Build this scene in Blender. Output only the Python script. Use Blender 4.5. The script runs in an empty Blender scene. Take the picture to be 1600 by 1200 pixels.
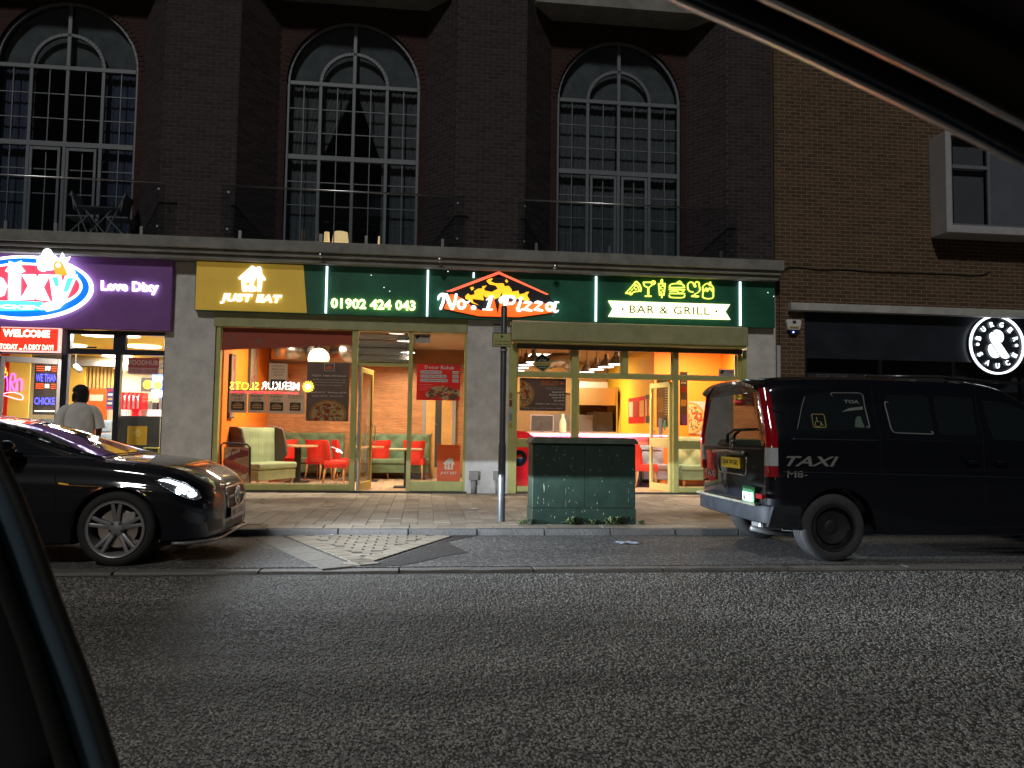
import bpy, bmesh, math, random
import numpy as np
from mathutils import Matrix, Vector
from mathutils.bvhtree import BVHTree
R=random.Random(7)
S=bpy.context.scene
# ---------------------------------------------------------------- camera
H=1.15; FPX=1200.0; YAW,PIT,ROL=.1132,.0601,.01406
fw=Vector((math.sin(YAW)*math.cos(PIT),math.cos(YAW)*math.cos(PIT),math.sin(PIT)))
r0=Vector((math.cos(YAW),-math.sin(YAW),0)); u0=r0.cross(fw)
rt=r0*math.cos(ROL)+u0*math.sin(ROL); up=u0*math.cos(ROL)-r0*math.sin(ROL)
cd=bpy.data.cameras.new('camera'); cam=bpy.data.objects.new('camera',cd); S.collection.objects.link(cam)
cd.sensor_width=36; cd.lens=36*FPX/1600; cd.clip_start=.02; cd.clip_end=500
M4=Matrix(((rt.x,up.x,-fw.x,0),(rt.y,up.y,-fw.y,0),(rt.z,up.z,-fw.z,H),(0,0,0,1)))
cam.matrix_world=M4; S.camera=cam
cd.dof.use_dof=True; cd.dof.focus_distance=11.5; cd.dof.aperture_fstop=13
# ---------------------------------------------------------------- world, sun, exposure
W=bpy.data.worlds.new('World'); S.world=W; W.use_nodes=True
nt=W.node_tree; bg=nt.nodes['Background']
sky=nt.nodes.new('ShaderNodeTexSky'); sky.sky_type='NISHITA'; sky.sun_disc=False
SUN_EL,SUN_AZ=math.radians(40),math.radians(196)     # azimuth from +Y, clockwise seen from above
sky.sun_elevation=SUN_EL; sky.sun_rotation=SUN_AZ
nt.links.new(sky.outputs[0],bg.inputs[0]); bg.inputs[1].default_value=.0009
sl=bpy.data.lights.new('sun','SUN'); sl.energy=.85; sl.angle=math.radians(5); sl.color=(1,.97,.92)
so=bpy.data.objects.new('sun',sl); S.collection.objects.link(so)
sd=Vector((math.sin(SUN_AZ)*math.cos(SUN_EL),math.cos(SUN_AZ)*math.cos(SUN_EL),math.sin(SUN_EL)))
so.rotation_euler=sd.to_track_quat('Z','Y').to_euler()
S.view_settings.view_transform='Standard'; S.view_settings.look='None'
S.view_settings.exposure=0; S.view_settings.gamma=1; S.view_settings.use_curve_mapping=False
S.cycles.use_denoising=True; S.cycles.max_bounces=6; S.cycles.transparent_max_bounces=24
S.cycles.sample_clamp_indirect=4; S.cycles.caustics_reflective=False; S.cycles.caustics_refractive=False
# ---------------------------------------------------------------- helpers
def ray(px,py): return fw*FPX+rt*(px-800)+up*(600-py)
def P(px,py,Y):
    d=ray(px,py); t=Y/d.y; return (d.x*t, H+d.z*t)          # -> x,z on the plane y=Y
def PXx(px,Y,py=600): return P(px,py,Y)[0]
def PXz(px,py,Y): return P(px,py,Y)[1]
def G(px,py,z=0):
    d=ray(px,py); t=(z-H)/d.z; return (d.x*t,d.y*t)          # -> x,y on the ground z
def link(o): S.collection.objects.link(o); return o
def tag(o,label=None,cat=None,group=None,kind=None):
    if label: o['label']=label
    if cat: o['category']=cat
    if group: o['group']=group
    if kind: o['kind']=kind
    return o
def empty(name,loc,label=None,cat=None,group=None,kind=None,rz=0):
    o=bpy.data.objects.new(name,None); o.empty_display_size=.1; o.location=loc; o.rotation_euler=(0,0,rz); link(o)
    return tag(o,label,cat,group,kind)
def org(o):
    v=Vector((0,0,0))
    while o: v+=o.location; o=o.parent
    return v
_m={}
def mat(name,rgb,rough=.6,metal=0,es=0,ec=None,n=None,bump=None,spec=.5,coat=0,alpha=1,rnd=0,transl=0):
    """n=(scale,amount) value mottling, bump=(scale,strength), rnd=random value per piece"""
    if name in _m: return _m[name]
    m=bpy.data.materials.new(name); m.use_nodes=True; t=m.node_tree; b=t.nodes['Principled BSDF']
    b.inputs['Roughness'].default_value=rough; b.inputs['Metallic'].default_value=metal
    b.inputs['Specular IOR Level'].default_value=spec; b.inputs['Coat Weight'].default_value=coat
    b.inputs['Coat Roughness'].default_value=.04
    b.inputs['Alpha'].default_value=alpha
    c=tuple(rgb)+(1,); b.inputs['Base Color'].default_value=c
    tc=t.nodes.new('ShaderNodeTexCoord') if (n or bump) else None
    fac=None
    if n:
        nz=t.nodes.new('ShaderNodeTexNoise'); nz.inputs['Scale'].default_value=n[0]; nz.inputs['Detail'].default_value=6; nz.inputs['Roughness'].default_value=.65
        t.links.new(tc.outputs['Object'],nz.inputs['Vector'])
        mr=t.nodes.new('ShaderNodeMapRange'); mr.inputs[1].default_value=.3; mr.inputs[2].default_value=.7
        mr.inputs[3].default_value=1-n[1]; mr.inputs[4].default_value=1+n[1]; t.links.new(nz.outputs[0],mr.inputs[0]); fac=mr.outputs[0]
    if rnd:
        g=t.nodes.new('ShaderNodeNewGeometry'); oi=t.nodes.new('ShaderNodeObjectInfo')
        ad=t.nodes.new('ShaderNodeMath'); ad.operation='ADD'; t.links.new(g.outputs['Random Per Island'],ad.inputs[0]); t.links.new(oi.outputs['Random'],ad.inputs[1])
        fr=t.nodes.new('ShaderNodeMath'); fr.operation='FRACT'; t.links.new(ad.outputs[0],fr.inputs[0])
        mr=t.nodes.new('ShaderNodeMapRange'); mr.inputs[3].default_value=1-rnd; mr.inputs[4].default_value=1+rnd; t.links.new(fr.outputs[0],mr.inputs[0])
        if fac is None: fac=mr.outputs[0]
        else:
            mu=t.nodes.new('ShaderNodeMath'); mu.operation='MULTIPLY'; t.links.new(fac,mu.inputs[0]); t.links.new(mr.outputs[0],mu.inputs[1]); fac=mu.outputs[0]
    if fac is not None:
        vm=t.nodes.new('ShaderNodeVectorMath'); vm.operation='SCALE'; vm.inputs[0].default_value=rgb; t.links.new(fac,vm.inputs['Scale'])
        t.links.new(vm.outputs[0],b.inputs['Base Color'])
    if bump:
        nz=t.nodes.new('ShaderNodeTexNoise'); nz.inputs['Scale'].default_value=bump[0]; nz.inputs['Detail'].default_value=4
        t.links.new(tc.outputs['Object'],nz.inputs['Vector']); bp=t.nodes.new('ShaderNodeBump'); bp.inputs['Strength'].default_value=bump[1]; bp.inputs['Distance'].default_value=.01
        t.links.new(nz.outputs[0],bp.inputs['Height']); t.links.new(bp.outputs[0],b.inputs['Normal'])
    if es:
        b.inputs['Emission Color'].default_value=tuple(ec or rgb)+(1,); b.inputs['Emission Strength'].default_value=es
    if transl:
        o=t.nodes['Material Output']; tl=t.nodes.new('ShaderNodeBsdfTranslucent'); mx=t.nodes.new('ShaderNodeMixShader'); mx.inputs[0].default_value=transl
        src=b.inputs['Base Color'].links
        if src: t.links.new(src[0].from_socket,tl.inputs[0])
        else: tl.inputs[0].default_value=c
        t.links.new(b.outputs[0],mx.inputs[1]); t.links.new(tl.outputs[0],mx.inputs[2]); t.links.new(mx.outputs[0],o.inputs[0])
    _m[name]=m; return m
def glass(name,tint=(1,1,1),refl=1.0,rough=0.0):
    if name in _m: return _m[name]
    m=bpy.data.materials.new(name); m.use_nodes=True; t=m.node_tree; t.nodes.clear()
    o=t.nodes.new('ShaderNodeOutputMaterial'); mx=t.nodes.new('ShaderNodeMixShader'); tr=t.nodes.new('ShaderNodeBsdfTransparent'); gl=t.nodes.new('ShaderNodeBsdfGlossy')
    lw=t.nodes.new('ShaderNodeLayerWeight'); lw.inputs[0].default_value=.5       # Schlick, the same from both sides
    pw=t.nodes.new('ShaderNodeMath'); pw.operation='POWER'; pw.inputs[1].default_value=5; t.links.new(lw.outputs['Facing'],pw.inputs[0])
    fr=t.nodes.new('ShaderNodeMath'); fr.operation='MULTIPLY_ADD'; fr.inputs[1].default_value=.96; fr.inputs[2].default_value=.042; t.links.new(pw.outputs[0],fr.inputs[0])
    mu=t.nodes.new('ShaderNodeMath'); mu.operation='MULTIPLY'; mu.inputs[1].default_value=refl
    tr.inputs[0].default_value=tuple(tint)+(1,); gl.inputs['Roughness'].default_value=rough
    t.links.new(fr.outputs[0],mu.inputs[0]); t.links.new(mu.outputs[0],mx.inputs[0]); t.links.new(tr.outputs[0],mx.inputs[1]); t.links.new(gl.outputs[0],mx.inputs[2]); t.links.new(mx.outputs[0],o.inputs[0])
    _m[name]=m; return m
class MB:
    def __init__(s): s.v=[]; s.f=[]
    def add(s,v,f):
        n=len(s.v); s.v+= [tuple(p) for p in v]; s.f+=[tuple(i+n for i in q) for q in f]; return s
    def box(s,x0,x1,y0,y1,z0,z1,noback=False):
        if x0>x1: x0,x1=x1,x0
        if y0>y1: y0,y1=y1,y0
        if z0>z1: z0,z1=z1,z0
        v=[(x0,y0,z0),(x1,y0,z0),(x1,y1,z0),(x0,y1,z0),(x0,y0,z1),(x1,y0,z1),(x1,y1,z1),(x0,y1,z1)]
        f=[(0,1,5,4),(1,2,6,5),(3,0,4,7),(4,5,6,7),(0,3,2,1)]
        if not noback: f.append((2,3,7,6))
        return s.add(v,f)
    def prism(s,pts,y0,y1):
        """pts (x,z) polygon, extruded y0(front)->y1"""
        a=sum(pts[i][0]*pts[(i+1)%len(pts)][1]-pts[(i+1)%len(pts)][0]*pts[i][1] for i in range(len(pts)))
        if a<0: pts=pts[::-1]
        n=len(pts); v=[(x,y0,z) for x,z in pts]+[(x,y1,z) for x,z in pts]
        f=[tuple(range(n)),tuple(range(2*n-1,n-1,-1))]+[(i+n,(i+1)%n+n,(i+1)%n,i) for i in range(n)]
        return s.add(v,f)
    def zprism(s,pts,z0,z1):
        a=sum(pts[i][0]*pts[(i+1)%len(pts)][1]-pts[(i+1)%len(pts)][0]*pts[i][1] for i in range(len(pts)))
        if a<0: pts=pts[::-1]
        n=len(pts); v=[(x,y,z0) for x,y in pts]+[(x,y,z1) for x,y in pts]
        f=[tuple(range(n-1,-1,-1)),tuple(range(n,2*n))]+[(i,(i+1)%n,(i+1)%n+n,i+n) for i in range(n)]
        return s.add(v,f)
    def xprism(s,pts,x0,x1):
        """pts (y,z)"""
        n=len(pts); v=[(x0,y,z) for y,z in pts]+[(x1,y,z) for y,z in pts]
        f=[tuple(range(n-1,-1,-1)),tuple(range(n,2*n))]+[(i,(i+1)%n,(i+1)%n+n,i+n) for i in range(n)]
        return s.add(v,f)
    def tube(s,path,r,n=10,cap=True,flat=1.0):
        path=[Vector(p) for p in path]; rs=r if isinstance(r,(list,tuple)) else [r]*len(path)
        t0=(path[1]-path[0]).normalized(); a=t0.orthogonal().normalized()
        rings=[]
        for i,p in enumerate(path):
            t=(path[min(i+1,len(path)-1)]-path[max(i-1,0)]).normalized()
            a=(a-t*a.dot(t)).normalized(); b=t.cross(a)
            rings.append([p+(a*math.cos(k*2*math.pi/n)+b*math.sin(k*2*math.pi/n)*flat)*rs[i] for k in range(n)])
        return s.rings(rings,cap)
    def rings(s,rings,cap=True,close=True):
        n=len(rings[0]); v=[p for q in rings for p in q]; f=[]
        for i in range(len(rings)-1):
            for k in range(n if close else n-1):
                k2=(k+1)%n; f.append((i*n+k,i*n+k2,(i+1)*n+k2,(i+1)*n+k))
        if cap and close: f.append(tuple(range(n-1,-1,-1))); f.append(tuple((len(rings)-1)*n+k for k in range(n)))
        return s.add(v,f)
    def lathe(s,prof,c,n=20,axis='z',cap=True):
        """prof (r,h) list"""
        rings=[]
        for r,h in prof:
            q=[]
            for k in range(n):
                a=2*math.pi*k/n; x,y=math.cos(a)*r,math.sin(a)*r
                q.append({'z':(c[0]+x,c[1]+y,c[2]+h),'y':(c[0]+x,c[1]+h,c[2]-y),'x':(c[0]+h,c[1]+x,c[2]+y)}[axis])
            rings.append(q)
        return s.rings(rings,cap)
    def disc(s,c,r,n=20,y1=None,rz=None):
        rz=rz or r
        return s.prism([(c[0]+r*math.cos(2*math.pi*k/n),c[2]+rz*math.sin(2*math.pi*k/n)) for k in range(n)],c[1],c[1]+.004 if y1 is None else y1)
    def build(s,name,m,parent=None,smooth=False,fn=None,auto=None):
        me=bpy.data.meshes.new(name); o=org(parent) if parent else Vector((0,0,0))
        vs=s.v if fn is None else [fn(p) for p in s.v]
        me.from_pydata([(p[0]-o.x,p[1]-o.y,p[2]-o.z) for p in vs],[],s.f)
        me.validate()
        if m: me.materials.append(m)
        if smooth: me.shade_smooth()
        if auto: me.shade_smooth(); me.set_sharp_from_angle(angle=math.radians(auto))
        ob=bpy.data.objects.new(name,me); link(ob)
        if parent: ob.parent=parent
        return ob
def top(ob,label=None,cat=None,group=None,kind=None):
    """move a top-level mesh's origin to its base"""
    me=ob.data; n=len(me.vertices); a=np.empty(n*3); me.vertices.foreach_get('co',a); a=a.reshape(-1,3)
    c=(a.max(0)+a.min(0))/2; c[2]=a[:,2].min(); a-=c; me.vertices.foreach_set('co',a.ravel()); me.update(); ob.location=c
    return tag(ob,label,cat,group,kind)
def recalc(ob):
    bm=bmesh.new(); bm.from_mesh(ob.data); bmesh.ops.recalc_face_normals(bm,faces=bm.faces); bm.to_mesh(ob.data); bm.free(); return ob
def bevel(ob,w=.005,seg=2):
    md=ob.modifiers.new('b','BEVEL'); md.width=w; md.segments=seg; md.limit_method='ANGLE'; return ob
_tc={}
def text_geo(s,bold=0,res=2,spacing=1.0):
    k=(s,bold,res,spacing)
    if k in _tc: return _tc[k]
    c=bpy.data.curves.new('t','FONT'); c.body=s; c.offset=bold; c.resolution_u=res; c.space_character=spacing; c.fill_mode='FRONT'
    o=bpy.data.objects.new('t',c); me=bpy.data.meshes.new_from_object(o)
    v=np.array([x.co[:] for x in me.vertices]) if len(me.vertices) else np.zeros((1,3)); f=[tuple(p.vertices) for p in me.polygons]
    bpy.data.objects.remove(o); bpy.data.curves.remove(c); bpy.data.meshes.remove(me)
    _tc[k]=(v,f); return _tc[k]
def text_mb(s,x0,x1,z0,z1,y,depth=0,bold=0,shear=0,res=2,spacing=1.0,mb=None,mirror=False):
    v,f=text_geo(s,bold,res,spacing); v=v.copy()
    v[:,0]+=v[:,1]*shear
    lo,hi=v.min(0),v.max(0); w=max(hi[0]-lo[0],1e-6); h=max(hi[1]-lo[1],1e-6)
    X=x0+(v[:,0]-lo[0])/w*(x1-x0); Z=z0+(v[:,1]-lo[1])/h*(z1-z0)
    if mirror: X=x0+x1-X
    mb=mb or MB(); n=len(v)
    pts=[(a,y,b) for a,b in zip(X,Z)]
    # orientation: face -Y
    ff=[]
    for q in f:
        p=[pts[i] for i in q]; ar=sum(p[i][0]*p[(i+1)%len(p)][2]-p[(i+1)%len(p)][0]*p[i][2] for i in range(len(p)))
        ff.append(q if ar>0 else q[::-1])
    if depth:
        from collections import Counter
        ed=Counter()
        for q in ff:
            for i in range(len(q)): ed[(q[i],q[(i+1)%len(q)])]+=1
        pts2=pts+[(a,y+depth,b) for a,_,b in pts]
        side=[(b,a,a+n,b+n) for (a,b) in ed if (b,a) not in ed]
        mb.add(pts2,ff+side)
    else: mb.add(pts,ff)
    return mb
def text(name,s,x0,x1,z0,z1,y,m,parent=None,**k):
    return text_mb(s,x0,x1,z0,z1,y,**k).build(name,m,parent)
def copy_tree(o,parent=None):
    c=o.copy(); link(c); c.parent=parent
    for ch in o.children: copy_tree(ch,c)
    return c
def piece(name,me,loc,parent,rz=0,sc=None):
    o=bpy.data.objects.new(name,me); link(o); o.parent=parent; o.location=Vector(loc)-org(parent); o.rotation_euler=(0,0,rz)
    if sc: o.scale=sc
    return o
YF=14.04                      # plane of the shopfronts
# ---------------------------------------------------------------- materials
M_conc=mat('painted_concrete',(.58,.57,.55),.8,n=(3,.22),bump=(60,.25))
M_ledge=mat('ledge_concrete',(.23,.23,.21),.85,n=(2.5,.3),bump=(40,.4))
M_brickA=mat('dark_brick',(.032,.021,.020),.85,n=(25,.25),bump=(90,.5),rnd=.35)
M_mortA=mat('grey_mortar',(.078,.077,.082),.95,n=(30,.2))
M_brickB=mat('brown_brick',(.085,.048,.026),.85,n=(25,.25),bump=(90,.5),rnd=.28)
M_mortB=mat('sandy_mortar',(.25,.20,.13),.95,n=(30,.2))
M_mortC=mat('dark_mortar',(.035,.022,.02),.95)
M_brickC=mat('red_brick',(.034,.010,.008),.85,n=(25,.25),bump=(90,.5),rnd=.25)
M_white=mat('white_upvc',(.16,.175,.20),.45,n=(6,.06))
M_olive=mat('olive_frame_paint',(.46,.46,.17),.4,n=(5,.12),bump=(20,.05))
M_shut=mat('khaki_shutter_box',(.36,.36,.19),.45,n=(4,.15))
M_black=mat('black_paint',(.012,.013,.016),.3)
M_blackm=mat('black_matt',(.02,.02,.022),.7)
M_steel=mat('brushed_steel',(.55,.56,.58),.3,metal=1)
M_galv=mat('galvanised',(.42,.44,.46),.45,metal=.8,n=(12,.2))
M_glass=glass('shop_glass',refl=1.3)
M_bglass=glass('balustrade_glass',(.86,.89,.9),1.2)
M_winglass=glass('window_glass',(.8,.82,.85),1.6)
# ================================================================ GROUND
YK=8.96; ZL=-.07; YC=6.93; ZR=-.10
def asphalt(name,base,chip,scale,bump=.8,thr=.5):
    m=bpy.data.materials.new(name); m.use_nodes=True; t=m.node_tree; b=t.nodes['Principled BSDF']; L=t.links.new
    tc=t.nodes.new('ShaderNodeTexCoord')
    v=t.nodes.new('ShaderNodeTexVoronoi'); v.inputs['Scale'].default_value=scale; L(tc.outputs['Object'],v.inputs['Vector'])
    v2=t.nodes.new('ShaderNodeTexVoronoi'); v2.inputs['Scale'].default_value=scale; v2.feature='DISTANCE_TO_EDGE'; L(tc.outputs['Object'],v2.inputs['Vector'])
    # per-stone random
    wn=t.nodes.new('ShaderNodeSeparateColor'); L(v.outputs['Color'],wn.inputs[0])
    ed=t.nodes.new('ShaderNodeMapRange'); ed.inputs[1].default_value=.02; ed.inputs[2].default_value=.16; L(v2.outputs['Distance'],ed.inputs[0])
    st=t.nodes.new('ShaderNodeMapRange'); st.inputs[1].default_value=thr; st.inputs[2].default_value=1; st.inputs[3].default_value=.15; L(wn.outputs[0],st.inputs[0])
    mu=t.nodes.new('ShaderNodeMath'); mu.operation='MULTIPLY'; L(ed.outputs[0],mu.inputs[0]); L(st.outputs[0],mu.inputs[1])
    nz=t.nodes.new('ShaderNodeTexNoise'); nz.inputs['Scale'].default_value=.7; nz.inputs['Detail'].default_value=5; mp_=t.nodes.new('ShaderNodeMapping'); mp_.inputs['Scale'].default_value=(.3,1.6,1); L(tc.outputs['Object'],mp_.inputs[0]); L(mp_.outputs[0],nz.inputs['Vector'])
    mr=t.nodes.new('ShaderNodeMapRange'); mr.inputs[1].default_value=.3; mr.inputs[2].default_value=.7; mr.inputs[3].default_value=.7; mr.inputs[4].default_value=1.25; L(nz.outputs[0],mr.inputs[0])
    mx=t.nodes.new('ShaderNodeMix'); mx.data_type='RGBA'; mx.inputs[6].default_value=tuple(base)+(1,); mx.inputs[7].default_value=tuple(chip)+(1,); L(mu.outputs[0],mx.inputs[0])
    vm=t.nodes.new('ShaderNodeVectorMath'); vm.operation='SCALE'; L(mx.outputs[2],vm.inputs[0]); L(mr.outputs[0],vm.inputs['Scale']); L(vm.outputs[0],b.inputs['Base Color'])
    bp=t.nodes.new('ShaderNodeBump'); bp.inputs['Strength'].default_value=bump; bp.inputs['Distance'].default_value=.006; L(mu.outputs[0],bp.inputs['Height']); L(bp.outputs[0],b.inputs['Normal'])
    b.inputs['Roughness'].default_value=.8; b.inputs['Specular IOR Level'].default_value=.25
    return m
M_road=asphalt('chipped_asphalt',(.055,.055,.053),(.20,.195,.185),70,.8,.45)
M_lay=asphalt('layby_asphalt',(.06,.06,.06),(.34,.34,.335),46,1.0,.45)
o=MB().box(-40,60,-25,6.80,ZR-.4,ZR).build('road',M_road); tag(o,kind='structure')
o=MB().box(-40,60,6.95,YK,ZL-.35,ZL).build('parking_bay',M_lay); tag(o,kind='structure')
o=MB().box(-40,60,YK+.14,18.9,-.4,-.012).build('pavement',mat('joint_sand',(.14,.125,.105),.95,n=(30,.3))); tag(o,kind='structure'); pav=o
M_kerb=mat('granite_kerb',(.115,.115,.115),.75,n=(70,.35),bump=(50,.9),rnd=.12)
kb=empty('kerb',(0,YK,0),kind='structure')
def stone(L,D,h,seed,j=.008,wob=.006):
    r=random.Random(seed); m=MB(); nx=7
    xs=[-L/2+j+(L-2*j)*i/nx for i in range(nx+1)]; fr=[r.uniform(-wob,wob) for _ in xs]; tp=[r.uniform(-wob*.5,wob*.3) for _ in xs]; bv=.02
    rings=[[(x,fr[i]*.6,-h),(x,fr[i],-h*.5),(x,bv*.3+fr[i],-bv+tp[i]),(x,bv+fr[i],tp[i]),(x,D,tp[i]*.3),(x,D,-h)] for i,x in enumerate(xs)]
    m.rings([[Vector(p) for p in q] for q in rings]); return m
km=[]
for k in range(5):
    ob=stone(.79,.14,.3,k).build('kerb_stone',M_kerb); ob.data.shade_smooth(); ob.data.set_sharp_from_angle(angle=.6); km.append(ob.data); bpy.data.objects.remove(ob)
x0=PXx(528,YK,830)
for k in range(-16,24):
    piece('kerb_stone',km[k%5],(x0+.79*k+.395,YK+R.uniform(-.006,.006),0+R.uniform(-.006,.004)),kb)
ch=empty('channel',(0,6.8,ZR),kind='structure')
cmh=[]
for k in range(4):
    ob=stone(1.18,.16,.25,20+k,wob=.008).build('channel_stone',mat('channel_granite',(.15,.145,.135),.8,n=(50,.3),bump=(45,.8),rnd=.15)); cmh.append(ob.data); bpy.data.objects.remove(ob)
for k in range(-14,22):
    piece('channel_stone',cmh[k%4],(.4+1.18*k,6.79+R.uniform(-.012,.012),ZL-.006+R.uniform(-.004,.004)),ch)
# pavement slabs: columns .2 wide running away from the kerb, joints staggered
M_slab=mat('paving_slab',(.30,.265,.215),.72,n=(9,.22),bump=(70,.35),rnd=.22)
def slab_mesh(L,w):
    m=MB(); b=.0035; z=-.05
    v=[(-w/2,-L/2,z),(w/2,-L/2,z),(w/2,L/2,z),(-w/2,L/2,z),(-w/2,-L/2,-b),(w/2,-L/2,-b),(w/2,L/2,-b),(-w/2,L/2,-b),(-w/2+b,-L/2+b,0),(w/2-b,-L/2+b,0),(w/2-b,L/2-b,0),(-w/2+b,L/2-b,0)]
    f=[(0,1,5,4),(1,2,6,5),(2,3,7,6),(3,0,4,7),(4,5,9,8),(5,6,10,9),(6,7,11,10),(7,4,8,11),(8,9,10,11)]
    return m.add(v,f)
sm={}
slabs=[]
ys=YK+.14+.30
for c in range(-48,70):
    x=.205*c+.05; y=ys; rr=random.Random(c*13+5)
    first=True
    while y<YF-.12:
        L=rr.choice([.2,.3,.4,.4]) if not first else rr.choice([.2,.3,.4])
        first=False; L=min(L,YF-.1-y)
        if L<.08: break
        slabs.append((x,y+L/2,round(L,3),.2015)); y+=L
for c in range(-30,44):
    slabs.append((.33*c+.02,YK+.14+.15,.293,.324))
def inview(x,y): return -3.0<x<6.5 and not(1.2<x<3 and y>9.6 and y<10.6)
slabs.sort(key=lambda q:(not inview(q[0],q[1]),math.hypot(q[0],q[1])))
rest=MB(); cnt=0
for (x,y,L,w) in slabs:
    dz=R.uniform(-.003,.002)
    if cnt<298:
        k=(L,w)
        if k not in sm:
            ob=slab_mesh(L-.0035,w).build('paving_slab',M_slab); sm[k]=ob.data; bpy.data.objects.remove(ob)
        piece('paving_slab',sm[k],(x,y,dz),pav); cnt+=1
    else:
        t=slab_mesh(L-.0035,w); rest.add([(a+x,b+y,c+dz) for a,b,c in t.v],t.f)
o=rest.build('paving_slabs',M_slab,pav); o['kind']='stuff'
gm=MB(); rg_=random.Random(31)
for i in range(90):
    x,y=rg_.uniform(-4,6.5),rg_.uniform(YK+.2,YF-.3); r_=rg_.uniform(.012,.03); gm.zprism([(x+r_*rg_.uniform(.7,1.2)*math.cos(k*.9),y+r_*rg_.uniform(.7,1.2)*math.sin(k*.9)) for k in range(7)],.0022,.0036)
o=gm.build('gum_spots',mat('trodden_gum',(.10,.095,.085),.8),pav); o['kind']='stuff'
# block paved triangle in the bay
TA=(PXx(443,YK,835),YK-.004); TB=(PXx(712,YK,836),YK-.004); TC=G(562,885,ZL)
bt=empty('block_paving',(TC[0],TC[1],ZL),kind='structure')
def side(p,a,b): return (b[0]-a[0])*(p[1]-a[1])-(b[1]-a[1])*(p[0]-a[0])
def dist(p,a,b): return side(p,a,b)/math.hypot(b[0]-a[0],b[1]-a[1])
M_sett=mat('sandy_block',(.24,.21,.165),.8,n=(18,.2),bump=(80,.4),rnd=.16)
me_=slab_mesh(.093,.193); ob=me_.build('paving_block',M_sett); bl=ob.data; bpy.data.objects.remove(ob)
TCy=max(TC[1],6.98)
MB().zprism([TA,TB,(TC[0],TCy)],ZL-.02,ZL+.004).build('bedding',mat('bedding_sand',(.05,.045,.04),.95),bt)
row=0; y=YK-.055
nb=0
while y>TCy+.05:
    x=TA[0]-.2+(row%2)*.1
    while x<TB[0]+.2:
        p=(x,y)
        if dist(p,TA,(TC[0],TCy))>.20 and dist(p,(TC[0],TCy),TB)>.20 and nb<290:
            piece('paving_block',bl,(x,y,ZL+.013+R.uniform(-.002,.002)),bt); nb+=1
        x+=.212
    row+=1; y-=.103
for a,b,s in ((TA,(TC[0],TCy),1),((TC[0],TCy),TB,1)):       # border soldier course
    L=math.hypot(b[0]-a[0],b[1]-a[1]); n=int(L/.103); an=math.atan2(b[1]-a[1],b[0]-a[0]); nx,ny=-(b[1]-a[1])/L,(b[0]-a[0])/L
    for i in range(n):
        t=(i+.5)/n; cx,cy=a[0]+(b[0]-a[0])*t+nx*.1,a[1]+(b[1]-a[1])*t+ny*.1
        if cy>YK-.07: continue
        piece('paving_block',bl,(cx,cy,ZL+.012),bt,rz=an+math.pi/2); nb+=1
# grey slab border on the left of the triangle, tarmac scar on the right
M_edge=mat('edging_slab',(.17,.16,.14),.85,n=(14,.3),bump=(60,.5),rnd=.15)
a=(TA[0],TA[1]); b=(TC[0],TCy); L=math.hypot(b[0]-a[0],b[1]-a[1]); an=math.atan2(b[1]-a[1],b[0]-a[0]); nx,ny=(b[1]-a[1])/L,-(b[0]-a[0])/L
ob=slab_mesh(.30,.44).build('edging_slab',M_edge); el=ob.data; bpy.data.objects.remove(ob)
for i in range(5):
    t=(i+.5)/5; piece('edging_slab',el,(a[0]+(b[0]-a[0])*t+nx*.16-.03,max(a[1]+(b[1]-a[1])*t+ny*.16,7.1),ZL+.006),bt,rz=an)
M_scar=asphalt('dark_patch_asphalt',(.035,.035,.035),(.12,.12,.12),60,1.0,.55)
a=TB; pts=[(TC[0]+.08,TCy),(TB[0]+.02,YK),(TB[0]+.26,YK),(TB[0]+.10,YK-.22),(TB[0]-.12,YK-.52),(TC[0]+1.0,TCy+.72),(TC[0]+.74,TCy+.50),(TC[0]+.52,TCy+.19),(TC[0]+.36,TCy+.02)]
MB().zprism(pts,ZL-.01,ZL+.003).build('tarmac_strip',M_scar,bt)
# ================================================================ BRICKWORK
def brick_run(mb,org_,ux,uy,L,z0,z1,hole=None,inset=.0,off=0,crop=True,lst=None,bl=.212,bh=.0615,g=.0135,ph=0):
    """bricks on a vertical plane from point org_(x,y) in direction (ux,uy), outward normal = (uy,-ux)"""
    nx,ny=uy,-ux; D=.05; pr=.0035
    z=z0; r=0
    while z+bh*.6<z1:
        h=min(bh,z1-z); u=-((r+ph)%2)*(bl+g)/2
        while u<L:
            a,b=max(u,0),min(u+bl,L)
            if b-a>.03 and not (hole and hole((a+b)/2,z+h/2,a,b)):
                q=R.uniform(-.0012,.0012)+pr
                c=[(a,q),(b,q),(b,q-D),(a,q-D)]
                vs=[(org_[0]+ux*s+nx*n_,org_[1]+uy*s+ny*n_,zz) for zz in (z,z+h) for s,n_ in c]
                fs=[(0,1,5,4),(1,2,6,5),(3,0,4,7),(4,5,6,7),(0,3,2,1)]
                if lst is not None: lst.append((vs,fs))
                else: mb.add(vs,fs)
            u+=bl+g
        z+=bh+g; r+=1
def split_bricks(lst,key,n,parent,M,name='brick',stuff='brickwork'):
    lst.sort(key=key)
    o=org(parent)
    for vs,fs in lst[:n]:
        c=Vector((sum(v[0] for v in vs)/8,sum(v[1] for v in vs)/8,sum(v[2] for v in vs)/8))
        me=bpy.data.meshes.new(name); me.from_pydata([Vector(v)-c for v in vs],[],fs); me.materials.append(M)
        ob=bpy.data.objects.new(name,me); link(ob); ob.parent=parent; ob.location=c-o
    mb=MB()
    for vs,fs in lst[n:]: mb.add(vs,fs)
    if mb.f: ob=mb.build(stuff,M,parent); ob['kind']='stuff'
BX0=-14.0; BX1=PXx(1211,YF,560)        # building extent
ZLB,ZLT=PXz(700,416,YF-.25),PXz(700,389,YF-.25)
ZTOP=9.6; YP=YF+.10; YW=YF+.80
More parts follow.
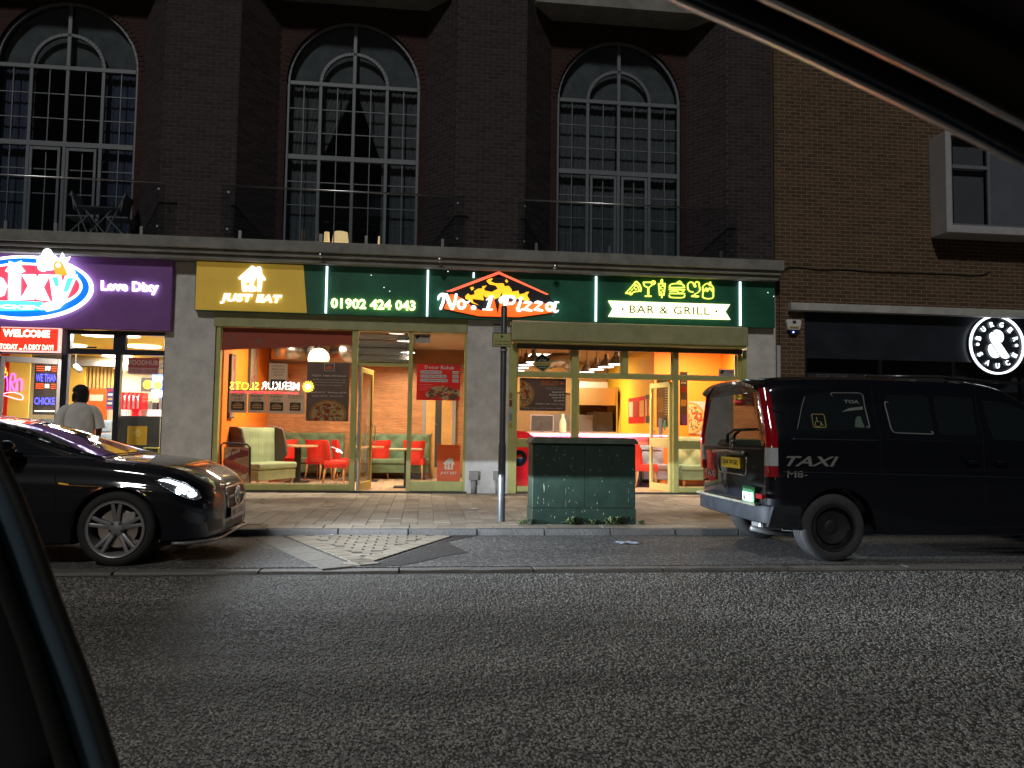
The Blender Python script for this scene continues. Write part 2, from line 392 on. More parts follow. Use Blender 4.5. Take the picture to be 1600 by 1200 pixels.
bld=empty('brick_building',((BX0+BX1)/2,YF,0),'dark brick building with arched windows above the green and purple shop signs','building')
# window bays : centre x, half width
def bay(pl,pr,py): return PXx(pl,YW,py),PXx(pr,YW,py)
bays=[bay(-8,209,200),bay(442,659,200),bay(871,1066,200)]
ZSP=[PXz(100,105,YW),PXz(550,132,YW),PXz(967,159,YW)]; zsp=sum(ZSP)/3
hw=sum((b-a)/2 for a,b in bays)/3; cs=[(a+b)/2 for a,b in bays]
print('bays',cs,hw,ZSP,'ledge',ZLB,ZLT,'BX1',BX1)
pitch=(cs[2]-cs[0])/2; cs=[cs[1]-pitch,cs[1],cs[1]+pitch,]
ALLC=[cs[0]-pitch]+cs
D=YW-YP; GAP=.12; ZLN=PXz(967,12,YP+.05); ZTOP=max(ZTOP,ZLN+.6)
walls_m=MB()
wm_=MB(); e0=BX0
for c in ALLC: wm_.box(e0,c-hw-.02,YW+.14,YW+.4,ZLT-.6,ZTOP); e0=c+hw+.02
wm_.box(e0,BX1,YW+.14,YW+.4,ZLT-.6,ZTOP)
for c in ALLC: wm_.box(c-hw-.02,c+hw+.02,YW+.145,YW+.395,zsp+hw+.02,ZTOP-.001); wm_.box(c-hw-.02,c+hw+.02,YW+.145,YW+.395,ZLT-.6,ZLT-.06)
upper=wm_.build('wall',M_mortA,bld)
# mortar planes + bricks
lst=[]; lstC=[]; mort=MB(); mortC=MB()
def seg(p,q,M_lst,z0=ZLT,z1=ZTOP,hole=None,ph=0):
    L=math.hypot(q[0]-p[0],q[1]-p[1]); ux,uy=(q[0]-p[0])/L,(q[1]-p[1])/L
    nx,ny=uy,-ux
    if hole is None: mort.add([(p[0],p[1],z0),(q[0],q[1],z0),(q[0],q[1],z1),(p[0],p[1],z1)],[(0,1,2,3)])
    brick_run(None,p,ux,uy,L,z0,z1,hole=hole,lst=M_lst,ph=ph)
xs=[BX0]
fronts=[]
for c in ALLC: fronts.append((c-hw-GAP-D*.85,c+hw+GAP+D*.85))
px0=BX0
for (a,b),c in zip(fronts,ALLC):
    seg((px0,YP),(a,YP),lst,ph=0); seg((a,YP),(a+D*.85,YW),lst,ph=1)
    wl,wr=a+D*.85,b-D*.85
    def hole(u,z,u0,u1,wl=wl,c=c):
        x=wl+u; e=.03
        if z<zsp: return True
        return math.hypot(x-c,z-zsp)<hw+.08
    seg((wl,YW),(wr,YW),lstC,hole=hole,z1=ZTOP)
    zq=ZLT
    brick_run(None,(wl,YW),1,0,c-hw-wl-.004,ZLT,zsp-.02,lst=lstC); brick_run(None,(c+hw+.004,YW),1,0,wr-c-hw-.004,ZLT,zsp-.02,lst=lstC)
    # mortar sheet with the arched hole
    N=24; arc=[(c+hw*1.0*math.cos(math.pi*k/N),zsp+hw*math.sin(math.pi*k/N)) for k in range(N+1)]
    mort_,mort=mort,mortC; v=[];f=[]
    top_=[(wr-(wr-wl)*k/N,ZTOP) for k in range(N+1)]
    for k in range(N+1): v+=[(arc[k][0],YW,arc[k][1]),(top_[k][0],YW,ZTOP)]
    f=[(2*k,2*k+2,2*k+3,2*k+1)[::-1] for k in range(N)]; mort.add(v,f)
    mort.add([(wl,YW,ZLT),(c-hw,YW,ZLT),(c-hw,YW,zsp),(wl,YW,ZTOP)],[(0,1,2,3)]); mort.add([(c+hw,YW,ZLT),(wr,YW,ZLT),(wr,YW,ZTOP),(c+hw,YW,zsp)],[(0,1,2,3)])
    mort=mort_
    # arch ring of brick on edge and reveal
    ring=MB(); nn=44
    for k in range(nn):
        a0=math.pi*k/nn+.006; a1=math.pi*(k+1)/nn-.006; r_,r2=hw+.004,hw+.11
        q=[(c+r*math.cos(t),YW-.012,zsp+r*math.sin(t)) for r,t in ((r_,a0),(r2,a0),(r2,a1),(r_,a1))]
        ring.add(q+[(x,YW+.13,z) for x,_,z in q],[(0,1,2,3)[::-1],(0,3,7,4),(1,0,4,5),(2,1,5,6),(3,2,6,7)])
    ring.build('arch_bricks',M_brickC,bld)
    seg((wr,YW),(b,YP),lst,ph=0)
    px0=b
seg((px0,YP),(BX1,YP),lst)
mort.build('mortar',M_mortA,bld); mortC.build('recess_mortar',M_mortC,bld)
split_bricks(lst,lambda q:(not(-4.5<q[0][0][0]<BX1),q[0][0][2]*1.0-.02*q[0][0][0]+ (0 if q[0][0][1]<YP+.02 else .6)),300,upper,M_brickA)
ob=None
mb=MB()
for vs,fs in lstC: mb.add(vs,fs)
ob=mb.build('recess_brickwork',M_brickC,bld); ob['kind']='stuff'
MB().box(BX0,BX1,YP+.0,YW+.14,ZTOP,ZTOP+.3).build('parapet',M_ledge,bld)
for c in ALLC:                                                    # pale lintel beam closing each recess
    MB().box(c-hw-GAP-D*.6,c+hw+GAP+D*.6,YP+.05,YW+.1,ZLN,ZTOP-.02).build('lintel',M_ledge,bld)
# ledge
lg=MB(); lg.box(BX0,BX1,YF-.42,YW+.14,ZLT-.19,ZLT); lg.box(BX0,BX1-.03,YF-.36,YF+.2,ZLT-.27,ZLT-.192); lg.box(BX0,BX1-.06,YF-.30,YF+.2,ZLT-.36,ZLT-.272)
bevel(lg.build('ledge',M_ledge,bld),.012)
# arched windows
M_room=mat('dark_room',(.015,.013,.012),.9)
M_curt=mat('net_curtain',(.20,.215,.20),.9,n=(8,.2))
def arch_window(c,style):
    y0=YW+.05; fr=MB(); w=.055
    ZB=ZLT-.05
    def arc(r,wd,y,d,n=28):
        for k in range(n):
            a0,a1=math.pi*k/n,math.pi*(k+1)/n
            fr.prism([(c+q*math.cos(t),zsp+q*math.sin(t)) for q,t in ((r,a0),(r+wd,a0),(r+wd,a1),(r,a1))],y,y+d)
    arc(hw-w,w,y0,.07); q=hw/2; arc(q-.03,.065,y0,.07)
    fr.box(c-hw,c-hw+w,y0,y0+.07,ZB,zsp); fr.box(c+hw-w,c+hw,y0,y0+.07,ZB,zsp)
    for x in (c-q,c,c+q): fr.box(x-.032,x+.032,y0,y0+.072,ZB,zsp-.04)
    fr.box(c-.035,c+.035,y0,y0+.07,zsp+.04,zsp+hw-w)
    zt=zsp-1.46
    fr.box(c-hw+w,c+hw-w,y0-.004,y0+.075,zsp-.04,zsp+.04); fr.box(c-hw+w,c+hw-w,y0-.004,y0+.075,zt-.05,zt+.05)
    ob=fr.build('window_frame',M_white,bld); bevel(ob,.006,1)
    bars=MB()
    for k in range(4):
        x=c-hw+hw/2*(k+.5)
        bars.box(x-.009,x+.009,y0+.015,y0+.05,ZB,zsp-.04)
        xa,xb=c-hw+hw/2*k+.04,c-hw+hw/2*(k+1)-.04
        for z in (zsp-.5,zsp-.97,zt-.48,zt-.94): bars.box(xa,xb,y0+.017,y0+.048,z-.009,z+.009)
    bars.build('glazing_bars',M_white,ob)
    # glass panes (one per light)
    def pane(pts): MB().prism(pts,y0+.028,y0+.036).build('pane',M_winglass,ob)
    for k in range(4):
        xa,xb=c-hw+hw/2*k+.035,c-hw+hw/2*(k+1)-.035
        pane([(xa,ZB),(xb,ZB),(xb,zt-.05),(xa,zt-.05)]); pane([(xa,zt+.05),(xb,zt+.05),(xb,zsp-.04),(xa,zsp-.04)])
    N=14
    for s in (-1,1):
        inn=[(c+s*q_*math.cos(t),zsp+.02+q_*math.sin(t)) for q_,t in [(q-.03,math.pi/2*k/N) for k in range(N+1)]]
        pane(inn+[(c,zsp+.02)])
        pane([(c+s*(hw-w)*math.cos(math.pi/2*k/N),zsp+.02+(hw-w)*math.sin(math.pi/2*k/N)) for k in range(N+1)]+[(c+s*(q+.03)*math.cos(math.pi/2*k/N),zsp+.02+(q+.03)*math.sin(math.pi/2*k/N)) for k in range(N,-1,-1)])
    # room behind
    rm=MB(); yb=y0+2.4; zt2=zsp+hw+.1
    x0,x1=c-hw-.3,c+hw+.3
    rm.add([(x0,y0+.12,ZB),(x1,y0+.12,ZB),(x1,yb,ZB),(x0,yb,ZB),(x0,y0+.12,zt2),(x1,y0+.12,zt2),(x1,yb,zt2),(x0,yb,zt2)],[(0,1,2,3),(3,2,6,7),(0,3,7,4),(2,1,5,6),(4,7,6,5)])
    rm.build('room_shell',M_room,bld)
    for s in (-1,1): MB().prism([(c+s*(hw+.015),zsp)]+[(c+s*(hw+.015)*math.cos(t),zsp+(hw+.015)*math.sin(t)) for t in [math.pi/2*k/12 for k in range(1,13)]]+[(c+s*.0,zsp+hw+.3),(c+s*(hw+.3),zsp+hw+.3),(c+s*(hw+.3),zsp)],YW+.142,YW+.16).build('arch_soffit',M_brickC,bld)
    def curtain(x0,x1,z0,z1,xt0=None,xt1=None,y=y0+.2,m=M_curt,name='curtain'):
        xt0=x0 if xt0 is None else xt0; xt1=x1 if xt1 is None else xt1; n=int(abs(xt1-xt0)*26)+6; rows=8; rg=[]
        for j in range(rows+1):
            t=j/rows; s_=t**1.5 if xt0!=x0 or xt1!=x1 else t
            a=x0+(xt0-x0)*t; b=x1+(xt1-x1)*t
            rg.append([(a+(b-a)*i/n,y+.009*math.sin(i*1.9+.3*math.sin(i)),z0+(z1-z0)*t) for i in range(n+1)])
        MB().rings(rg,cap=False,close=False).build(name,m,ob)
    if style==2:
        curtain(c-hw+.03,c-.02,ZB,zsp+hw*.9 if 0 else zsp); curtain(c+.02,c+hw-.03,ZB,zsp)
    if style==1:
        for (a,b,ta,tb) in ((c-hw+.04,c-.62,c-hw+.04,c-.02),(c+.55,c+hw-.04,c+.02,c+hw-.04)):
            curtain(a,b,zt,zsp,ta,tb); curtain(a,b,ZB,zt,a,b)
        MB().box(c-.55,c+.5,yb-.6,yb-.5,zt-.6,zt).build('balcony_rail_inside',M_blackm,bld)
    if style==0:
        curtain(c-hw+.05,c-hw+.62,ZB,zsp,m=mat('blue_grey_curtain',(.12,.14,.20),.9)); curtain(c+hw-.7,c+hw-.05,ZB,zsp,m=mat('blue_grey_curtain',(.12,.14,.20),.9))
    if style>0 or True:                                     # blind behind the arch
        bl_=MB(); N=16
        bl_.prism([(c+(hw-.05)*math.cos(math.pi*k/N),zsp+.03+(hw-.05)*math.sin(math.pi*k/N)) for k in range(N+1)],y0+.16,y0+.17)
        bl_.build('arch_blind',mat('arch_blind_cloth',(.20,.22,.205),.9,n=(3,.3)),ob)
    # opening casement doors
    dr=MB()
    if style in (0,2):
        for s in (-1,0):
            xa=c+s*q+.05; xb=xa+q-.1
            for bx in ((xa,xa+.05),(xb-.05,xb)): dr.box(bx[0],bx[1],y0-.03,y0-.004,ZB,zt-.07)
            dr.box(xa+.05,xb-.05,y0-.03,y0-.004,zt-.13,zt-.07)
        bevel(dr.build('casement_door',M_white,ob),.005,1)
for k,c in enumerate(ALLC): arch_window(c,[0,0,1,2][k])
# warm lit things in the room of the middle window
M_warm=mat('warm_lampshade',(1,.72,.35),.6,es=1.5,ec=(1,.66,.28))
yy=YW+1.0
for k,(a,b,z0,z1) in enumerate(((505,515,362,381),(518,545,363,381),(590,597,369,382))):
    xa,za=P(a,z1,yy); xb,zb=P(b,z0,yy)
    e=empty('table_lamp',((xa+xb)/2,yy+.05,ZLT-.05),['small warm lamp glowing low in the middle arched window, far left','wide warm lamp glowing low in the middle arched window','narrow warm lamp at the right foot of the middle arched window'][k],'lamp',group='lamps in the middle arched window')
    m=MB(); m.lathe([((xb-xa)/2*.8,0),((xb-xa)/2,.02),((xb-xa)/2*.85,zb-max(za,ZLT+.05))],((xa+xb)/2,yy+.05,max(za,ZLT+.05)),12); m.build('lamp_shade',M_warm,e,smooth=True)
    MB().box((xa+xb)/2-.02,(xa+xb)/2+.02,yy+.03,yy+.07,ZLT-.05,max(za,ZLT+.05)-.001).build('base',M_blackm,e)
# balustrades
YB_=YF-.22
def balustrade(pa,pb,posts,label,py):
    xa,xb=PXx(pa,YB_,py),PXx(pb,YB_,py)
    e=empty('glass_balustrade',((xa+xb)/2,YB_,ZLT),label,'balustrade','glass balustrades along the ledge')
    zt=ZLT+.98
    MB().tube([(xa,YB_,zt),(xb,YB_,zt)],.017,10).build('rail',M_steel,e,smooth=True)
    n=max(1,round((xb-xa)/1.35)); 
    for i in range(n):
        a=xa+(xb-xa)*i/n+.02; b=xa+(xb-xa)*(i+1)/n-.02
        MB().box(a,b,YB_-.006,YB_+.006,ZLT+.06,zt-.015).build('glass_panel',M_bglass,e)
    for i in range(n+1):
        x=xa+(xb-xa)*i/n; x=min(max(x,xa+.12),xb-.12)
    for p in posts:
        x=PXx(p,YB_,350); m=MB(); m.box(x-.025,x-.002+.027,YB_-.03,YB_+.03,ZLT,ZLT+.18); m.box(x-.045,x+.045,YB_-.045,YB_+.045,ZLT,ZLT+.012); m.build('spigot',M_steel,e)
    for x in (xa+.13,xb-.13):
        for z in (ZLT+.2,zt-.12): MB().lathe([(.0,0),(.02,0),(.02,.018),(0,.018)],(x,YB_-.022,z),8,'y').build('clamp',M_steel,e)
balustrade(-230,262,[10,88,222],'glass balustrade with steel rail above the purple chicken shop sign',262)
balustrade(346,727,[376,502,573,692],'glass balustrade with steel rail in front of the middle arched window',284)
balustrade(809,1153,[838,952,1016,1126],'glass balustrade with steel rail in front of the right-hand arched window',306)
# ground floor masonry : piers and dark interior shell
def pier(pa,pb,z1,py=600,y0=YF-.02,name='pier'):
    xa,xb=PXx(pa,YF,py),PXx(pb,YF,py); return MB().box(xa,xb,y0,YF+.35,-.05,z1).build(name,M_conc,bld)
ZSB=PXz(700,497,YF-.15); ZST=PXz(700,419,YF-.15)
for pa,pb in ((256,334),(729,796),(1166,1211.5)): pier(pa,pb,ZLT-.37)
m=MB(); m.box(BX0,BX1,YF+.0,YF+.34,ZSB-.02,ZLT-.362).build('header_wall',M_conc,bld)
# ================================================================ RIGHT-HAND BUILDING
RX0=BX1+.02; RX1=34; YR=YF+.03; ZR1=9.9
rb=empty('plain_brick_building',(12,YR,0),'plain brown brick building with white box window above the black burger shopfront','building')
XS0=PXx(1258,YR,600); ZSH=PXz(1300,486,YR)    # shopfront opening
rw=MB()
rw.box(RX0,RX1,YR,YR+.3,ZSH,ZR1); rw.box(RX0,XS0,YR,YR+.3,-.05,ZSH)
rwo=rw.build('wall',M_mortB,rb)
BXa,BXb=PXx(1478,YR-.45,280),PXx(1760,YR-.45,280)
BZt,BZb=PXz(1478,207,YR-.45),PXz(1478,362,YR-.45)
lst=[]
def hole2(u,z,u0,u1):
    x=RX0+u
    return (z<ZSH+.02) or (BXa-.0<x<BXb and BZb<z<BZt)
brick_run(None,(RX0,YR),1,0,16,0.0,ZR1,hole=hole2,lst=lst)
brick_run(None,(RX0,YR),1,0,XS0-RX0,0.0,ZSH+.02,lst=lst,ph=0)
lst=[q for q in lst if not(q[0][0][0]+RX0*0>XS0-.0 and q[0][0][2]<ZSH)]
split_bricks(lst,lambda q:math.hypot(q[0][0][0]-7.6,(q[0][0][2]-3.9)*1.1),300,rwo,M_brickB)
# white box window
wb=MB(); th=.09; yb0=YR-.5
wb.box(BXa-.03,BXa+th,yb0,YR-.002,BZb-.02,BZt+.02); wb.box(BXb-th,BXb,yb0,YR-.002,BZb-.02,BZt+.02)
wb.box(BXa+th,BXb-th,yb0,YR-.002,BZt-.07,BZt+.02); wb.box(BXa+th,BXb-th,yb0,YR-.002,BZb-.02,BZb+.13)
wbo=bevel(wb.build('box_window_surround',mat('white_cladding',(.40,.40,.42),.5,n=(6,.1)),rb),.01,1)
fx=PXx(1546,yb0+.05,280)
fr=MB(); yq=yb0+.06
for xa in (BXa+th,fx-.03,BXb-th-.05): fr.box(xa,xa+.05,yq,yq+.05,BZb+.13,BZt-.07)
zt=PXz(1510,261,yq)
fr.box(BXa+th+.05,fx-.03,yq-.01,yq+.055,zt-.035,zt+.035); fr.box(fx+.02,BXb-th-.05,yq,yq+.05,BZb+.13,BZb+.18); fr.box(BXa+th+.05,fx-.03,yq,yq+.05,BZb+.13,BZb+.18)
fr.build('window_frame',M_white,wbo)
MB().box(BXa+th,fx,yq+.02,yq+.026,BZb+.13,BZt-.07).build('pane',M_winglass,wbo); MB().box(fx+.02,BXb-th,yq+.02,yq+.026,BZb+.13,BZt-.07).build('pane',M_winglass,wbo)
M_blind=mat('grey_blind',(.22,.21,.22),.9,n=(2,.12))
MB().box(BXa+th+.16,fx-.03,yq+.12,yq+.125,BZb+.2,BZt-.08).build('blind',M_blind,wbo)
MB().box(fx+.02,BXb-th,yq+.1,yq+.105,BZb+.13,BZt-.08).build('blind',mat('pale_blind',(.36,.35,.37),.9,n=(2,.1)),wbo)
MB().box(BXa+th,BXb-th,yq+.4,yq+.42,BZb+.1,BZt-.05).build('room_back',M_room,wbo)
# white beam and black shopfront
XBm=PXx(1235,YR-.12,480); ZB1,ZB0=PXz(1300,475,YR-.12),PXz(1300,487,YR-.12)
bevel(MB().box(XBm,RX1,YR-.16,YR-.002,ZB0,ZB1).build('lintel_beam',mat('grey_white_paint',(.42,.42,.40),.6,n=(4,.2)),rb),.01,1)
sf=empty('black_shopfront',((XS0+18)/2,YR,0),'matt black shopfront and fascia under the white beam, behind the taxi','shopfront')
yb=YR+.06
MB().box(XS0,20,yb,yb+.06,PXz(1300,560,YR)+.0,ZSH-.02).build('fascia_board',mat('black_fascia',(.020,.024,.032),.35,n=(2,.3)),sf)
zf=PXz(1300,560,YR)
m=MB()
for k,xx in enumerate((XS0,XS0+1.55,XS0+3.1,XS0+4.7,XS0+6.4,XS0+8)): m.box(xx,xx+.08,yb+.0,yb+.07,-.02,zf-.002)
m.box(XS0,20,yb-.01,yb+.08,.0,.35); m.box(XS0+.08,20,yb+.005,yb+.06,zf-.42,zf-.36)
m.build('frame',M_black,sf)
xs_=(XS0,XS0+1.55,XS0+3.1,XS0+4.7,XS0+6.4,XS0+8)
for i in range(5): MB().box(xs_[i]+.08,xs_[i+1],yb+.02,yb+.026,.35,zf-.42).build('glass_pane',M_winglass,sf)
MB().box(XS0,20,yb+.3,yb+.32,0,3.4).build('inner_wall',mat('dim_shop_interior',(.02,.022,.026),.8),sf)
# small name plate on the shopfront
xa,za=P(1275,594,yb-.012); xb,zb=P(1324,586,yb-.012)
e=empty('name_plate',((xa+xb)/2,yb,za),'small black name plate with white border on the black shopfront, just over the taxi roof','sign')
MB().box(xa,xb,yb-.012,yb,za-.05,zb).build('plate',M_black,e)
m=MB(); t_=.008; m.box(xa,xb,yb-.016,yb-.013,zb-t_,zb); m.box(xa,xb,yb-.016,yb-.013,za-.05,za-.05+t_); m.box(xa,xa+t_,yb-.016,yb-.013,za-.05+t_,zb-t_); m.box(xb-t_,xb,yb-.016,yb-.013,za-.05+t_,zb-t_); m.build('border',M_white,e)
text('lettering','BURGER & SAUCE',xa+.03,xb-.03,za-.03,zb-.02,yb-.016,M_white,e)
# ================================================================ SIGN HELPERS
def E_(name,rgb,s): return mat(name,rgb,.5,es=s,ec=rgb)
L_white=E_('lit_white_acrylic',(.93,.97,1),2.4)
L_soft=E_('lit_soft_white',(1,.98,.92),1.15)
L_warm=E_('lit_warm_acrylic',(1,.93,.42),2.6)
L_yel=E_('lit_yellow_outline',(.9,.95,.12),1.7)
L_strip=E_('lit_led_strip',(.86,.92,1),2.2)
def smooth_path(pts,n=6):
    if len(pts)<3: return [Vector(p) for p in pts]
    p=[Vector(q) for q in pts]; p=[p[0]*2-p[1]]+p+[p[-1]*2-p[-2]]; out=[]
    for i in range(1,len(p)-2):
        for k in range(n):
            t=k/n; a,b,c,d=p[i-1],p[i],p[i+1],p[i+2]
            out.append(.5*((2*b)+(c-a)*t+(2*a-5*b+4*c-d)*t*t+(3*b-a-3*c+d)*t**3))
    out.append(p[-2]); return out
def stroke(mb,pts,w,y0,d,conv,n=6,closed=False):
    """ribbon along 2-D picture points; conv maps them to (x,z)"""
    if closed: pts=list(pts)+[pts[0]]
    q=smooth_path([(a,b) for a,b in pts],n); m=len(q)
    ws=w if isinstance(w,(list,tuple)) else [w,w]
    def wid(i):
        t=i/(m-1)*(len(ws)-1); k=min(int(t),len(ws)-2); return ws[k]+(ws[k+1]-ws[k])*(t-k)
    Ls=[];Rs=[]
    for i,p in enumerate(q):
        if closed: t=(q[(i+1)%(m-1)]-q[(i-1)%(m-1)]) if i<m-1 else (q[1]-q[-2])
        else: t=q[min(i+1,m-1)]-q[max(i-1,0)]
        t=t.normalized(); nn=Vector((-t.y,t.x))*wid(i)/2; Ls.append(p+nn); Rs.append(p-nn)
    # strip of quads, front at y0, depth d
    F=[conv(*p) for p in Ls]; B=[conv(*p) for p in Rs]
    v=[];f=[]
    for i in range(m): v+=[(F[i][0],y0,F[i][1]),(B[i][0],y0,B[i][1]),(F[i][0],y0+d,F[i][1]),(B[i][0],y0+d,B[i][1])]
    for i in range(m-1):
        a=4*i;b=a+4; f+=[(a,a+1,b+1,b),(a+2,b+2,b+3,a+3),(a,b,b+2,a+2),(a+1,a+3,b+3,b+1)]
    if not closed:
        f+=[(0,2,3,1),(4*m-4,4*m-3,4*m-1,4*m-2)]
    mb.add(v,f)
    if not closed:
        for p,wd in ((q[0],wid(0)),(q[-1],wid(m-1))):
            mb.prism([conv(p.x+math.cos(a)*wd/2,p.y+math.sin(a)*wd/2) for a in [math.pi*2*k/12 for k in range(12)]],y0+.0006,y0+d-.0006)
    return mb
def cv(ox,oy,s,Y): 
    return lambda x,y: P(ox+x/s,oy+y/s,Y)
def poly(mb,pts,y0,d,conv): return mb.prism([conv(*p) for p in pts],y0,y0+d)
def ell(cx,cy,a,b,n=48): return [(cx+a*math.cos(2*math.pi*k/n),cy+b*math.sin(2*math.pi*k/n)) for k in range(n)]
def fb(mb,pl,pr,pt,pb,y0,y1):
    pm,qm=(pt+pb)/2,(pl+pr)/2
    xa,xb=P(pl,pm,y0)[0],P(pr,pm,y0)[0]; zt,zb=P(qm,pt,y0)[1],P(qm,pb,y0)[1]
    mb.box(xa,xb,y0,y1,zb,zt); return xa,xb,zb,zt
HOUSE=[(540,150),(655,215),(668,182),(750,180),(775,235),(788,352),(880,485),(862,522),(788,530),(782,680),(758,800),(672,806),(655,790),(672,640),(668,395),(640,430),(590,540),(572,640),(585,672),(628,690),(625,790),(605,802),(460,802),(448,790),(448,655),(485,620),(492,570),(492,430),(487,430),(480,570),(445,570),(440,430),(434,430),(430,570),(388,570),(381,430),(376,430),(375,580),(385,630),(415,655),(415,790),(400,800),(300,800),(285,760),(270,510),(205,495),(190,460)]
def house(x0,x1,z0,z1,y,d,m,parent,name='house_logo'):
    mb=MB(); mb.prism([(x0+(a-190)/690*(x1-x0),z1-(b-150)/656*(z1-z0)) for a,b in HOUSE],y,y+d); return mb.build(name,m,parent)
# ================================================================ GREEN PIZZA SIGN
YS=YF-.16
xa,_=P(305,445,YS); xb,_=P(1211,470,YS)
ZS1=ZLB-.10; ZS1=PXz(700,419,YS); ZS0=PXz(700,497,YS); print('sign z',ZS0,ZS1,'ledge bottom',ZLT-.36)
ZS1=min(ZS1,ZLT-.365)
sg=empty('fascia_sign',((xa+xb)/2,YS,ZS0),'long green pizza shop fascia with yellow left panel, flame logo and white light strips','sign')
M_green=mat('green_sign_panel',(.026,.14,.085),.35,n=(1.2,.35))
xy=P(479,445,YS)[0]
m=MB(); m.box(xa,xb,YS+.004,YF-.002,ZS0,ZS1); bevel(m.build('panel',M_green,sg),.006,1)
m=MB(); m.prism([(xa+.015,ZS0+.015),(xy+.02,ZS0+.015),(P(474,420,YS)[0],ZS1-.015),(xa+.015,ZS1-.015)],YS-.006,YS+.003)
m.build('yellow_panel',mat('yellow_lit_panel',(.62,.42,.05),.45,es=.16,ec=(1,.62,.08),n=(2.5,.1)),sg)
for px in (510,668,931,1156):
    x=P(px,460,YS)[0]; MB().box(x-.017,x+.017,YS-.03,YS-.001,ZS0+.02,ZS1-.02).build('light_strip',L_strip,sg)
for px in (505,678,868): # small bracket lamps under the ledge
    x,z=P(px,404,YF-.3)
# just eat
c5=cv(360,405,16,YS-.045)
mb=MB(); poly(mb,HOUSE,YS-.045,.035,c5); mb.build('house_logo',L_soft,sg)
x0,z1=P(344,457.5,YS-.045); x1,z0=P(440,477,YS-.045)
text('lettering','JUST EAT',x0,x1,z0,z1,YS-.045,L_soft,sg,depth=.035,bold=.048,shear=.18,spacing=1.12)
x0,z1=P(517,466,YS-.04); x1,z0=P(649,484.5,YS-.04)
zb=(P(517,482,YS-.04)[1]+P(649,484.5,YS-.04)[1])/2; zt=(P(517,466,YS-.04)[1]+P(649,469,YS-.04)[1])/2
text('lettering','01902 424 043',x0,x1,zb,zt,YS-.04,L_warm,sg,depth=.03,bold=.022)
# flame logo
c3=cv(660,415,6.667,YS-.03)
mb=MB(); poly(mb,[(245,268),(795,60),(1315,303),(1395,430),(1270,500),(1005,535),(590,525),(215,450)],YS-.012,.008,c3); mb.build('logo_ground',mat('logo_black',(.012,.018,.022),.5),sg)
mb=MB(); poly(mb,[(245,268),(795,60),(795,88),(310,270)],YS-.03,.017,c3); poly(mb,[(795.5,60),(1315,297),(1295,303),(795.5,86)],YS-.03,.017,c3); mb.build('roof_line',E_('lit_coral',(1,.13,.06),1.5),sg)
mb=MB(); poly(mb,[(225,448),(285,300),(330,300),(420,345),(520,430),(620,470),(700,470),(745,340),(785,505),(810,370),(1360,400),(1395,440),(1380,480),(1270,500),(1005,535),(590,525)],YS-.03,.017,c3); mb.build('flame_base',E_('lit_orange',(1,.10,.01),1.5),sg)
mb=MB()
poly(mb,[(445,320),(475,290),(500,310),(545,300),(540,265),(580,240),(620,240),(625,215),(670,208),(640,240),(650,260),(720,275),(790,240),(760,205),(700,195),(668,160),(690,140),(735,133),(710,165),(760,185),(845,185),(855,215),(900,212),(930,250),(935,272),(1000,262),(1010,300),(1060,290),(1080,275),(1112,272),(1090,310),(1120,360),(1060,362),(940,330),(880,320),(830,320),(832,270),(800,330),(750,350),(740,315),(660,330),(630,300),(640,360),(520,345),(530,380),(585,410),(520,390),(480,355),(450,345)],YS-.034,.018,c3)
poly(mb,[(497,228),(530,220),(538,238),(515,260)],YS-.034,.018,c3); poly(mb,[(862,158),(875,142),(893,165),(880,180)],YS-.034,.018,c3)
mb.build('flames',E_('lit_amber',(1,.45,.02),1.5),sg)
mb=MB(); Y_=YS-.06; c3=cv(660,415,6.667,Y_); d=.03
def st(pts,w,k=[0]): k[0]+=1; stroke(mb,pts,w,Y_-.0007*k[0],d,c3)
st([(165,350),(175,318),(205,300),(235,305)],[16,30,30]); st([(228,305),(215,380),(190,445)],[28,30,26]); st([(250,305),(280,380),(305,440)],[34,36,34]); st([(352,302),(340,370),(315,445)],[26,28,28])
k0=ell(408,402,36,42,10); st(k0+[k0[0],k0[1]],24); st([(448,385),(475,382),(493,366)],[12,14,10])
poly(mb,ell(533,438,27,22,18),Y_-.012,d,c3)
st([(668,355),(700,335),(722,322)],[10,22,26]); st([(722,325),(700,390),(682,450)],[34,34,34]); st([(630,456),(728,457)],[12,12])
st([(850,345),(825,380),(808,355),(835,325),(890,320),(945,328),(962,355),(940,390),(890,400)],[16,22,24,22,22,26,28,24,14]); st([(885,340),(865,400),(848,450)],[34,36,30])
poly(mb,ell(1025,343,18,17,14),Y_-.014,d,c3); st([(1022,372),(1005,420),(990,455),(1010,470),(1045,452)],[26,28,26,20,12])
for o in (0,112): st([(1062+o,385),(1090+o,378),(1135+o,388)],[16,22,18]); st([(1132+o,388),(1060+o,455)],[16,16]); st([(1058+o,455),(1095+o,460),(1140+o,468)],[18,24,14])
k0=ell(1328,428,34,36,10); st(k0+[k0[0],k0[1]],24); st([(1385,388),(1378,430),(1372,465),(1392,480),(1415,468)],[30,28,26,20,12]); st([(1385,385),(1420,382)],[14,10])
mb.build('lettering',L_white,sg)
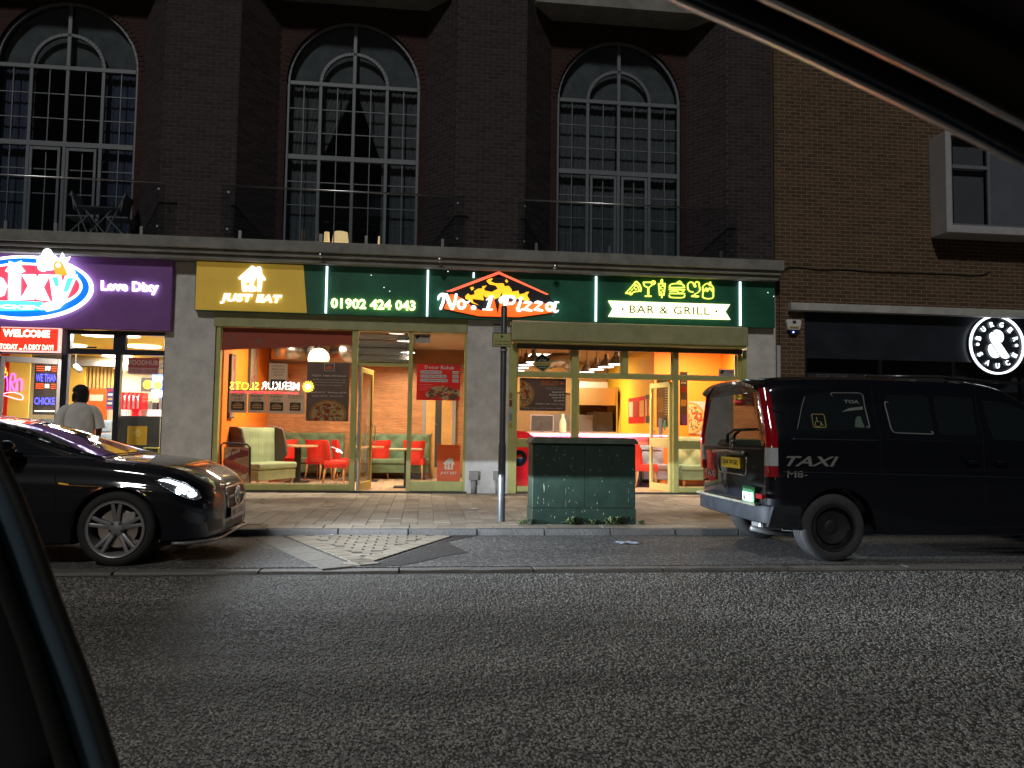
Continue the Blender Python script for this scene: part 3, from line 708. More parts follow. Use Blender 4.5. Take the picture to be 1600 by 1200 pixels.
# bar & grill banner with icons
c4=cv(960,425,8,YS-.03)
mb=MB(); Z=[(-75,358),(0,360),(1447,405),(1388,495),(1450,595),(0,560),(-75,555),(-20,458)]
poly(mb,Z,YS-.03,.028,c4); mb.build('banner',E_('lit_cream_banner',(1,.97,.50),2.1),sg)
M_ol=mat('dark_olive_print',(.05,.05,.005),.6)
def seg_text(s,X0,X1,Y0,Y1,m,bold=0,**k):
    a=c4(X0,Y1); b=c4(X1,Y0); return text('lettering',s,a[0],b[0],a[1],b[1],YS-.0325,m,sg,bold=bold,**k)
def slanted(s,X0,X1,yt0,yt1,h,conv,y,m,parent,depth=0,bold=0,shear=0,spacing=1,name='lettering'):
    v,f=text_geo(s,bold,2,spacing); v=v.copy(); v[:,0]+=v[:,1]*shear; lo,hi=v.min(0),v.max(0); mb=MB()
    base=text_mb(s,0,1,0,1,0,depth=1 if depth else 0,bold=bold,shear=shear,spacing=spacing)
    vv=[]
    for (a,b_,c_) in base.v:
        X=X0+a*(X1-X0); top_=yt0+(yt1-yt0)*a; x,z=conv(X,top_+h*(1-c_)); vv.append((x,y+b_*depth,z))
    mb.add(vv,base.f); return mb.build(name,m,parent)
slanted('BAR & GRILL',190,1190,415,440,98,c4,YS-.033,M_ol,sg,bold=.004,spacing=1.12)
mb=MB(); poly(mb,ell(104,463,14,14,14),YS-.033,.002,c4); poly(mb,ell(1274,491,14,14,14),YS-.033,.002,c4); mb.build('dot',M_ol,sg)
mb=MB(); kk=[0]
def ic(pts,w=11,closed=False,n=5):
    kk[0]+=1; stroke(mb,pts,w,YS-.03-.0005*(kk[0]%9),.024,c4,n=n,closed=closed)
ic([(145,262),(255,140)],13); ic([(255,135),(275,120),(310,150),(335,210),(330,240)],15); ic([(248,140),(290,175),(312,232)],9); ic([(145,264),(185,268),(215,282),(240,250),(310,238)],13)
for a,b in ((245,200),(270,215),(220,220),(200,250),(262,175)): poly(mb,ell(a,b,11,9,10),YS-.03,.022,c4)
ic([(365,128),(460,128),(500,140)],14); ic([(365,130),(378,170),(425,195)],12); ic([(490,150),(450,180),(425,195)],12); ic([(426,200),(426,285)],20); ic([(390,300),(460,302)],16); poly(mb,ell(488,132,30,28,20),YS-.031,.024,c4)
ic([(595,100),(595,130)],26); ic([(555,145),(635,145)],14); ic([(556,150),(568,285)],12); ic([(636,150),(622,285)],12); ic([(570,285),(622,287)],14); ic([(595,290),(595,318)],14)
for a,b in ((575,180),(610,172),(590,205),(612,230),(580,245),(600,268)): ic([(a-10,b),(a+12,b+4)],9)
ic([(690,190),(705,155),(780,143),(855,155),(878,190)],12); ic([(688,192),(880,192)],10); ic([(690,215),(880,220)],16); ic([(695,243),(780,240),(815,262),(870,243)],10); ic([(690,268),(880,270)],12); ic([(688,290),(710,315),(860,318),(882,290)],12); ic([(790,130),(815,115),(840,135)],16)
ic([(985,250),(945,240),(925,215),(918,175),(925,145),(950,125),(985,135),(1005,180),(1020,180),(1010,150),(1030,120),(1060,135),(1065,180),(1072,215),(1055,250),(1010,275)],12); ic([(1005,275),(1000,300)],12); ic([(975,300),(1050,305)],20)
ic([(1112,240),(1115,320),(1228,325),(1240,245)],12); ic([(1110,235),(1108,185),(1150,145),(1195,150),(1235,190),(1242,240)],12); ic([(1195,160),(1200,130)],22); ic([(1130,235),(1150,200),(1165,240),(1190,200),(1225,235)],14)
mb.build('food_icons',L_yel,sg)
# stray light points on the panel (screw holes)
mb=MB()
for px,py in ((432,406),(507,410),(580,430),(609,455),(885,406),(1046,429),(1200,457),(1209,463),(600,449),(700,424)): 
    x,z=P(px,py,YS-.004); mb.disc((x,YS-.004,z),.008,8)
mb.build('pin_lights',L_strip,sg)
x,z=P(740,430,YS-.01); MB().box(x-.014,x+.014,YS-.02,YS-.012,z-.05,z+.05).build('light_gap',L_strip,sg)
# ================================================================ PURPLE CHICKEN SIGN
xb,_=P(268,450,YS); xd0=-13.6
ds=empty('fascia_sign',((xd0+xb)/2,YS,ZS0-.1),'purple chicken shop fascia with glowing blue and red oval logo','sign')
zd0=PXz(150,514,YS); 
M_pur=mat('purple_sign_panel',(.22,.085,.33),.4,n=(1,.2))
bevel(MB().box(xd0,xb,YS+.02,YF-.002,zd0,ZLT-.365).build('panel',M_pur,ds),.006,1)
c6=lambda y:cv(0,385,10.43,y)
def lay(pts,y,d,m,name):
    mb=MB(); poly(mb,pts,YS-y,d,c6(YS-y)); return mb.build(name,m,ds)
lay(ell(380,670,1120,525,64),.08,.07,L_white,'oval_rim')
lay(ell(380,670,1070,480,64),.088,.007,E_('lit_blue',(.0,.14,.95),1.3),'oval_ring')
lay(ell(380,650,960,385,64),.096,.007,L_white,'oval_inner_rim')
lay(ell(380,645,915,345,64),.104,.007,E_('lit_red_acrylic',(1,.05,.10),1.15),'oval_centre')
mb=MB(); cc=c6(YS-.13); Yd=YS-.13
poly(mb,[(135,435),(330,435),(325,862),(130,862)],Yd,.025,cc)
poly(mb,[(145,235),(240,272),(345,232),(335,320),(402,402),(320,432),(150,432),(82,402),(140,320)],Yd-.002,.025,cc)
poly(mb,[(350,455),(570,455),(600,515),(635,455),(810,455),(700,660),(810,890),(590,865),(560,800),(545,865),(330,865),(455,640)],Yd-.001,.025,cc)
poly(mb,[(800,460),(985,465),(1015,620),(1060,480),(1255,460),(1060,900),(960,1010),(760,1060),(690,1000),(700,930),(860,890)],Yd-.003,.025,cc)
poly(mb,[(-420,440),(-150,440),(40,520),(110,640),(60,790),(-120,862),(-420,862)],Yd,.025,cc)
mb.build('lettering',L_white,ds)
mb=MB(); poly(mb,[(-180,540),(-100,560),(-50,650),(-100,740),(-180,760)],Yd-.004,.003,cc); mb.build('letter_hole',E_('lit_red_acrylic',(1,.05,.10),1.15),ds)
lay([(845,500),(945,500),(960,650),(900,650)],.135,.003,E_('lit_cyan',(.10,.85,.85),1.3),'letter_shade'); lay([(1100,515),(1200,510),(1100,740),(1030,740)],.135,.003,E_('lit_cyan',(.10,.85,.85),1.3),'letter_shade')
lay([(-500,885),(300,880),(705,905),(640,1035),(300,1050),(-500,1050)],.116,.006,E_('lit_cyan',(.10,.85,.85),1.3),'ribbon')
x0,z1=cc(-440,930); x1,z0=cc(690,1032); text('lettering','CHICKEN',x0,x1,z0,z1,Yd,L_white,ds,depth=.02,bold=.03)
mb=MB()
for a,b,r,q in ((775,140,90,105),(690,235,90,90),(850,240,100,110),(700,330,85,80),(800,330,110,60)): kk[0]+=1; poly(mb,ell(a,b,r,q,24),Yd-.012-.0008*(kk[0]%7),.02,cc)
poly(mb,[(950,200),(985,170),(1020,92),(1065,185),(1152,165),(1085,272),(1180,340),(1230,430),(1110,470),(1000,300),(930,240)],Yd-.010,.02,cc)
mb.build('chicken_figure',L_white,ds)
mb=MB(); poly(mb,[(875,310),(905,250),(955,238),(1020,262),(1060,340),(1115,465),(1000,475),(912,455)],Yd-.022,.006,cc); mb.build('chicken_comb',E_('lit_tangerine',(1,.42,.05),1.2),ds)
mb=MB(); poly(mb,ell(958,310,40,38,16),Yd-.026,.003,cc); mb.build('chicken_eye',L_white,ds)
slanted('Love Dixy',628,985,0,0,0,c6(YS),0,L_white,ds) if 0 else None
x0,z1=P(157,438,YS-.03); x1,z0=P(246.5,461.5,YS-.03)
cl=cv(0,380,4,YS-.03); slanted('Love Dixy',630,988,232,243,80,cl,YS-.03,L_white,ds,depth=.03,bold=.028,spacing=1.04)
# ================================================================ ROUND BURGER SIGN
Yb=YR+.0; L_ring=E_('lit_ring_white',(.86,.93,1),2.0)
x,z=P(1557,539,Yb); rr=PXx(1600,Yb,539)-x
bs=empty('round_sign',(x,Yb,z-rr),'round illuminated burger sign with white ring and ampersand on the black fascia','sign')
MB().lathe([(0,0),(rr*.99,0),(rr*.99,.04),(0,.04)],(x,Yb+.012,z),48,'y').build('backing',M_black,bs)
n=48; mb=MB()
ri,ro=rr*.925,rr*.985
rg=[[ (x+r*math.cos(2*math.pi*k/n),Yb-dd,z+r*math.sin(2*math.pi*k/n)) for r,dd in ((ri,.0),(ri,.035),(ro,.035),(ro,.0))] for k in range(n+1)]
mb.rings([[Vector(p) for p in q] for q in rg],cap=False); mb.build('ring',L_ring,bs)
mb=MB(); cz=lambda a,b:(x+a*rr,z+b*rr)
def amp(pts): poly(mb,[(a,b) for a,b in pts],Yb-.035,.03,cz)
for A in ([(532,404),(565,390),(615,400),(655,435),(670,490),(660,535),(640,560)],[(512,426),(490,434),(474,455),(467,490),(480,540),(620,742),(650,775),(700,790),(740,772),(745,752)],[(478,590),(450,618),(442,670),(462,730),(502,770),(548,782),(584,772),(596,758)]): amp([((a-575)/415,(600-b)/415) for a,b in A])
mb.build('ampersand',L_ring,bs)
def ringtext(s,ac,sp,flip):
    for k,ch in enumerate(s):
        if ch==' ': continue
        a=math.radians(ac+(k-(len(s)-1)/2)*sp*(-1 if not flip else 1)); 
        base=text_mb(ch,-.062,.062,-.085,.085,0,depth=.02,bold=.015)
        cx,cz_=x+rr*.70*math.cos(a),z+rr*.70*math.sin(a); th=a-math.pi/2 if not flip else a+math.pi/2
        mb=MB(); mb.add([(cx+(p[0]*math.cos(th)-p[2]*math.sin(th))*rr,Yb-.03+p[1],cz_+(p[0]*math.sin(th)+p[2]*math.cos(th))*rr) for p in base.v],base.f)
        mb.build('letter',L_ring,bs)
ringtext('BURGER',90,29,False); ringtext('SAUCE',270,31,True)
for a in (180,0): MB().lathe([(0,0),(.05*rr,0),(.05*rr,.02),(0,.02)],(x+rr*.70*math.cos(math.radians(a)),Yb-.03,z+rr*.70*math.sin(math.radians(a))),12,'y').build('dot',L_ring,bs)
# ================================================================ WELCOME SIGN
yw=YF-.12
xa,xb=-7.2,P(93,530,yw)[0]; zt=P(50,511,yw)[1]; zb=P(50,550,yw)[1]
ws=empty('welcome_sign',((xa+xb)/2,yw,zb),'red glowing welcome sign box under the oval chicken logo','sign')
MB().box(xa,xb,yw,YF-.03,zb,zt).build('box',L_white if 0 else E_('lit_pink_edge',(1,.55,.5),1.2),ws)
MB().box(xa,xb-.025,yw-.006,yw-.001,zb+.025,zt-.025).build('face',E_('lit_red',(.85,.035,.015),1.1),ws)
x0,z1=P(5,514,yw); x1,z0=P(78,528,yw); text('lettering','WELCOME',x0,x1,z0,z1,yw-.01,E_('lit_cream',(1,.85,.6),3),ws,bold=.05)
x1,z1=P(84,539,yw); z0=P(60,547,yw)[1]; text('lettering','TAKE TODAY ... A DIXY DAY!',P(-22,540,yw)[0],x1,z0,z1,yw-.01,E_('lit_cream',(1,.85,.6),3),ws,bold=.03)
# ================================================================ REFLECTED SIGN ACROSS THE STREET (seen mirrored in the shop glass)
Ym=-7.5; YV=2*YF-Ym
def PV(px,py): return P(px,py,YV)
x0,z1=PV(360,598); x1,z0=PV(467,609)
ms=empty('slot_arcade_sign',((x0+x1)/2,Ym,2.2),'illuminated white and yellow slot arcade sign across the street, mirrored in the shop window','sign')
def back_text(s,px0,px1,m,**k):
    a,b=PV(px0,602),PV(px1,602); zb=PV((px0+px1)/2,609)[1]; zt=PV((px0+px1)/2,596.5)[1]
    t=text_mb(s,0,1,0,1,0,bold=.008); mb=MB()
    # read correctly from the street (facing +Y): letters run towards -x
    mb.add([(b[0]+(a[0]-b[0])*p[0],Ym,zb+(zt-zb)*p[2]) for p in t.v],[tuple(q) for q in t.f]); mb.build('lettering',m,ms)
back_text('MERKUR',407,467,E_('lit_reflected_white',(1,1,1),30)); back_text('SLOTS',358,404,E_('lit_reflected_yellow',(1,.7,.05),30))
a=PV(358,612); b=PV(466,611); MB().box(a[0],b[0],Ym-.02,Ym,a[1]-.05,a[1]+.04).build('underline',E_('lit_reflected_red',(1,.03,.05),16),ms)
sx,sz=PV(481,604); rs=(PV(489,604)[0]-PV(473,604)[0])/2
mb=MB(); mb.prism([(sx+rs*(1.25 if k%2 else .82)*math.cos(math.pi*k/14),sz+rs*(1.25 if k%2 else .82)*math.sin(math.pi*k/14)) for k in range(28)],Ym-.02,Ym); mb.build('sun_emblem',E_('lit_reflected_yellow',(1,.7,.05),30),ms)
mb=MB(); mb.prism([(sx+rs*.55*math.cos(math.pi*k/10),sz+rs*.55*math.sin(math.pi*k/10)) for k in range(20)],Ym+.001,Ym+.02); mb.build('sun_face',E_('lit_reflected_pale',(.9,1,.7),40),ms)
MB().box(a[0]-.4,b[0]+1.6,Ym-.16,Ym-.03,a[1]-.3,sz+rs*1.5).build('fascia_board',M_blackm,ms)

def split_words(ob,gap):
    me=ob.data; bm=bmesh.new(); bm.from_mesh(me); seen=set(); isl=[]
    for f in bm.faces:
        if f in seen: continue
        st_=[f]; seen.add(f); g=[]
        while st_:
            q=st_.pop(); g.append(q.index)
            for v in q.verts:
                for h in v.link_faces:
                    if h not in seen: seen.add(h); st_.append(h)
        isl.append((min(v.co.x for k in g for v in me_faces(bm,k)),max(v.co.x for k in g for v in me_faces(bm,k)),g))
    bm.free(); isl.sort(); groups=[[isl[0]]]; mx=isl[0][1]
    for i_ in isl[1:]:
        if i_[0]-mx>gap: groups.append([])
        groups[-1].append(i_); mx=max(mx,i_[1])
    vs=[v.co[:] for v in me.vertices]; fs=[tuple(p.vertices) for p in me.polygons]
    for g in groups:
        idx=[k for i_ in g for k in i_[2]]; m2=bpy.data.meshes.new('lettering'); used=sorted({v for k in idx for v in fs[k]}); mp={v:i for i,v in enumerate(used)}
        m2.from_pydata([vs[v] for v in used],[],[[mp[v] for v in fs[k]] for k in idx]); m2.materials.append(me.materials[0]); o=bpy.data.objects.new('lettering',m2); link(o); o.parent=ob.parent
    bpy.data.objects.remove(ob)
def me_faces(bm,k): bm.faces.ensure_lookup_table(); return bm.faces[k].verts
for ob in list(sg.children):
    if ob.name.startswith('lettering') and ob.data.materials[0] in (L_soft,L_warm,L_white,M_ol): split_words(ob,.07 if ob.data.materials[0]==M_ol else .045)
# ================================================================ INTERIORS (shells)
XL=-3.63; XPART=1.36; YBK=18.4; ZC=3.05
M_orange=mat('orange_wall',(.86,.21,.008),.7,n=(1.5,.06))
M_yellow=mat('yellow_wall',(.80,.44,.02),.7,n=(1.5,.06))
M_ceil=mat('ceiling_paint',(.50,.46,.40),.8)
M_wood=mat('wall_board_wood',(.50,.24,.10),.55,n=(2,.15),rnd=.09)
M_floor=mat('floor_plank_wood',(.52,.38,.25),.4,n=(6,.18),rnd=.14)
M_brown=mat('brown_panel',(.26,.14,.05),.7,n=(2,.12))
def woodgrain(m,sc,axis):
    t=m.node_tree; b=t.nodes['Principled BSDF']; tc=t.nodes.new('ShaderNodeTexCoord'); mp=t.nodes.new('ShaderNodeMapping'); mp.inputs['Scale'].default_value=sc
    nz=t.nodes.new('ShaderNodeTexNoise'); nz.inputs['Scale'].default_value=3; nz.inputs['Detail'].default_value=6; nz.inputs['Distortion'].default_value=1.2
    t.links.new(tc.outputs['Object'],mp.inputs[0]); t.links.new(mp.outputs[0],nz.inputs['Vector'])
    old=b.inputs['Base Color'].links[0].from_socket; mr=t.nodes.new('ShaderNodeMapRange'); mr.inputs[1].default_value=.35; mr.inputs[2].default_value=.7; mr.inputs[3].default_value=1.12; mr.inputs[4].default_value=.62
    t.links.new(nz.outputs[0],mr.inputs[0]); vm=t.nodes.new('ShaderNodeVectorMath'); vm.operation='SCALE'; t.links.new(old,vm.inputs[0]); t.links.new(mr.outputs[0],vm.inputs['Scale']); t.links.new(vm.outputs[0],b.inputs['Base Color'])
woodgrain(M_wood,(1.2,1,14),0); woodgrain(M_floor,(12,1.2,1),0)
room=empty('seating_room',(-1.1,16.4,0),kind='structure')
MB().box(XL-.12,XL,YF+.36,YBK+.1,0,ZC+.4).build('orange_side_wall',M_orange,room)
bw=MB().box(XL,XPART,YBK,YBK+.1,0,ZC+.4).build('back_wall',M_brown,room)
# wood effect boards on the back wall
r=random.Random(3); z=.08; pb=[]
row=0
while z<2.6:
    x=XL+r.uniform(-1,0)
    while x<XPART:
        L=r.choice([1.6,2.2,2.8]); a,b=max(x,XL+.002),min(x+L,XPART-.002)
        if b-a>.05: MB().box(a+.001,b-.001,YBK-.015,YBK-.001,z+.0015,z+.1585).build('wall_board',M_wood,bw)
        x+=L
    z+=.16; row+=1
MB().box(XL,XPART,YBK-.03,YBK-.001,2.645,2.70).build('wall_trim',mat('grey_trim',(.3,.3,.3),.6),bw)
MB().box(XL,XPART,YF+.36,YBK,ZC,ZC+.1).build('ceiling',M_ceil,room)
MB().box(XPART,XPART+.12,YF+.36,21.0,0,ZC+.4).build('partition_wall',M_brown,room)
fl=MB().box(XL,6.9,YF-.1,21,-.02,-.004).build('interior_floor',mat('floor_base',(.12,.09,.06),.8)); tag(fl,kind='structure')
r=random.Random(9); fm={}
for c in range(-18,34):
    x=c*.2+.1; y=YF+.0-r.uniform(0,.8)
    if x<XL or x>6.6: continue
    while y<19.0:
        L=1.2; a,b=max(y,YF+.02),min(y+L,19.0); k=round(b-a,2)
        if k>.1:
            if k not in fm:
                ob=MB().box(-.098,.098,-k/2+.002,k/2-.002,-.01,0).build('floor_plank',M_floor); fm[k]=ob.data; bpy.data.objects.remove(ob)
            piece('floor_plank',fm[k],(x,(a+b)/2,.004),fl)
        y+=L
# serving room on the right
YO=16.6; XC=5.07
room2=empty('serving_room',(4,17,0),kind='structure')
MB().box(XC,6.8,YO,YO+.1,0,ZC+.4).build('orange_back_wall',M_orange,room2)
MB().box(XC,XC+.1,YO+.1,21,0,ZC+.4).build('yellow_side_wall',M_yellow,room2)
MB().box(XPART+.12,XC,21,21.1,0,ZC+.4).build('kitchen_back_wall',M_brown,room2)
MB().box(6.62,6.8,YF+.36,YO,0,ZC+.4).build('right_side_wall',M_orange,room2)
MB().box(XPART+.12,6.8,YF+.36,21,ZC,ZC+.1).build('ceiling',mat('brown_ceiling',(.36,.24,.12),.8),room2)
m=MB()
for k in range(8):
    for j in range(5): x=XPART+.2+k*.62; z=2.15; 
m.box(XPART+.14,XC-.02,20.9,20.99,2.2,ZC); m.build('bulkhead',mat('amber_panel',(.48,.27,.08),.7,n=(2,.12)),room2)
# ================================================================ SHOPFRONT, LEFT (two-pane window with door)
def frame_prof(ob): return bevel(ob,.006,1)
Y0=YF-.01
s1=empty('shopfront',(-1.4,YF,0),'olive painted shopfront with tall left window, louvred fanlight and open glass door','shopfront')
m=MB(); a,b,zb_,zt_=fb(m,334,730,490,515,Y0-.03,YF+.3); frame_prof(m.build('header_panel',M_shut,s1)); ZH1=zb_
m=MB(); xa,xb=P(334,640,Y0)[0],P(341,640,Y0)[0]; m.box(xa,xb,Y0,YF+.12,0,ZH1-.002); frame_prof(m.build('mullion',M_olive,s1)); WL=xb
def mull(pl,pr,n='mullion',par=None,z0=0,z1=None,y0=Y0,dy=.12,mt=None):
    xa,xb=P(pl,640,y0)[0],P(pr,640,y0)[0]; m=MB().box(xa,xb,y0,y0+dy,z0,(ZH1-.002) if z1 is None else z1); frame_prof(m.build(n,mt or M_olive,par or s1)); return xa,xb
x1a,x1b=mull(547.5,556.5); x2a,x2b=mull(636.5,643.5); x3a,x3b=mull(724.5,730.5)
zb1=PXz(450,756.5,Y0); zb2=PXz(680,752,Y0)
frame_prof(MB().box(WL+.001,x1a-.001,Y0,YF+.1,.03,zb1).build('bottom_rail',M_olive,s1))
frame_prof(MB().box(x2b+.001,x3a-.001,Y0,YF+.1,.03,zb2).build('bottom_rail',M_olive,s1))
MB().box(WL+.001,x1a-.001,Y0+.03,YF+.14,zb1,zb1+.012).build('sill',M_floor,s1)
MB().box(WL,x3b,Y0-.04,YF+.1,-.012,.028).build('threshold',mat('dark_threshold',(.06,.055,.05),.7),s1)
MB().box(WL,x1a,YF+.05,YF+.058,zb1,ZH1).build('glass_pane',M_glass,s1)
MB().box(x2b,x3a,YF+.05,YF+.058,zb2,ZH1).build('glass_pane',M_glass,s1)
zt1,zt0=PXz(597,567.5,Y0),PXz(597,572,Y0)
frame_prof(MB().box(x1b+.001,x2a-.001,Y0,YF+.1,zt0,zt1).build('transom',M_olive,s1))
nl=4; 
for k in range(nl):                                                   # glass louvres, tilted
    z0=zt1+.02+(ZH1-zt1-.03)*k/nl; h=(ZH1-zt1-.03)/nl
    m=MB(); m.xprism([(YF+.02,z0+.01),(YF+.032,z0+.004),(YF+.072,z0+h-.014),(YF+.06,z0+h-.006)],x1b+.02,x2a-.02); m.build('louvre',mat('louvre_glass',(.22,.24,.2),.08,spec=1,alpha=.55),s1)
    MB().box(x1b+.002,x2a-.002,YF+.03,YF+.04,z0+h-.012,z0+h-.002).build('louvre_rail',M_blackm,s1) if k<nl-1 else None
# open door, hinged on the left jamb and swung inwards
def door(hx,hy,w,z1,ang,parent,name='door',mt=M_olive,rail=.95,pull=True,kick=.16):
    """leaf from the hinge (hx,hy), direction angle ang (rad, 0=+x)"""
    ca,sa=math.cos(ang),math.sin(ang)
    fn=lambda p:(hx+p[0]*ca-p[1]*sa,hy+p[0]*sa+p[1]*ca,p[2])
    t=.045; st_=.075; m=MB()
    m.box(0,st_,-t/2,t/2,.02,z1); m.box(w-st_,w,-t/2,t/2,.02,z1); m.box(st_+.001,w-st_-.001,-t/2,t/2,.02,kick); m.box(st_+.001,w-st_-.001,-t/2,t/2,z1-.10,z1)
    if rail: m.box(st_+.001,w-st_-.001,-t/2,t/2,rail-.09,rail+.09)
    d=m.build(name,mt,parent,fn=fn); bevel(d,.005,1)
    if rail:
        MB().box(st_,w-st_,-.004,.004,kick,rail-.09).build('glass_pane',M_glass,d,fn=fn); MB().box(st_,w-st_,-.004,.004,rail+.09,z1-.10).build('glass_pane',M_glass,d,fn=fn)
    else: MB().box(st_,w-st_,-.004,.004,kick,z1-.10).build('glass_pane',M_glass,d,fn=fn)
    if pull:
        m=MB(); m.tube([(w-.04,-t/2,.85),(w-.04,-t/2-.06,.88),(w-.04,-t/2-.06,1.18),(w-.04,-t/2,1.21)],.013,8); m.build('handle',M_steel,d,smooth=True,fn=fn)
    return d,fn
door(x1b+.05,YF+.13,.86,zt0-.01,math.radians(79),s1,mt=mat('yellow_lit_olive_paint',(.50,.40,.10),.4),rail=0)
mull(559.5,563,'door_jamb',z1=zt0-.002,y0=YF+.0,dy=.07,mt=M_galv)
# ================================================================ SHOPFRONT, RIGHT (roller shutter, door leaf folded in)
s2=empty('shopfront',(4.0,YF,0),'olive painted shopfront with projecting shutter box and glass door folded inwards','shopfront')
m=MB(); yf=YF-.30
xa=P(800,520,yf)[0]; xb=P(1170,525,yf)[0]; zt_=min(PXz(900,503,yf),ZS0-.004); zb_=PXz(900,534,yf)
m.box(xa,xb,yf,YF-.022,zb_,zt_); o=m.build('shutter_box',M_shut,s2); bevel(o,.03,3)
MB().box(xa+.05,xb-.04,yf+.04,YF-.03,zb_-.03,zb_-.002).build('shutter_lip',mat('lip_paint',(.42,.42,.16),.4),s2)
ZH2=PXz(900,547,Y0); 
MB().box(P(807,545,Y0)[0],P(1158,545,Y0)[0],Y0-.06,YF+.05,ZH2,zb_+.0-.035).build('shutter_slot',mat('grey_shutter',(.10,.10,.09),.5,metal=.5),s2)
def mull2(pl,pr,z0=0,z1=None,**k): return mull(pl,pr,par=s2,z0=z0,z1=(ZH2-.002) if z1 is None else z1,**k)
ja,jb=mull2(795,808,y0=Y0-.05,dy=.16,z1=zb_-.04)
MB().box(P(1156,640,Y0)[0]+.05,P(1166,640,Y0)[0],Y0-.03,YF+.1,0,zb_-.04).build('mullion',M_olive,s2)
ka,kb_=mull2(893,903,z0=.03); qa,qb=mull2(1052.5,1060.5,z0=0); ea,eb=mull2(1153,1159,z0=0)
zr1,zr0=PXz(970,585,Y0),PXz(970,592,Y0)
na,nb_=mull2(972.5,981,z0=zr1+.002)
# transoms (butted between the mullions)
for (u,v) in ((jb,ka),(kb_,qa),(qb,ea)): frame_prof(MB().box(u+.001,v-.001,Y0,YF+.1,zr0,zr1).build('transom',M_olive,s2))
M_bead=mat('pale_bead',(.70,.68,.36),.35)
def bead(xa,xb,z0,z1,par):
    m=MB(); t=.028; y=YF+.07
    m.box(xa,xb,y,y+.03,z0,z0+t); m.box(xa,xa+t,y,y+.03,z0+t,z1); m.box(xb-t,xb,y,y+.03,z0+t,z1); m.build('bead',M_bead,par)
for (u,v) in ((jb,ka),(kb_,na),(nb_,qa),(qb,ea)):
    g=MB().box(u,v,YF+.05,YF+.056,zr1,ZH2).build('glass_pane',M_glass,s2); bead(u,v,zr1,ZH2,g)
mr1,mr0=PXz(1100,689,Y0),PXz(1100,702,Y0)
for (u,v) in ((jb,ka),(qb,ea)):
    frame_prof(MB().box(u+.001,v-.001,Y0,YF+.1,mr0,mr1).build('mid_rail',M_olive,s2))
    frame_prof(MB().box(u+.001,v-.001,Y0,YF+.1,.03,.13).build('bottom_rail',M_olive,s2))
    MB().box(u,v,YF+.05,YF+.056,mr1,zr0).build('glass_pane',M_glass,s2); MB().box(u,v,YF+.05,YF+.056,.13,mr0).build('glass_pane',M_glass,s2)
MB().box(jb-.1,eb,Y0-.04,YF+.1,-.012,.026).build('threshold',mat('dark_threshold',(.06,.055,.05),.7),s2)
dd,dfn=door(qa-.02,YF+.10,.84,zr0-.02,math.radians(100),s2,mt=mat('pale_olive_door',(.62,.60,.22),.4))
door(kb_+.03,YF+.12,.84,zr0-.02,math.radians(86),s2,rail=.95)
# stickers on the post and door
m=MB()
for k,(py,h,c) in enumerate(((618,9,(.35,.18,.03)),(630,10,(.22,.05,.03)),(642,6,(.4,.45,.5)),(652,12,(.2,.25,.3)),(665,8,(.4,.28,.04)))):
    x,z=P(798,py,Y0-.052); MB().box(x-.028,x+.028,Y0-.054,Y0-.0505,z-h/170,z+h/170).build('sticker',mat('sticker_%s'%'abcde'[k],c,.5),s2)
e=empty('door_notice',dfn((.42,0,1.15)),'white accessibility notice with blue writing stuck on the folded glass door','notice')
MB().box(.34,.50,-.012,-.006,1.03,1.42).build('sheet',M_white,e,fn=dfn); 
t=text_mb('NOTICE',.36,.48,1.37,1.40,-.014); t.build('lettering',mat('navy_print',(.02,.03,.12),.6),e,fn=dfn)
t=text_mb('&',.39,.45,1.22,1.33,-.014); text_mb('CCTV IN OPERATION',.36,.48,1.12,1.14,-.014,mb=t); text_mb('NO SMOKING',.36,.48,1.06,1.09,-.014,mb=t); t.build('lettering',mat('navy_print',(.02,.03,.12),.6),e,fn=dfn)
e=empty('green_sticker',dfn((.26,0,1.2)),'round green hygiene sticker on the folded glass door','sticker')
MB().prism([(.26+.055*math.cos(k*.4),1.28+.11*math.sin(k*.4)) for k in range(16)],-.012,-.008).build('disc',mat('sticker_green',(.03,.35,.12),.5),e,fn=dfn)
# ================================================================ POSTERS
M_pap=mat('grey_brown_paper',(.46,.35,.25),.7,transl=.10,n=(5,.1)); M_ink=mat('brown_ink',(.11,.04,.02),.7); M_red=mat('poster_red',(.66,.02,.012),.5,transl=.10)
M_dk=mat('dark_poster',(.085,.06,.052),.45,transl=.10,n=(2,.3)); M_cr=mat('cream_print',(.72,.62,.48),.6); M_wp=mat('white_print',(.75,.72,.68),.6)
M_crust=mat('pizza_crust',(.42,.19,.05),.7,transl=.10,n=(20,.3)); M_cheese=mat('pizza_cheese',(.62,.36,.12),.7,transl=.10,n=(25,.3)); M_pep=mat('pepperoni',(.42,.05,.015),.7,transl=.10); M_gr=mat('pepper_green',(.13,.16,.03),.7); M_mush=mat('mushroom',(.62,.48,.30),.7,transl=.10); M_olv=mat('olive_black',(.03,.02,.02),.6)
def clip(pts,x0,x1,z0,z1):
    for ax,lim,sg_ in ((0,x0,1),(0,x1,-1),(1,z0,1),(1,z1,-1)):
        out=[]
        for i in range(len(pts)):
            a,b=pts[i-1],pts[i]; ia,ib=(a[ax]-lim)*sg_>=0,(b[ax]-lim)*sg_>=0
            if ia!=ib: t=(lim-a[ax])/(b[ax]-a[ax]); out.append((a[0]+(b[0]-a[0])*t,a[1]+(b[1]-a[1])*t))
            if ib: out.append(b)
        pts=out
        if len(pts)<3: return None
    return pts
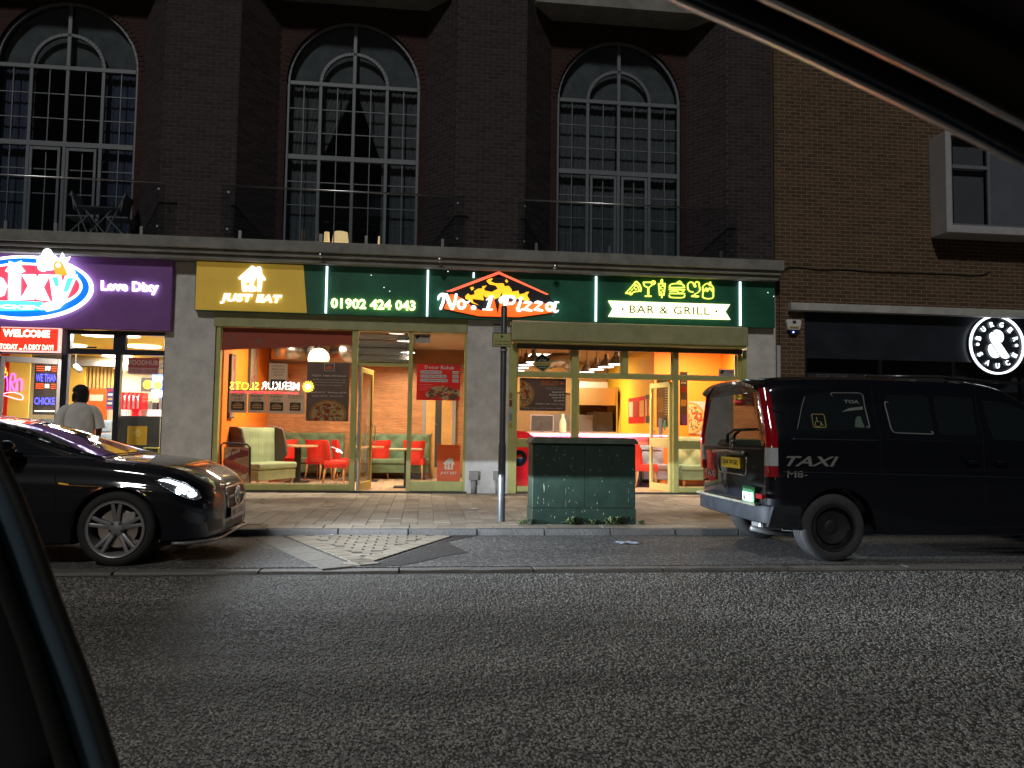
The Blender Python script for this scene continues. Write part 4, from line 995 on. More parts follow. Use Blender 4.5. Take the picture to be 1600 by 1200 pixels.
def pizza(cx,cz,r,y,box,parent,seed=1,rz=None):
    rr=random.Random(seed); rz=rz or r
    def d(px_,pz_,q,n,yy,mb,qz=None):
        p=clip([(px_+q*math.cos(2*math.pi*k/n),pz_+(qz or q)*math.sin(2*math.pi*k/n)) for k in range(n)],*box)
        if p: mb.prism(p,yy,yy+.0008)
    m=MB(); d(cx,cz,r,40,y-.001,m,rz); b=m.build('pizza_picture',M_crust,parent)
    m=MB(); d(cx,cz,r*.87,36,y-.002,m,rz*.87); m.build('cheese_print',M_cheese,b)
    k=0
    for mt,n,s in ((M_pep,22,.13),(M_mush,30,.07),(M_gr,26,.06),(M_olv,26,.035),(M_pep,20,.06)):
        m=MB()
        for i in range(n):
            a=rr.uniform(0,6.28); q=math.sqrt(rr.random())*.78; k+=1
            d(cx+q*r*math.cos(a),cz+q*rz*math.sin(a),r*s*rr.uniform(.7,1.2),9,y-.0025-.00006*k,m,rz*s*rr.uniform(.6,1.1))
        if m.f: o=m.build('topping_print',mt,b); o['kind']='stuff'
def burgerpic(x0,x1,z0,z1,y,parent):
    MB().box(x0,x1,y-.0008,y,z0,z1).build('picture_ground',mat('picture_dark',(.05,.03,.02),.6,n=(20,.5)),parent)
    cx=(x0+x1)/2; w=(x1-x0)*.36; h=(z1-z0)
    for (zz,hh,ww,mt) in ((.2,.14,1,M_cheese),(.34,.10,1.05,M_pep),(.43,.06,1.15,M_gr),(.49,.06,1.08,M_mush)): MB().box(cx-w*ww,cx+w*ww,y-.0022,y-.0009,z0+h*zz,z0+h*(zz+hh)).build('burger_print',mt,parent)
    MB().prism([(cx+w*math.cos(math.pi*k/10),z0+h*.55+h*.3*math.sin(math.pi*k/10)) for k in range(11)],y-.0022,y-.0009).build('burger_print',M_crust,parent)
YPo=YF+.066
def sheet(pl,pr,pt,pb,name,label,cat,mt,group=None,Y=YPo,thick=.003):
    xa,xb=P(pl,(pt+pb)/2,Y)[0],P(pr,(pt+pb)/2,Y)[0]; z1,z0=P((pl+pr)/2,pt,Y)[1],P((pl+pr)/2,pb,Y)[1]
    e=empty(name,((xa+xb)/2,Y,z0),label,cat,group); (MB().add([(xa,Y,z0),(xb,Y,z0),(xb,Y,z1),(xa,Y,z1)],[(0,1,2,3)]) if thick<.01 else MB().box(xa,xb,Y,Y+thick,z0,z1)).build('sheet',mt,e); return e,xa,xb,z0,z1
def ln(e,b,s,u0,u1,v0,v1,mt,bold=.01,y=None,**k):
    xa,xb,z0,z1=b; w,h=xb-xa,z1-z0; return text('lettering',s,xa+w*u0,xa+w*u1,z0+h*v0,z0+h*v1,(y or YPo)-.0015,mt,e,bold=bold,res=1,**k)
# maroon strip across the top of the left window
za=PXz(341,547,YPo); zb=PXz(548,538,YPo)
e=empty('window_banner',(-2.4,YPo,za),'dull red vinyl banner with faded house logo across the top of the left shop window','banner')
M_mar=mat('dull_red_vinyl',(.46,.09,.045),.6,transl=.10,n=(1,.15))
MB().prism([(WL+.002,za),(x1a-.002,zb),(x1a-.002,ZH1-.004),(WL+.002,ZH1-.004)],YPo,YPo+.0005).build('vinyl',M_mar,e)
M_fade=mat('faded_vinyl_print',(.34,.13,.09),.6,transl=.10)
a=P(358,534,YPo);b=P(370,521,YPo); house(a[0],b[0],a[1],b[1],YPo-.003,.002,M_fade,e)
a=P(349,541,YPo);b=P(377,535.5,YPo); text('lettering','JUST EAT',a[0],b[0],a[1],b[1],YPo-.002,M_fade,e,bold=.02,shear=.15)
a=P(397,536,YPo);b=P(411,528,YPo); MB().prism([(a[0],a[1]),(b[0],a[1]),(b[0],a[1]+.04),((a[0]+b[0])/2,b[1]),(a[0],a[1]+.04)],YPo-.002,YPo-.0005).build('flame_mark',M_fade,e)
for k,(l,t1,t2,pr_) in enumerate((('leftmost brown paper advert for a chicken burger in the window','chicken','burger','£3.49'),('brown paper advert for a cheese burger, second in the window row','Cheese','burger','£3.49'),('brown paper advert for a veggie burger, third in the window row','veggie','burger','£3.49'),('brown paper advert of small lines, rightmost of the burger row','mini pitta','& sandwich','fresh daily'))):
    L_=[357.5,387.5,418,447.5][k]; T=[609,610,611,611][k]; B=[645,645,646,647][k]
    e,*b=sheet(L_,L_+28.5,T,B,'burger_poster',l,'poster',M_pap,'burger posters in the left window')
    if k<3: ln(e,b,t1,.12,.88,.84,.97,M_ink); ln(e,b,t2,.16,.84,.68,.82,M_ink); ln(e,b,pr_,.28,.72,.54,.64,M_ink); w=b[1]-b[0]; h=b[3]-b[2]; burgerpic(b[0]+w*.14,b[1]-w*.14,b[2]+h*.12,b[2]+h*.50,YPo-.001,e)
    else: ln(e,b,t1,.2,.8,.88,.94,M_ink); ln(e,b,t2,.1,.9,.76,.83,M_ink); ln(e,b,pr_,.1,.9,.66,.72,M_ink); w=b[1]-b[0]; h=b[3]-b[2]; burgerpic(b[0]+w*.2,b[1]-w*.22,b[2]+h*.14,b[2]+h*.50,YPo-.001,e)
e,*b=sheet(420,449,568,607,'menu_sheet','tall brown paper menu sheet above the veggie burger advert','poster',M_pap)
for i,(s,v) in enumerate((('Half grilled',.86),('flatbread',.74),('chicken & chips',.62),('£5.99',.50))): ln(e,b,s,.15 if len(s)>8 else .25,.85 if len(s)>8 else .75,v,v+.07,M_ink)
w=b[1]-b[0]; h=b[3]-b[2]; burgerpic(b[0]+w*.12,b[1]-w*.1,b[2]+h*.03,b[2]+h*.36,YPo-.001,e)
e,*b=sheet(479,545.5,566,658,'pizza_poster','tall dark pizza specials poster with large pizza in the left window','poster',M_dk)
ln(e,b,'PIZZA TIME SPECIALS!',.12,.92,.755,.785,M_cr,bold=.02); 
for i,s in enumerate(('Satisfy your cravings anytime with','our freshly baked pizzas, made with','the finest ingredients!')): ln(e,b,s,.14+.07*(i==2),.9-.07*(i==2),.69-i*.045,.71-i*.045,M_cr,bold=.02)
ln(e,b,'Small £3.99   Medium £5.99',.08,.94,.475,.50,M_wp,bold=.02); ln(e,b,'Large £7.99   XL £10.99',.14,.86,.41,.435,M_wp,bold=.02)
xa,xb,z0,z1=b; w=xb-xa; h=z1-z0; pizza(xa+w*.52,z0+h*.12,w*.44,YPo-.001,(xa+.004,xb-.004,z0+.004,z0+h*.40),e,3,rz=h*.245)
m=MB(); 
for (u0,u1,v0,v1) in ((.40,.64,.975,.98),(.40,.64,.85,.855),(.40,.41,.855,.975),(.63,.64,.855,.975)): m.box(xa+w*u0,xa+w*u1,YPo-.002,YPo-.0005,z0+h*v0,z0+h*v1)
m.build('logo_frame',M_wp,e); MB().prism([(xa+w*.43,z0+h*.88),(xa+w*.61,z0+h*.88),(xa+w*.61,z0+h*.905),(xa+w*.52,z0+h*.95),(xa+w*.43,z0+h*.905)],YPo-.002,YPo-.0005).build('flame_mark',mat('print_orange',(.7,.15,.02),.6),e)
# red kebab poster
e,*b=sheet(651,719,569,625.5,'kebab_poster','red doner kebab poster with white price bars on the right window','poster',M_red)
ln(e,b,'Doner Kebab',.18,.86,.86,.96,M_wp,bold=.025); xa,xb,z0,z1=b; w=xb-xa; h=z1-z0
for i,(s,u) in enumerate((('Doner Meat & Chips',.58),('Doner Meat Wrap & Chips',.69),('Doner Meat Burger & Chips',.72))):
    v=.735-i*.115
    MB().prism([(xa+w*.07,z0+h*(v+.04)),(xa+w*.09,z0+h*v),(xa+w*(u-.02),z0+h*v),(xa+w*u,z0+h*(v+.04)),(xa+w*(u-.02),z0+h*(v+.085)),(xa+w*.09,z0+h*(v+.085))],YPo-.002,YPo-.0005).build('price_bar',M_wp,e)
    MB().box(xa+w*.82,xa+w*.96,YPo-.002,YPo-.0005,z0+h*v,z0+h*(v+.085)).build('price_bar',M_wp,e)
    text('lettering',s,xa+w*.09,xa+w*(u-.02),z0+h*(v+.02),z0+h*(v+.065),YPo-.003,M_ink,e,bold=.02,res=1); text('lettering',['£4.99','£5.99','£4.99'][i],xa+w*.84,xa+w*.94,z0+h*(v+.02),z0+h*(v+.065),YPo-.003,M_ink,e,bold=.02,res=1)
for i in range(4): ln(e,b,['Served with salad and','sauce of your choice','or garlic mayo and','mint sauce'][i],.08,.36 if i<3 else .24,.42-i*.045,.44-i*.045,M_wp,bold=0)
rr=random.Random(5)
for name_,mt,n,s in (('bread_print',M_mush,14,.10),('meat_print',mat('kebab_meat',(.22,.09,.04),.7),26,.055),('chips_print',M_cheese,16,.05),('salad_print',M_gr,10,.03)):
    m=MB()
    for i in range(n):
        u=rr.uniform(.30,.94); hh=.30-.35*abs(u-.62); v=rr.uniform(.05,max(.12,hh+.08)); q=s*rr.uniform(.6,1.2)
        p=clip([(xa+w*u+w*q*math.cos(k*.785+i),z0+h*v+h*q*.8*math.sin(k*.785+i)) for k in range(8)],xa,xb,z0,z1)
        if p: m.prism(p,YPo-.002-.00008*i-(.0012 if mt!=M_mush else 0),YPo-.0008)
    o=m.build(name_,mt,e); o['kind']='stuff'
# small white stickers
for (l,r_,t_,b_,lab) in ((647,672,522,536,'white security sticker at the top left of the right window pane'),(1123,1147,577,590,'white security sticker in the top corner of the orange right-hand pane')):
    e,*b=sheet(l,r_,t_,b_,'security_sticker',lab,'sticker',mat('pale_sticker',(.5,.45,.4),.5))
    ln(e,b,'CCTV',.5,.93,.5,.75,M_ink,bold=.03); xa,xb,z0,z1=b; w=xb-xa;h=z1-z0
    MB().prism([(xa+w*.08,z0+h*.55),(xa+w*.2,z0+h*.9),(xa+w*.42,z0+h*.8),(xa+w*.3,z0+h*.62),(xa+w*.22,z0+h*.4)],YPo-.002,YPo-.0005).build('camera_print',M_blackm,e)
# orange delivery panel low in the right pane
e,*b=sheet(683,719,695,754,'delivery_panel','orange rounded delivery panel with house logo low in the right window pane','panel',mat('delivery_orange',(.70,.10,.01),.5,transl=.10,n=(1,.1)))
xa,xb,z0,z1=b; w=xb-xa; h=z1-z0; house(xa+w*.26,xa+w*.76,z0+h*.34,z0+h*.66,YPo-.003,.002,M_cr,e); ln(e,b,'JUST EAT',.14,.86,.20,.29,M_cr,bold=.025,shear=.15)
# landscape poster on the right shop
e,*b=sheet(812,884,591,642,'specials_poster','wide dark pizza specials poster with half a pizza behind the right glass','poster',M_dk)
xa,xb,z0,z1=b; w=xb-xa; h=z1-z0; pizza(xa+w*.03,z0+h*.50,w*.29,YPo-.001,(xa+.003,xb-.003,z0+.003,z1-.003),e,8,rz=h*.42)
ln(e,b,'PIZZA TIME',.45,.83,.87,.95,mat('print_orange',(.7,.15,.02),.6),bold=.02); ln(e,b,'SPECIALS!',.45,.83,.78,.86,mat('print_orange',(.7,.15,.02),.6),bold=.02)
for i,(s,u) in enumerate((('Small £3.99',.70),('Medium £5.99',.64),('Large £7.99',.70),('XL £10.99',.74))): ln(e,b,s,u,.97,.56-i*.088,.61-i*.088,M_wp,bold=.03)
ln(e,b,'Available 7 days 11am to 11pm',.34,.97,.19,.235,M_wp,bold=.02); ln(e,b,'Indulge in the perfect luxurious delight!',.08,.93,.06,.10,M_cr,bold=.01); ln(e,b,'Satisfy your cravings anytime',.54,.97,.70,.72,M_wp); ln(e,b,'freshly baked pizzas',.58,.97,.66,.68,M_wp)
MB().box(xa+w*.85,xa+w*.97,YPo-.002,YPo-.0005,z0+h*.78,z0+h*.95).build('logo_box',mat('poster_slate',(.10,.09,.09),.6),e); MB().prism([(xa+w*.87,z0+h*.82),(xa+w*.95,z0+h*.82),(xa+w*.95,z0+h*.86),(xa+w*.91,z0+h*.91),(xa+w*.87,z0+h*.86)],YPo-.003,YPo-.0021).build('flame_mark',mat('print_orange',(.7,.15,.02),.6),e)
# halal hexagon sticker
e=empty('halal_sticker',(P(847,567,YPo)[0],YPo,PXz(847,582,YPo)),'hexagonal green and gold halal sticker in the upper right-shop window','sticker')
ch_=cv(780,530,7.5,YPo)
mb=MB(); poly(mb,[(505,168),(602,228),(600,325),(512,390),(412,322),(410,225)],YPo,.002,ch_); mb.build('border',mat('gold_print',(.62,.50,.16),.5),e)
mb=MB(); poly(mb,[(505,182),(590,235),(588,318),(510,375),(424,316),(422,232)],YPo-.002,.0015,ch_); mb.build('face',mat('sticker_dark_green',(.04,.07,.06),.5),e)
mb=MB(); poly(mb,[(395,268),(618,262),(610,308),(400,312)],YPo-.004,.0015,ch_); mb.build('band',mat('gold_print',(.62,.50,.16),.5),e)
a=ch_(425,302); b=ch_(592,276); text('lettering','HALAL FOOD',a[0],b[0],a[1],b[1],YPo-.005,M_ink,e,bold=.02,res=1); a=ch_(468,338); b=ch_(548,325); text('lettering','100% Halal',a[0],b[0],a[1],b[1],YPo-.004,M_wp,e,bold=.01,res=1)
mb=MB(); 
for i,p_ in enumerate(([(548,222),(540,240),(515,246),(500,240)],[(540,236),(545,250),(530,254),(522,246)],[(512,215),(514,244)],[(500,212),(492,230),(486,246)],[(486,216),(488,240),(474,252),(466,246)])): stroke(mb,p_,5,YPo-.0035-.0003*i,.001,ch_,n=4)
mb.build('arabic_lettering',M_wp,e)
# wavy menu banner inside on the orange wall, wall pictures
for (l,r_,t_,b_,Y,lab,nm) in ((1062,1074,581,665,15.2,'narrow dark hanging menu banner beside the orange wall','menu_banner'),):
    e,*b=sheet(l,r_,t_,b_,nm,lab,'banner',M_dk,Y=Y); xa,xb,z0,z1=b; w=xb-xa;h=z1-z0
    for i,(v,c) in enumerate(((.62,M_pep),(.36,M_cheese),(.78,M_wp))): MB().box(xa+w*.15,xb-w*.15,Y-.003,Y-.001,z0+h*v,z0+h*(v+(.12 if i<2 else .03))).build('food_picture',c,e)
    MB().box(xa+w*.3,xb,Y-.004,Y-.001,z0+.02,z0+h*.2).build('purple_print',mat('print_purple',(.16,.04,.2),.6),e)
# pizza wall picture on the orange back wall
e,*b=sheet(1076,1180,628,679,'pizza_wall_picture','large grey wall picture of a round pizza on the orange wall above the green seat','picture',mat('grey_picture',(.42,.34,.30),.6,n=(3,.2)),Y=YO-.02,thick=.015)
xa,xb,z0,z1=b; c=P(1077,654,YO-.02); pizza(c[0],c[1],.37,YO-.021,(xa+.003,xb,z0+.003,z1-.003),e,12,rz=.37)
MB().box(P(1102,654,YO)[0],P(1125,654,YO)[0],YO-.024,YO-.0205,PXz(1105,662,YO),PXz(1105,647,YO)).build('red_flash',M_red,e)
# left orange wall pictures (on the side wall)
for (ya,yb_,z0,z1,lab) in ((14.75,15.1,1.3,2.5,'narrow food picture on the orange side wall nearest the window'),(16.3,17.0,1.9,3.0,'tall framed picture of red chillies on the orange side wall')):
    e=empty('wall_picture',(XL,(ya+yb_)/2,z0),lab,'picture',group='pictures on the orange side wall')
    MB().box(XL+.002,XL+.05,ya,yb_,z0,z1).build('frame',mat('dark_frame',(.06,.05,.04),.6),e)
    MB().box(XL+.0505,XL+.052,ya+.03,yb_-.03,z0+.03,z1-.03).build('print',mat('chilli_print_ground',(.30,.24,.16),.6,n=(20,.5)),e)
    m=MB(); rr=random.Random(2)
    for i in range(22):
        y=rr.uniform(ya+.08,yb_-.08); z=rr.uniform(z0+.1,z1-.12); m.xprism([(y-.018,z-.09),(y+.018,z-.07),(y+.03,z+.09),(y-.004,z+.1)],XL+.0522+.0001*i,XL+.0535+.0001*i)
    o=m.build('chilli_print',M_pep,e); o['kind']='stuff'
# ================================================================ FURNITURE
M_velR=mat('red_velvet',(.66,.035,.018),.8,n=(6,.15)); M_velG=mat('green_velvet',(.13,.22,.13),.75,n=(6,.15)); M_velP=mat('pale_green_velvet',(.25,.31,.18),.75,n=(6,.12)); M_velB=mat('brown_fabric',(.07,.05,.04),.85)
M_leg=mat('beech_leg',(.52,.28,.11),.5,n=(10,.15)); M_top=mat('table_top_wood',(.55,.38,.22),.35,n=(6,.15))
def chair():
    e=empty('dining_chair',(0,0,0)); rg=[]
    for v in [0,.12,.3,.5,.7,.88,.97,1]:
        w=.20+.055*v; z=.40+.47*v; y=-.20-.06*v*v; t=.035 if v<.95 else .018; n=9; o_=[];i_=[]
        for k in range(n):
            u=-1+2*k/(n-1); zz=z+(.02*abs(u)**3 if v>.9 else 0); wr=.10*abs(u)**3
            o_.append(Vector((u*w,y+wr-t,zz))); i_.append(Vector((u*w*.93,y+wr*.9+t,zz)))
        rg.append(o_+i_[::-1])
    MB().rings(rg).build('backrest',M_velR,e,auto=50)
    m=MB(); rg=[]
    for z,s in ((.34,.96),(.36,1),(.44,1),(.475,.95),(.485,.8)): rg.append([Vector((x*s,y*s,z)) for x,y in ((-.22,-.20),(.22,-.20),(.235,0),(.22,.22),(.1,.25),(-.1,.25),(-.22,.22),(-.235,0))])
    m.rings(rg).build('seat',M_velR,e,auto=50)
    for sx in (-1,1):
        for sy in (-1,1): MB().tube([(sx*.18,sy*.17,.345),(sx*.20,sy*.20+(-.03 if sy<0 else 0),0)],[.024,.014],8).build('leg',M_leg,e,smooth=True)
    return e
def sofa(w,ht=1.02,mt=None,wing=False,base=True):
    mt=mt or M_velG; e=empty('booth_seat',(0,0,0)); nx=int(w/.035); nz=16; yb=.32
    F=[]
    for j in range(nz+1):
        z=.42+(ht-.42)*j/nz; row=[]
        for i in range(nx+1):
            x=-w/2+w*i/nx; U=x/.20; V=(z-.42)/.20
            if wing: bulge=.035*abs(math.cos(math.pi*x/.085))**.7*(1-.3*abs(math.sin(V*math.pi)))
            else:
                a=abs(math.sin(math.pi*(U+V)/2))*abs(math.sin(math.pi*(U-V)/2)); bulge=.05*a**.45
            edge=min(1,(w/2-abs(x))/.05,(ht-z)/.04+.25)
            row.append(Vector((x,yb-.06-bulge*edge+.10*(z-.42)*.5,z)))
        F.append(row)
    m=MB(); m.rings([[p for p in r_] for r_ in F],cap=False,close=False); bk=m.build('backrest',mt,e,smooth=True)
    if not wing:
        m=MB()
        for j in range(1,6):
            for i in range(-int(w/.2)-1,int(w/.2)+2):
                x=i*.2; z=.42+j*.2
                if (i+j)%2==0 and abs(x)<w/2-.06 and z<ht-.06: m.lathe([(0,0),(.014,.002),(.012,.012),(0,.014)],(x,yb-.078+.05*(z-.42),z),8,'y')
        o=m.build('buttons',mt,bk); o['kind']='stuff'
    MB().box(-w/2,w/2,yb,yb+.09,.14,ht-.01).build('back_shell',M_velB if wing else mt,e)
    if wing:
        for s in (-1,1):
            m=MB(); a=s*w/2; m.xprism([(yb-.34,.62),(yb-.30,.86),(yb-.22,ht-.03),(yb-.1,ht+.01),(yb+.09,ht+.01),(yb+.09,.2),(yb-.1,.3)],min(a,a+s*.06),max(a,a+s*.06)); bevel(m.build('wing',M_velB,e),.02,3)
    bevel(MB().box(-w/2+.01,w/2-.01,-.30,yb-.075,.34,.46).build('seat_cushion',mt,e),.035,3)
    bevel(MB().box(-w/2+.02,w/2-.02,-.27,yb-.01,.14,.338).build('seat_base',mt,e),.015,2)
    for sx in (-1,1):
        for sy in (-.22,.30): MB().tube([(sx*(w/2-.08),sy,.14),(sx*(w/2-.07),sy,0)],[.026,.018],8).build('leg',M_leg,e,smooth=True)
    return e
def place(e,x,y,rz,label,cat,group=None):
    e.location=(x,y,.004); e.rotation_euler=(0,0,rz); tag(e,label,cat,group)
c0=chair()
def GX(px,py): return G(px,py,0)
CH=[(G(445,752),20,'red velvet chair just behind the hot dog bin board in the left window'),
    (G(497,750),150,'red velvet chair turned sideways to the round table, left of the pair'),
    (G(521,757),95,'red velvet chair nearest the left window, right of the round table'),
    (G(536,752),100,'red velvet chair half hidden behind the nearest chair by the window post'),
    (G(592,748),182,'red velvet chair seen from behind in the doorway'),
    (G(648,750),172,'red velvet chair right of the thin-legged table behind the mullion'),
    ((G(1004,758)[0]-.12,15.6),80,'red chair seat at the black table in the serving room')]
for k,((x,y),a,l) in enumerate(CH):
    e=c0 if k==0 else copy_tree(c0)
    place(e,x,y+.1,math.radians(a-180),l,'chair','red velvet dining chairs')
s=sofa(1.75); place(s,PXx(473,YBK-.5,700),YBK-.44,0,'green button-tufted bench along the wood wall, left of the window post','bench','green button-tufted benches on the wood wall')
s=sofa(1.75); place(s,PXx(612,YBK-.5,700),YBK-.44,0,'green button-tufted bench along the wood wall, seen through the doorway','bench','green button-tufted benches on the wood wall')
s=sofa(1.15,1.13,M_velP,wing=True); place(s,XL+.62,15.35,math.radians(62)+math.pi*0,'pale green channelled booth with brown wing sides at the orange wall','bench')
s=sofa(1.2,1.13,M_velG,wing=True); place(s,P(733,700,15.3)[0]+.45,15.4,math.radians(-80),'green high-backed booth half hidden at the right edge of the seating room','bench')
s=sofa(1.9,1.06,M_velP,wing=False); s.children[0].data.materials[0]=M_velP
place(s,P(1115,700,YO-.4)[0]+.1,YO-.48,0,'pale green tufted bench under the pizza picture in the serving room','bench')
for ch_o in s.children:
    if ch_o.name.startswith('seat'): ch_o.data.materials[0]=M_velG
s=sofa(.9,.86,mat('grey_blue_velvet',(.22,.26,.34),.75)); place(s,P(1003,700,16.3)[0]+.1,16.25,0,'grey-blue low seat behind the black table in the serving room','bench')
def table(x,y,h,rx,label,post='square',mt=M_top,round_=True,group=None):
    e=empty('cafe_table',(x,y,.004),label,'table',group); z=.004
    if round_: MB().lathe([(0,0),(rx,0),(rx,.035),(0,.035)],(x,y,h-.035),32).build('tabletop',mt,e,auto=40)
    else: bevel(MB().box(x-rx,x+rx,y-.3,y+.3,h-.03,h).build('tabletop',mt,e),.005,1)
    if post=='square': MB().box(x-.06,x+.06,y-.06,y+.06,.03,h-.036).build('post',M_blackm,e)
    else: MB().tube([(x,y,.02),(x,y,h-.036)],.03,12).build('post',M_blackm,e,smooth=True)
    MB().box(x-.22,x+.22,y-.22,y+.22,.004,.028).build('foot_plate',M_blackm,e); return e
x,y=G(464,754); table(x,y,.78,.40,'round wood-topped table on a thick dark post in the left window')
x,y=G(633,762); table(x,y,.76,.32,'wood-topped table with thin black post beside the door mullion',post='round',round_=False)
table(P(575,700,17)[0],17.0,.76,.35,'small round table in the middle of the room behind the door',post='round')
x=P(1014,700,15.7)[0]; table(x-.12,15.9,.78,.36,'black-topped table with slim black leg in the serving room',post='round',mt=M_blackm,round_=False)
# hot dog bin board in the left window
e=empty('hot_dog_board',(P(368,700,YF+.2)[0],YF+.18,0),'black framed hot dog snack board standing low in the left window','board')
fr=lambda px,py:P(px,py,YF+.2)
a=fr(346,753);b=fr(391,753);c=fr(391,694);d_=fr(345,692)
m=MB(); zz=.3
m.tube([(a[0],YF+.2,.0),(d_[0],YF+.2,d_[1]-.05),(d_[0]+.05,YF+.2,d_[1]),(c[0]-.06,YF+.2,c[1]),(c[0],YF+.2,c[1]-.06),(b[0],YF+.2,0)],.018,8); m.build('frame',M_blackm,e,smooth=True)
bb=MB().box(a[0]+.02,b[0]-.03,YF+.21,YF+.225,.02,c[1]-.06).build('printed_board',mat('snack_board',(.48,.24,.12),.6,n=(6,.25)),e)
W_=b[0]-a[0]; Hh=c[1]
m=MB(); m.prism([(a[0]+.03,Hh*.55),(a[0]+W_*.35,Hh*.9),(b[0]-.05,Hh*.86),(b[0]-.05,Hh*.75),(a[0]+W_*.5,Hh*.7)],YF+.206,YF+.2095); m.build('top_print',mat('snack_dark_red',(.22,.03,.02),.6),bb)
m=MB(); mm=[0]
stroke(m,[(0,0),(.5,-.28),(1,-.5)],.34,YF+.203,.003,lambda u,v:(a[0]+W_*(.15+.75*u),Hh*(.62+.42*v))); m.build('sausage_print',mat('sausage',(.35,.06,.03),.5),bb)
m=MB(); stroke(m,[(0,0),(.08,-.15),(.18,0),(.28,-.18),(.4,-.08),(.5,-.28),(.6,-.18),(.7,-.4),(.82,-.3),(.9,-.48)],.06,YF+.200,.002,lambda u,v:(a[0]+W_*(.15+.75*u),Hh*(.65+.42*v))); m.build('ketchup_print',mat('ketchup',(.6,.10,.06),.4),bb)
t=text_mb('Rollover',0,1,0,1,YF+.198,bold=.03); m=MB(); m.add([(a[0]+W_*(.14+.78*p[0]),YF+.198,Hh*(.09+.20*p[0]+.15*p[2])) for p in t.v],t.f); m.build('lettering',mat('snack_cream',(.72,.52,.30),.6),bb)
t=text_mb('HOT DOGS',0,1,0,1,YF+.198,bold=.03); m=MB(); m.add([(a[0]+W_*(.1+.5*p[0]),YF+.198,Hh*(.70+.14*p[0]+.06*p[2])) for p in t.v],t.f); m.build('lettering',M_cr,bb)
MB().lathe([(0,0),(.05,0),(.05,.002),(0,.002)],(a[0]+W_*.25,YF+.202,Hh*.34),16,'y').build('badge',M_black,bb)
# back door with glass slot
xa,xb=P(660,650,YBK)[0],P(712,650,YBK)[0]; zt=2.15
e=empty('interior_door',((xa+xb)/2,YBK,0),'pale oak door with tall glass slot at the back of the seating room','door')
MB().box(xa,xa+.08,YBK-.08,YBK-.016,0,zt).build('frame',mat('grey_trim',(.3,.3,.3),.6),e); MB().box(xb-.08,xb,YBK-.08,YBK-.016,0,zt).build('frame',mat('grey_trim',(.3,.3,.3),.6),e)
s0,s1_=P(680,650,YBK)[0],P(690,650,YBK)[0]
M_oak=mat('oak_door',(.66,.38,.12),.45,n=(5,.15))
m=MB(); m.box(xa+.082,s0,YBK-.07,YBK-.018,.01,zt); m.box(s1_,xb-.082,YBK-.07,YBK-.018,.01,zt); m.box(s0,s1_,YBK-.069,YBK-.019,.01,.25); m.build('leaf',M_oak,e)
MB().box(s0,s1_,YBK-.06,YBK-.05,.25,zt).build('glass_slot',mat('dark_glass',(.06,.07,.07),.08),e); MB().tube([(xa+.13,YBK-.1,1.02),(xa+.24,YBK-.1,1.02)],.012,8).build('handle',M_steel,e,smooth=True)
# extraction duct, globe
M_duct=mat('foil_duct',(.48,.47,.45),.25,metal=1,bump=(14,.8))
e=empty('extraction_duct',(-1.6,17,2.6),'silver foil extraction duct with hood below the seating room ceiling','duct')
def pp(px,py,Y): a=P(px,py,Y); return (a[0],Y,a[1])
m=MB(); path=[pp(452,540,17.2),pp(452,562,17.2)]; m.tube([(path[0][0],17.2,3.04),(path[0][0],17.2,2.62)],.38,24); m.build('drum',M_duct,e,smooth=True)
m=MB(); n=14; cpt=[pp(505,545,17.4),pp(530,552,17.0),pp(548,548,16.4)]; q=smooth_path([(0,0),(1,0),(2,0)],2)
pth=[Vector(cpt[0]).lerp(Vector(cpt[1]),i/8) for i in range(8)]+[Vector(cpt[1]).lerp(Vector(cpt[2]),i/8) for i in range(9)]
m.tube(pth,[.24+(.012 if i%2 else 0) for i in range(len(pth))],20); m.build('flexible_pipe',M_duct,e,smooth=True)
MB().box(-3.0,-.3,17.6,18.3,2.72,3.04).build('plenum',M_duct,e)
x,z=P(498,561,16.0)
e=empty('globe_lamp',(x,16.0,z-.22),'round paper globe lampshade hanging behind the pizza poster','lamp')
MB().lathe([(.001,-.22)]+[(.22*math.cos(t),.22*math.sin(t)) for t in [math.radians(d) for d in range(-80,81,16)]]+[(.001,.22)],(x,16,z),24).build('shade',mat('paper_globe',(.75,.62,.42),.8,es=.05,ec=(1,.8,.5)),e,smooth=True)
MB().tube([(x,16,z+.22),(x,16,ZC)],.006,6).build('cable',M_blackm,e)
# ================================================================ LAMPS
M_glow=mat('lamp_diffuser',(1,.93,.8),.5,es=9,ec=(1,.93,.82)); M_shade=mat('grey_metal_shade',(.20,.18,.15),.5)
def pendant(x,y,z,r,label,group,power,col=(1,.80,.55)):
    e=empty('pendant_lamp',(x,y,z),label,'lamp',group)
    MB().lathe([(r,0),(r*1.0,.02),(r*.72,r*.55),(r*.30,r*1.0),(r*.28,r*1.5),(.001,r*1.55)],(x,y,z+.004),24).build('shade',M_shade,e,auto=40)
    MB().lathe([(.001,0),(r*.93,0),(r*.93,.003),(.001,.003)],(x,y,z),24).build('diffuser',M_glow,e)
    MB().tube([(x,y,z+r*1.55),(x,y,ZC)],.007,6).build('cable',M_blackm,e)
    if power:
        l=bpy.data.lights.new('bulb','SPOT'); l.energy=power; l.color=col; l.spot_size=math.radians(165); l.spot_blend=.6; l.shadow_soft_size=.12
        o=bpy.data.objects.new('bulb',l); link(o); o.parent=e; o.location=(0,0,-.02)
for k,(px,py,Y) in enumerate(((620,521,15.0),(632,533,16.0),(637,551,17.3))):
    x,z=P(px,py,Y); pendant(x,Y,z,.17,['nearest bright pendant lamp behind the louvres over the door','middle pendant lamp behind the louvres over the door','farthest pendant lamp behind the louvres over the door'][k],'pendant lamps over the doorway',200)
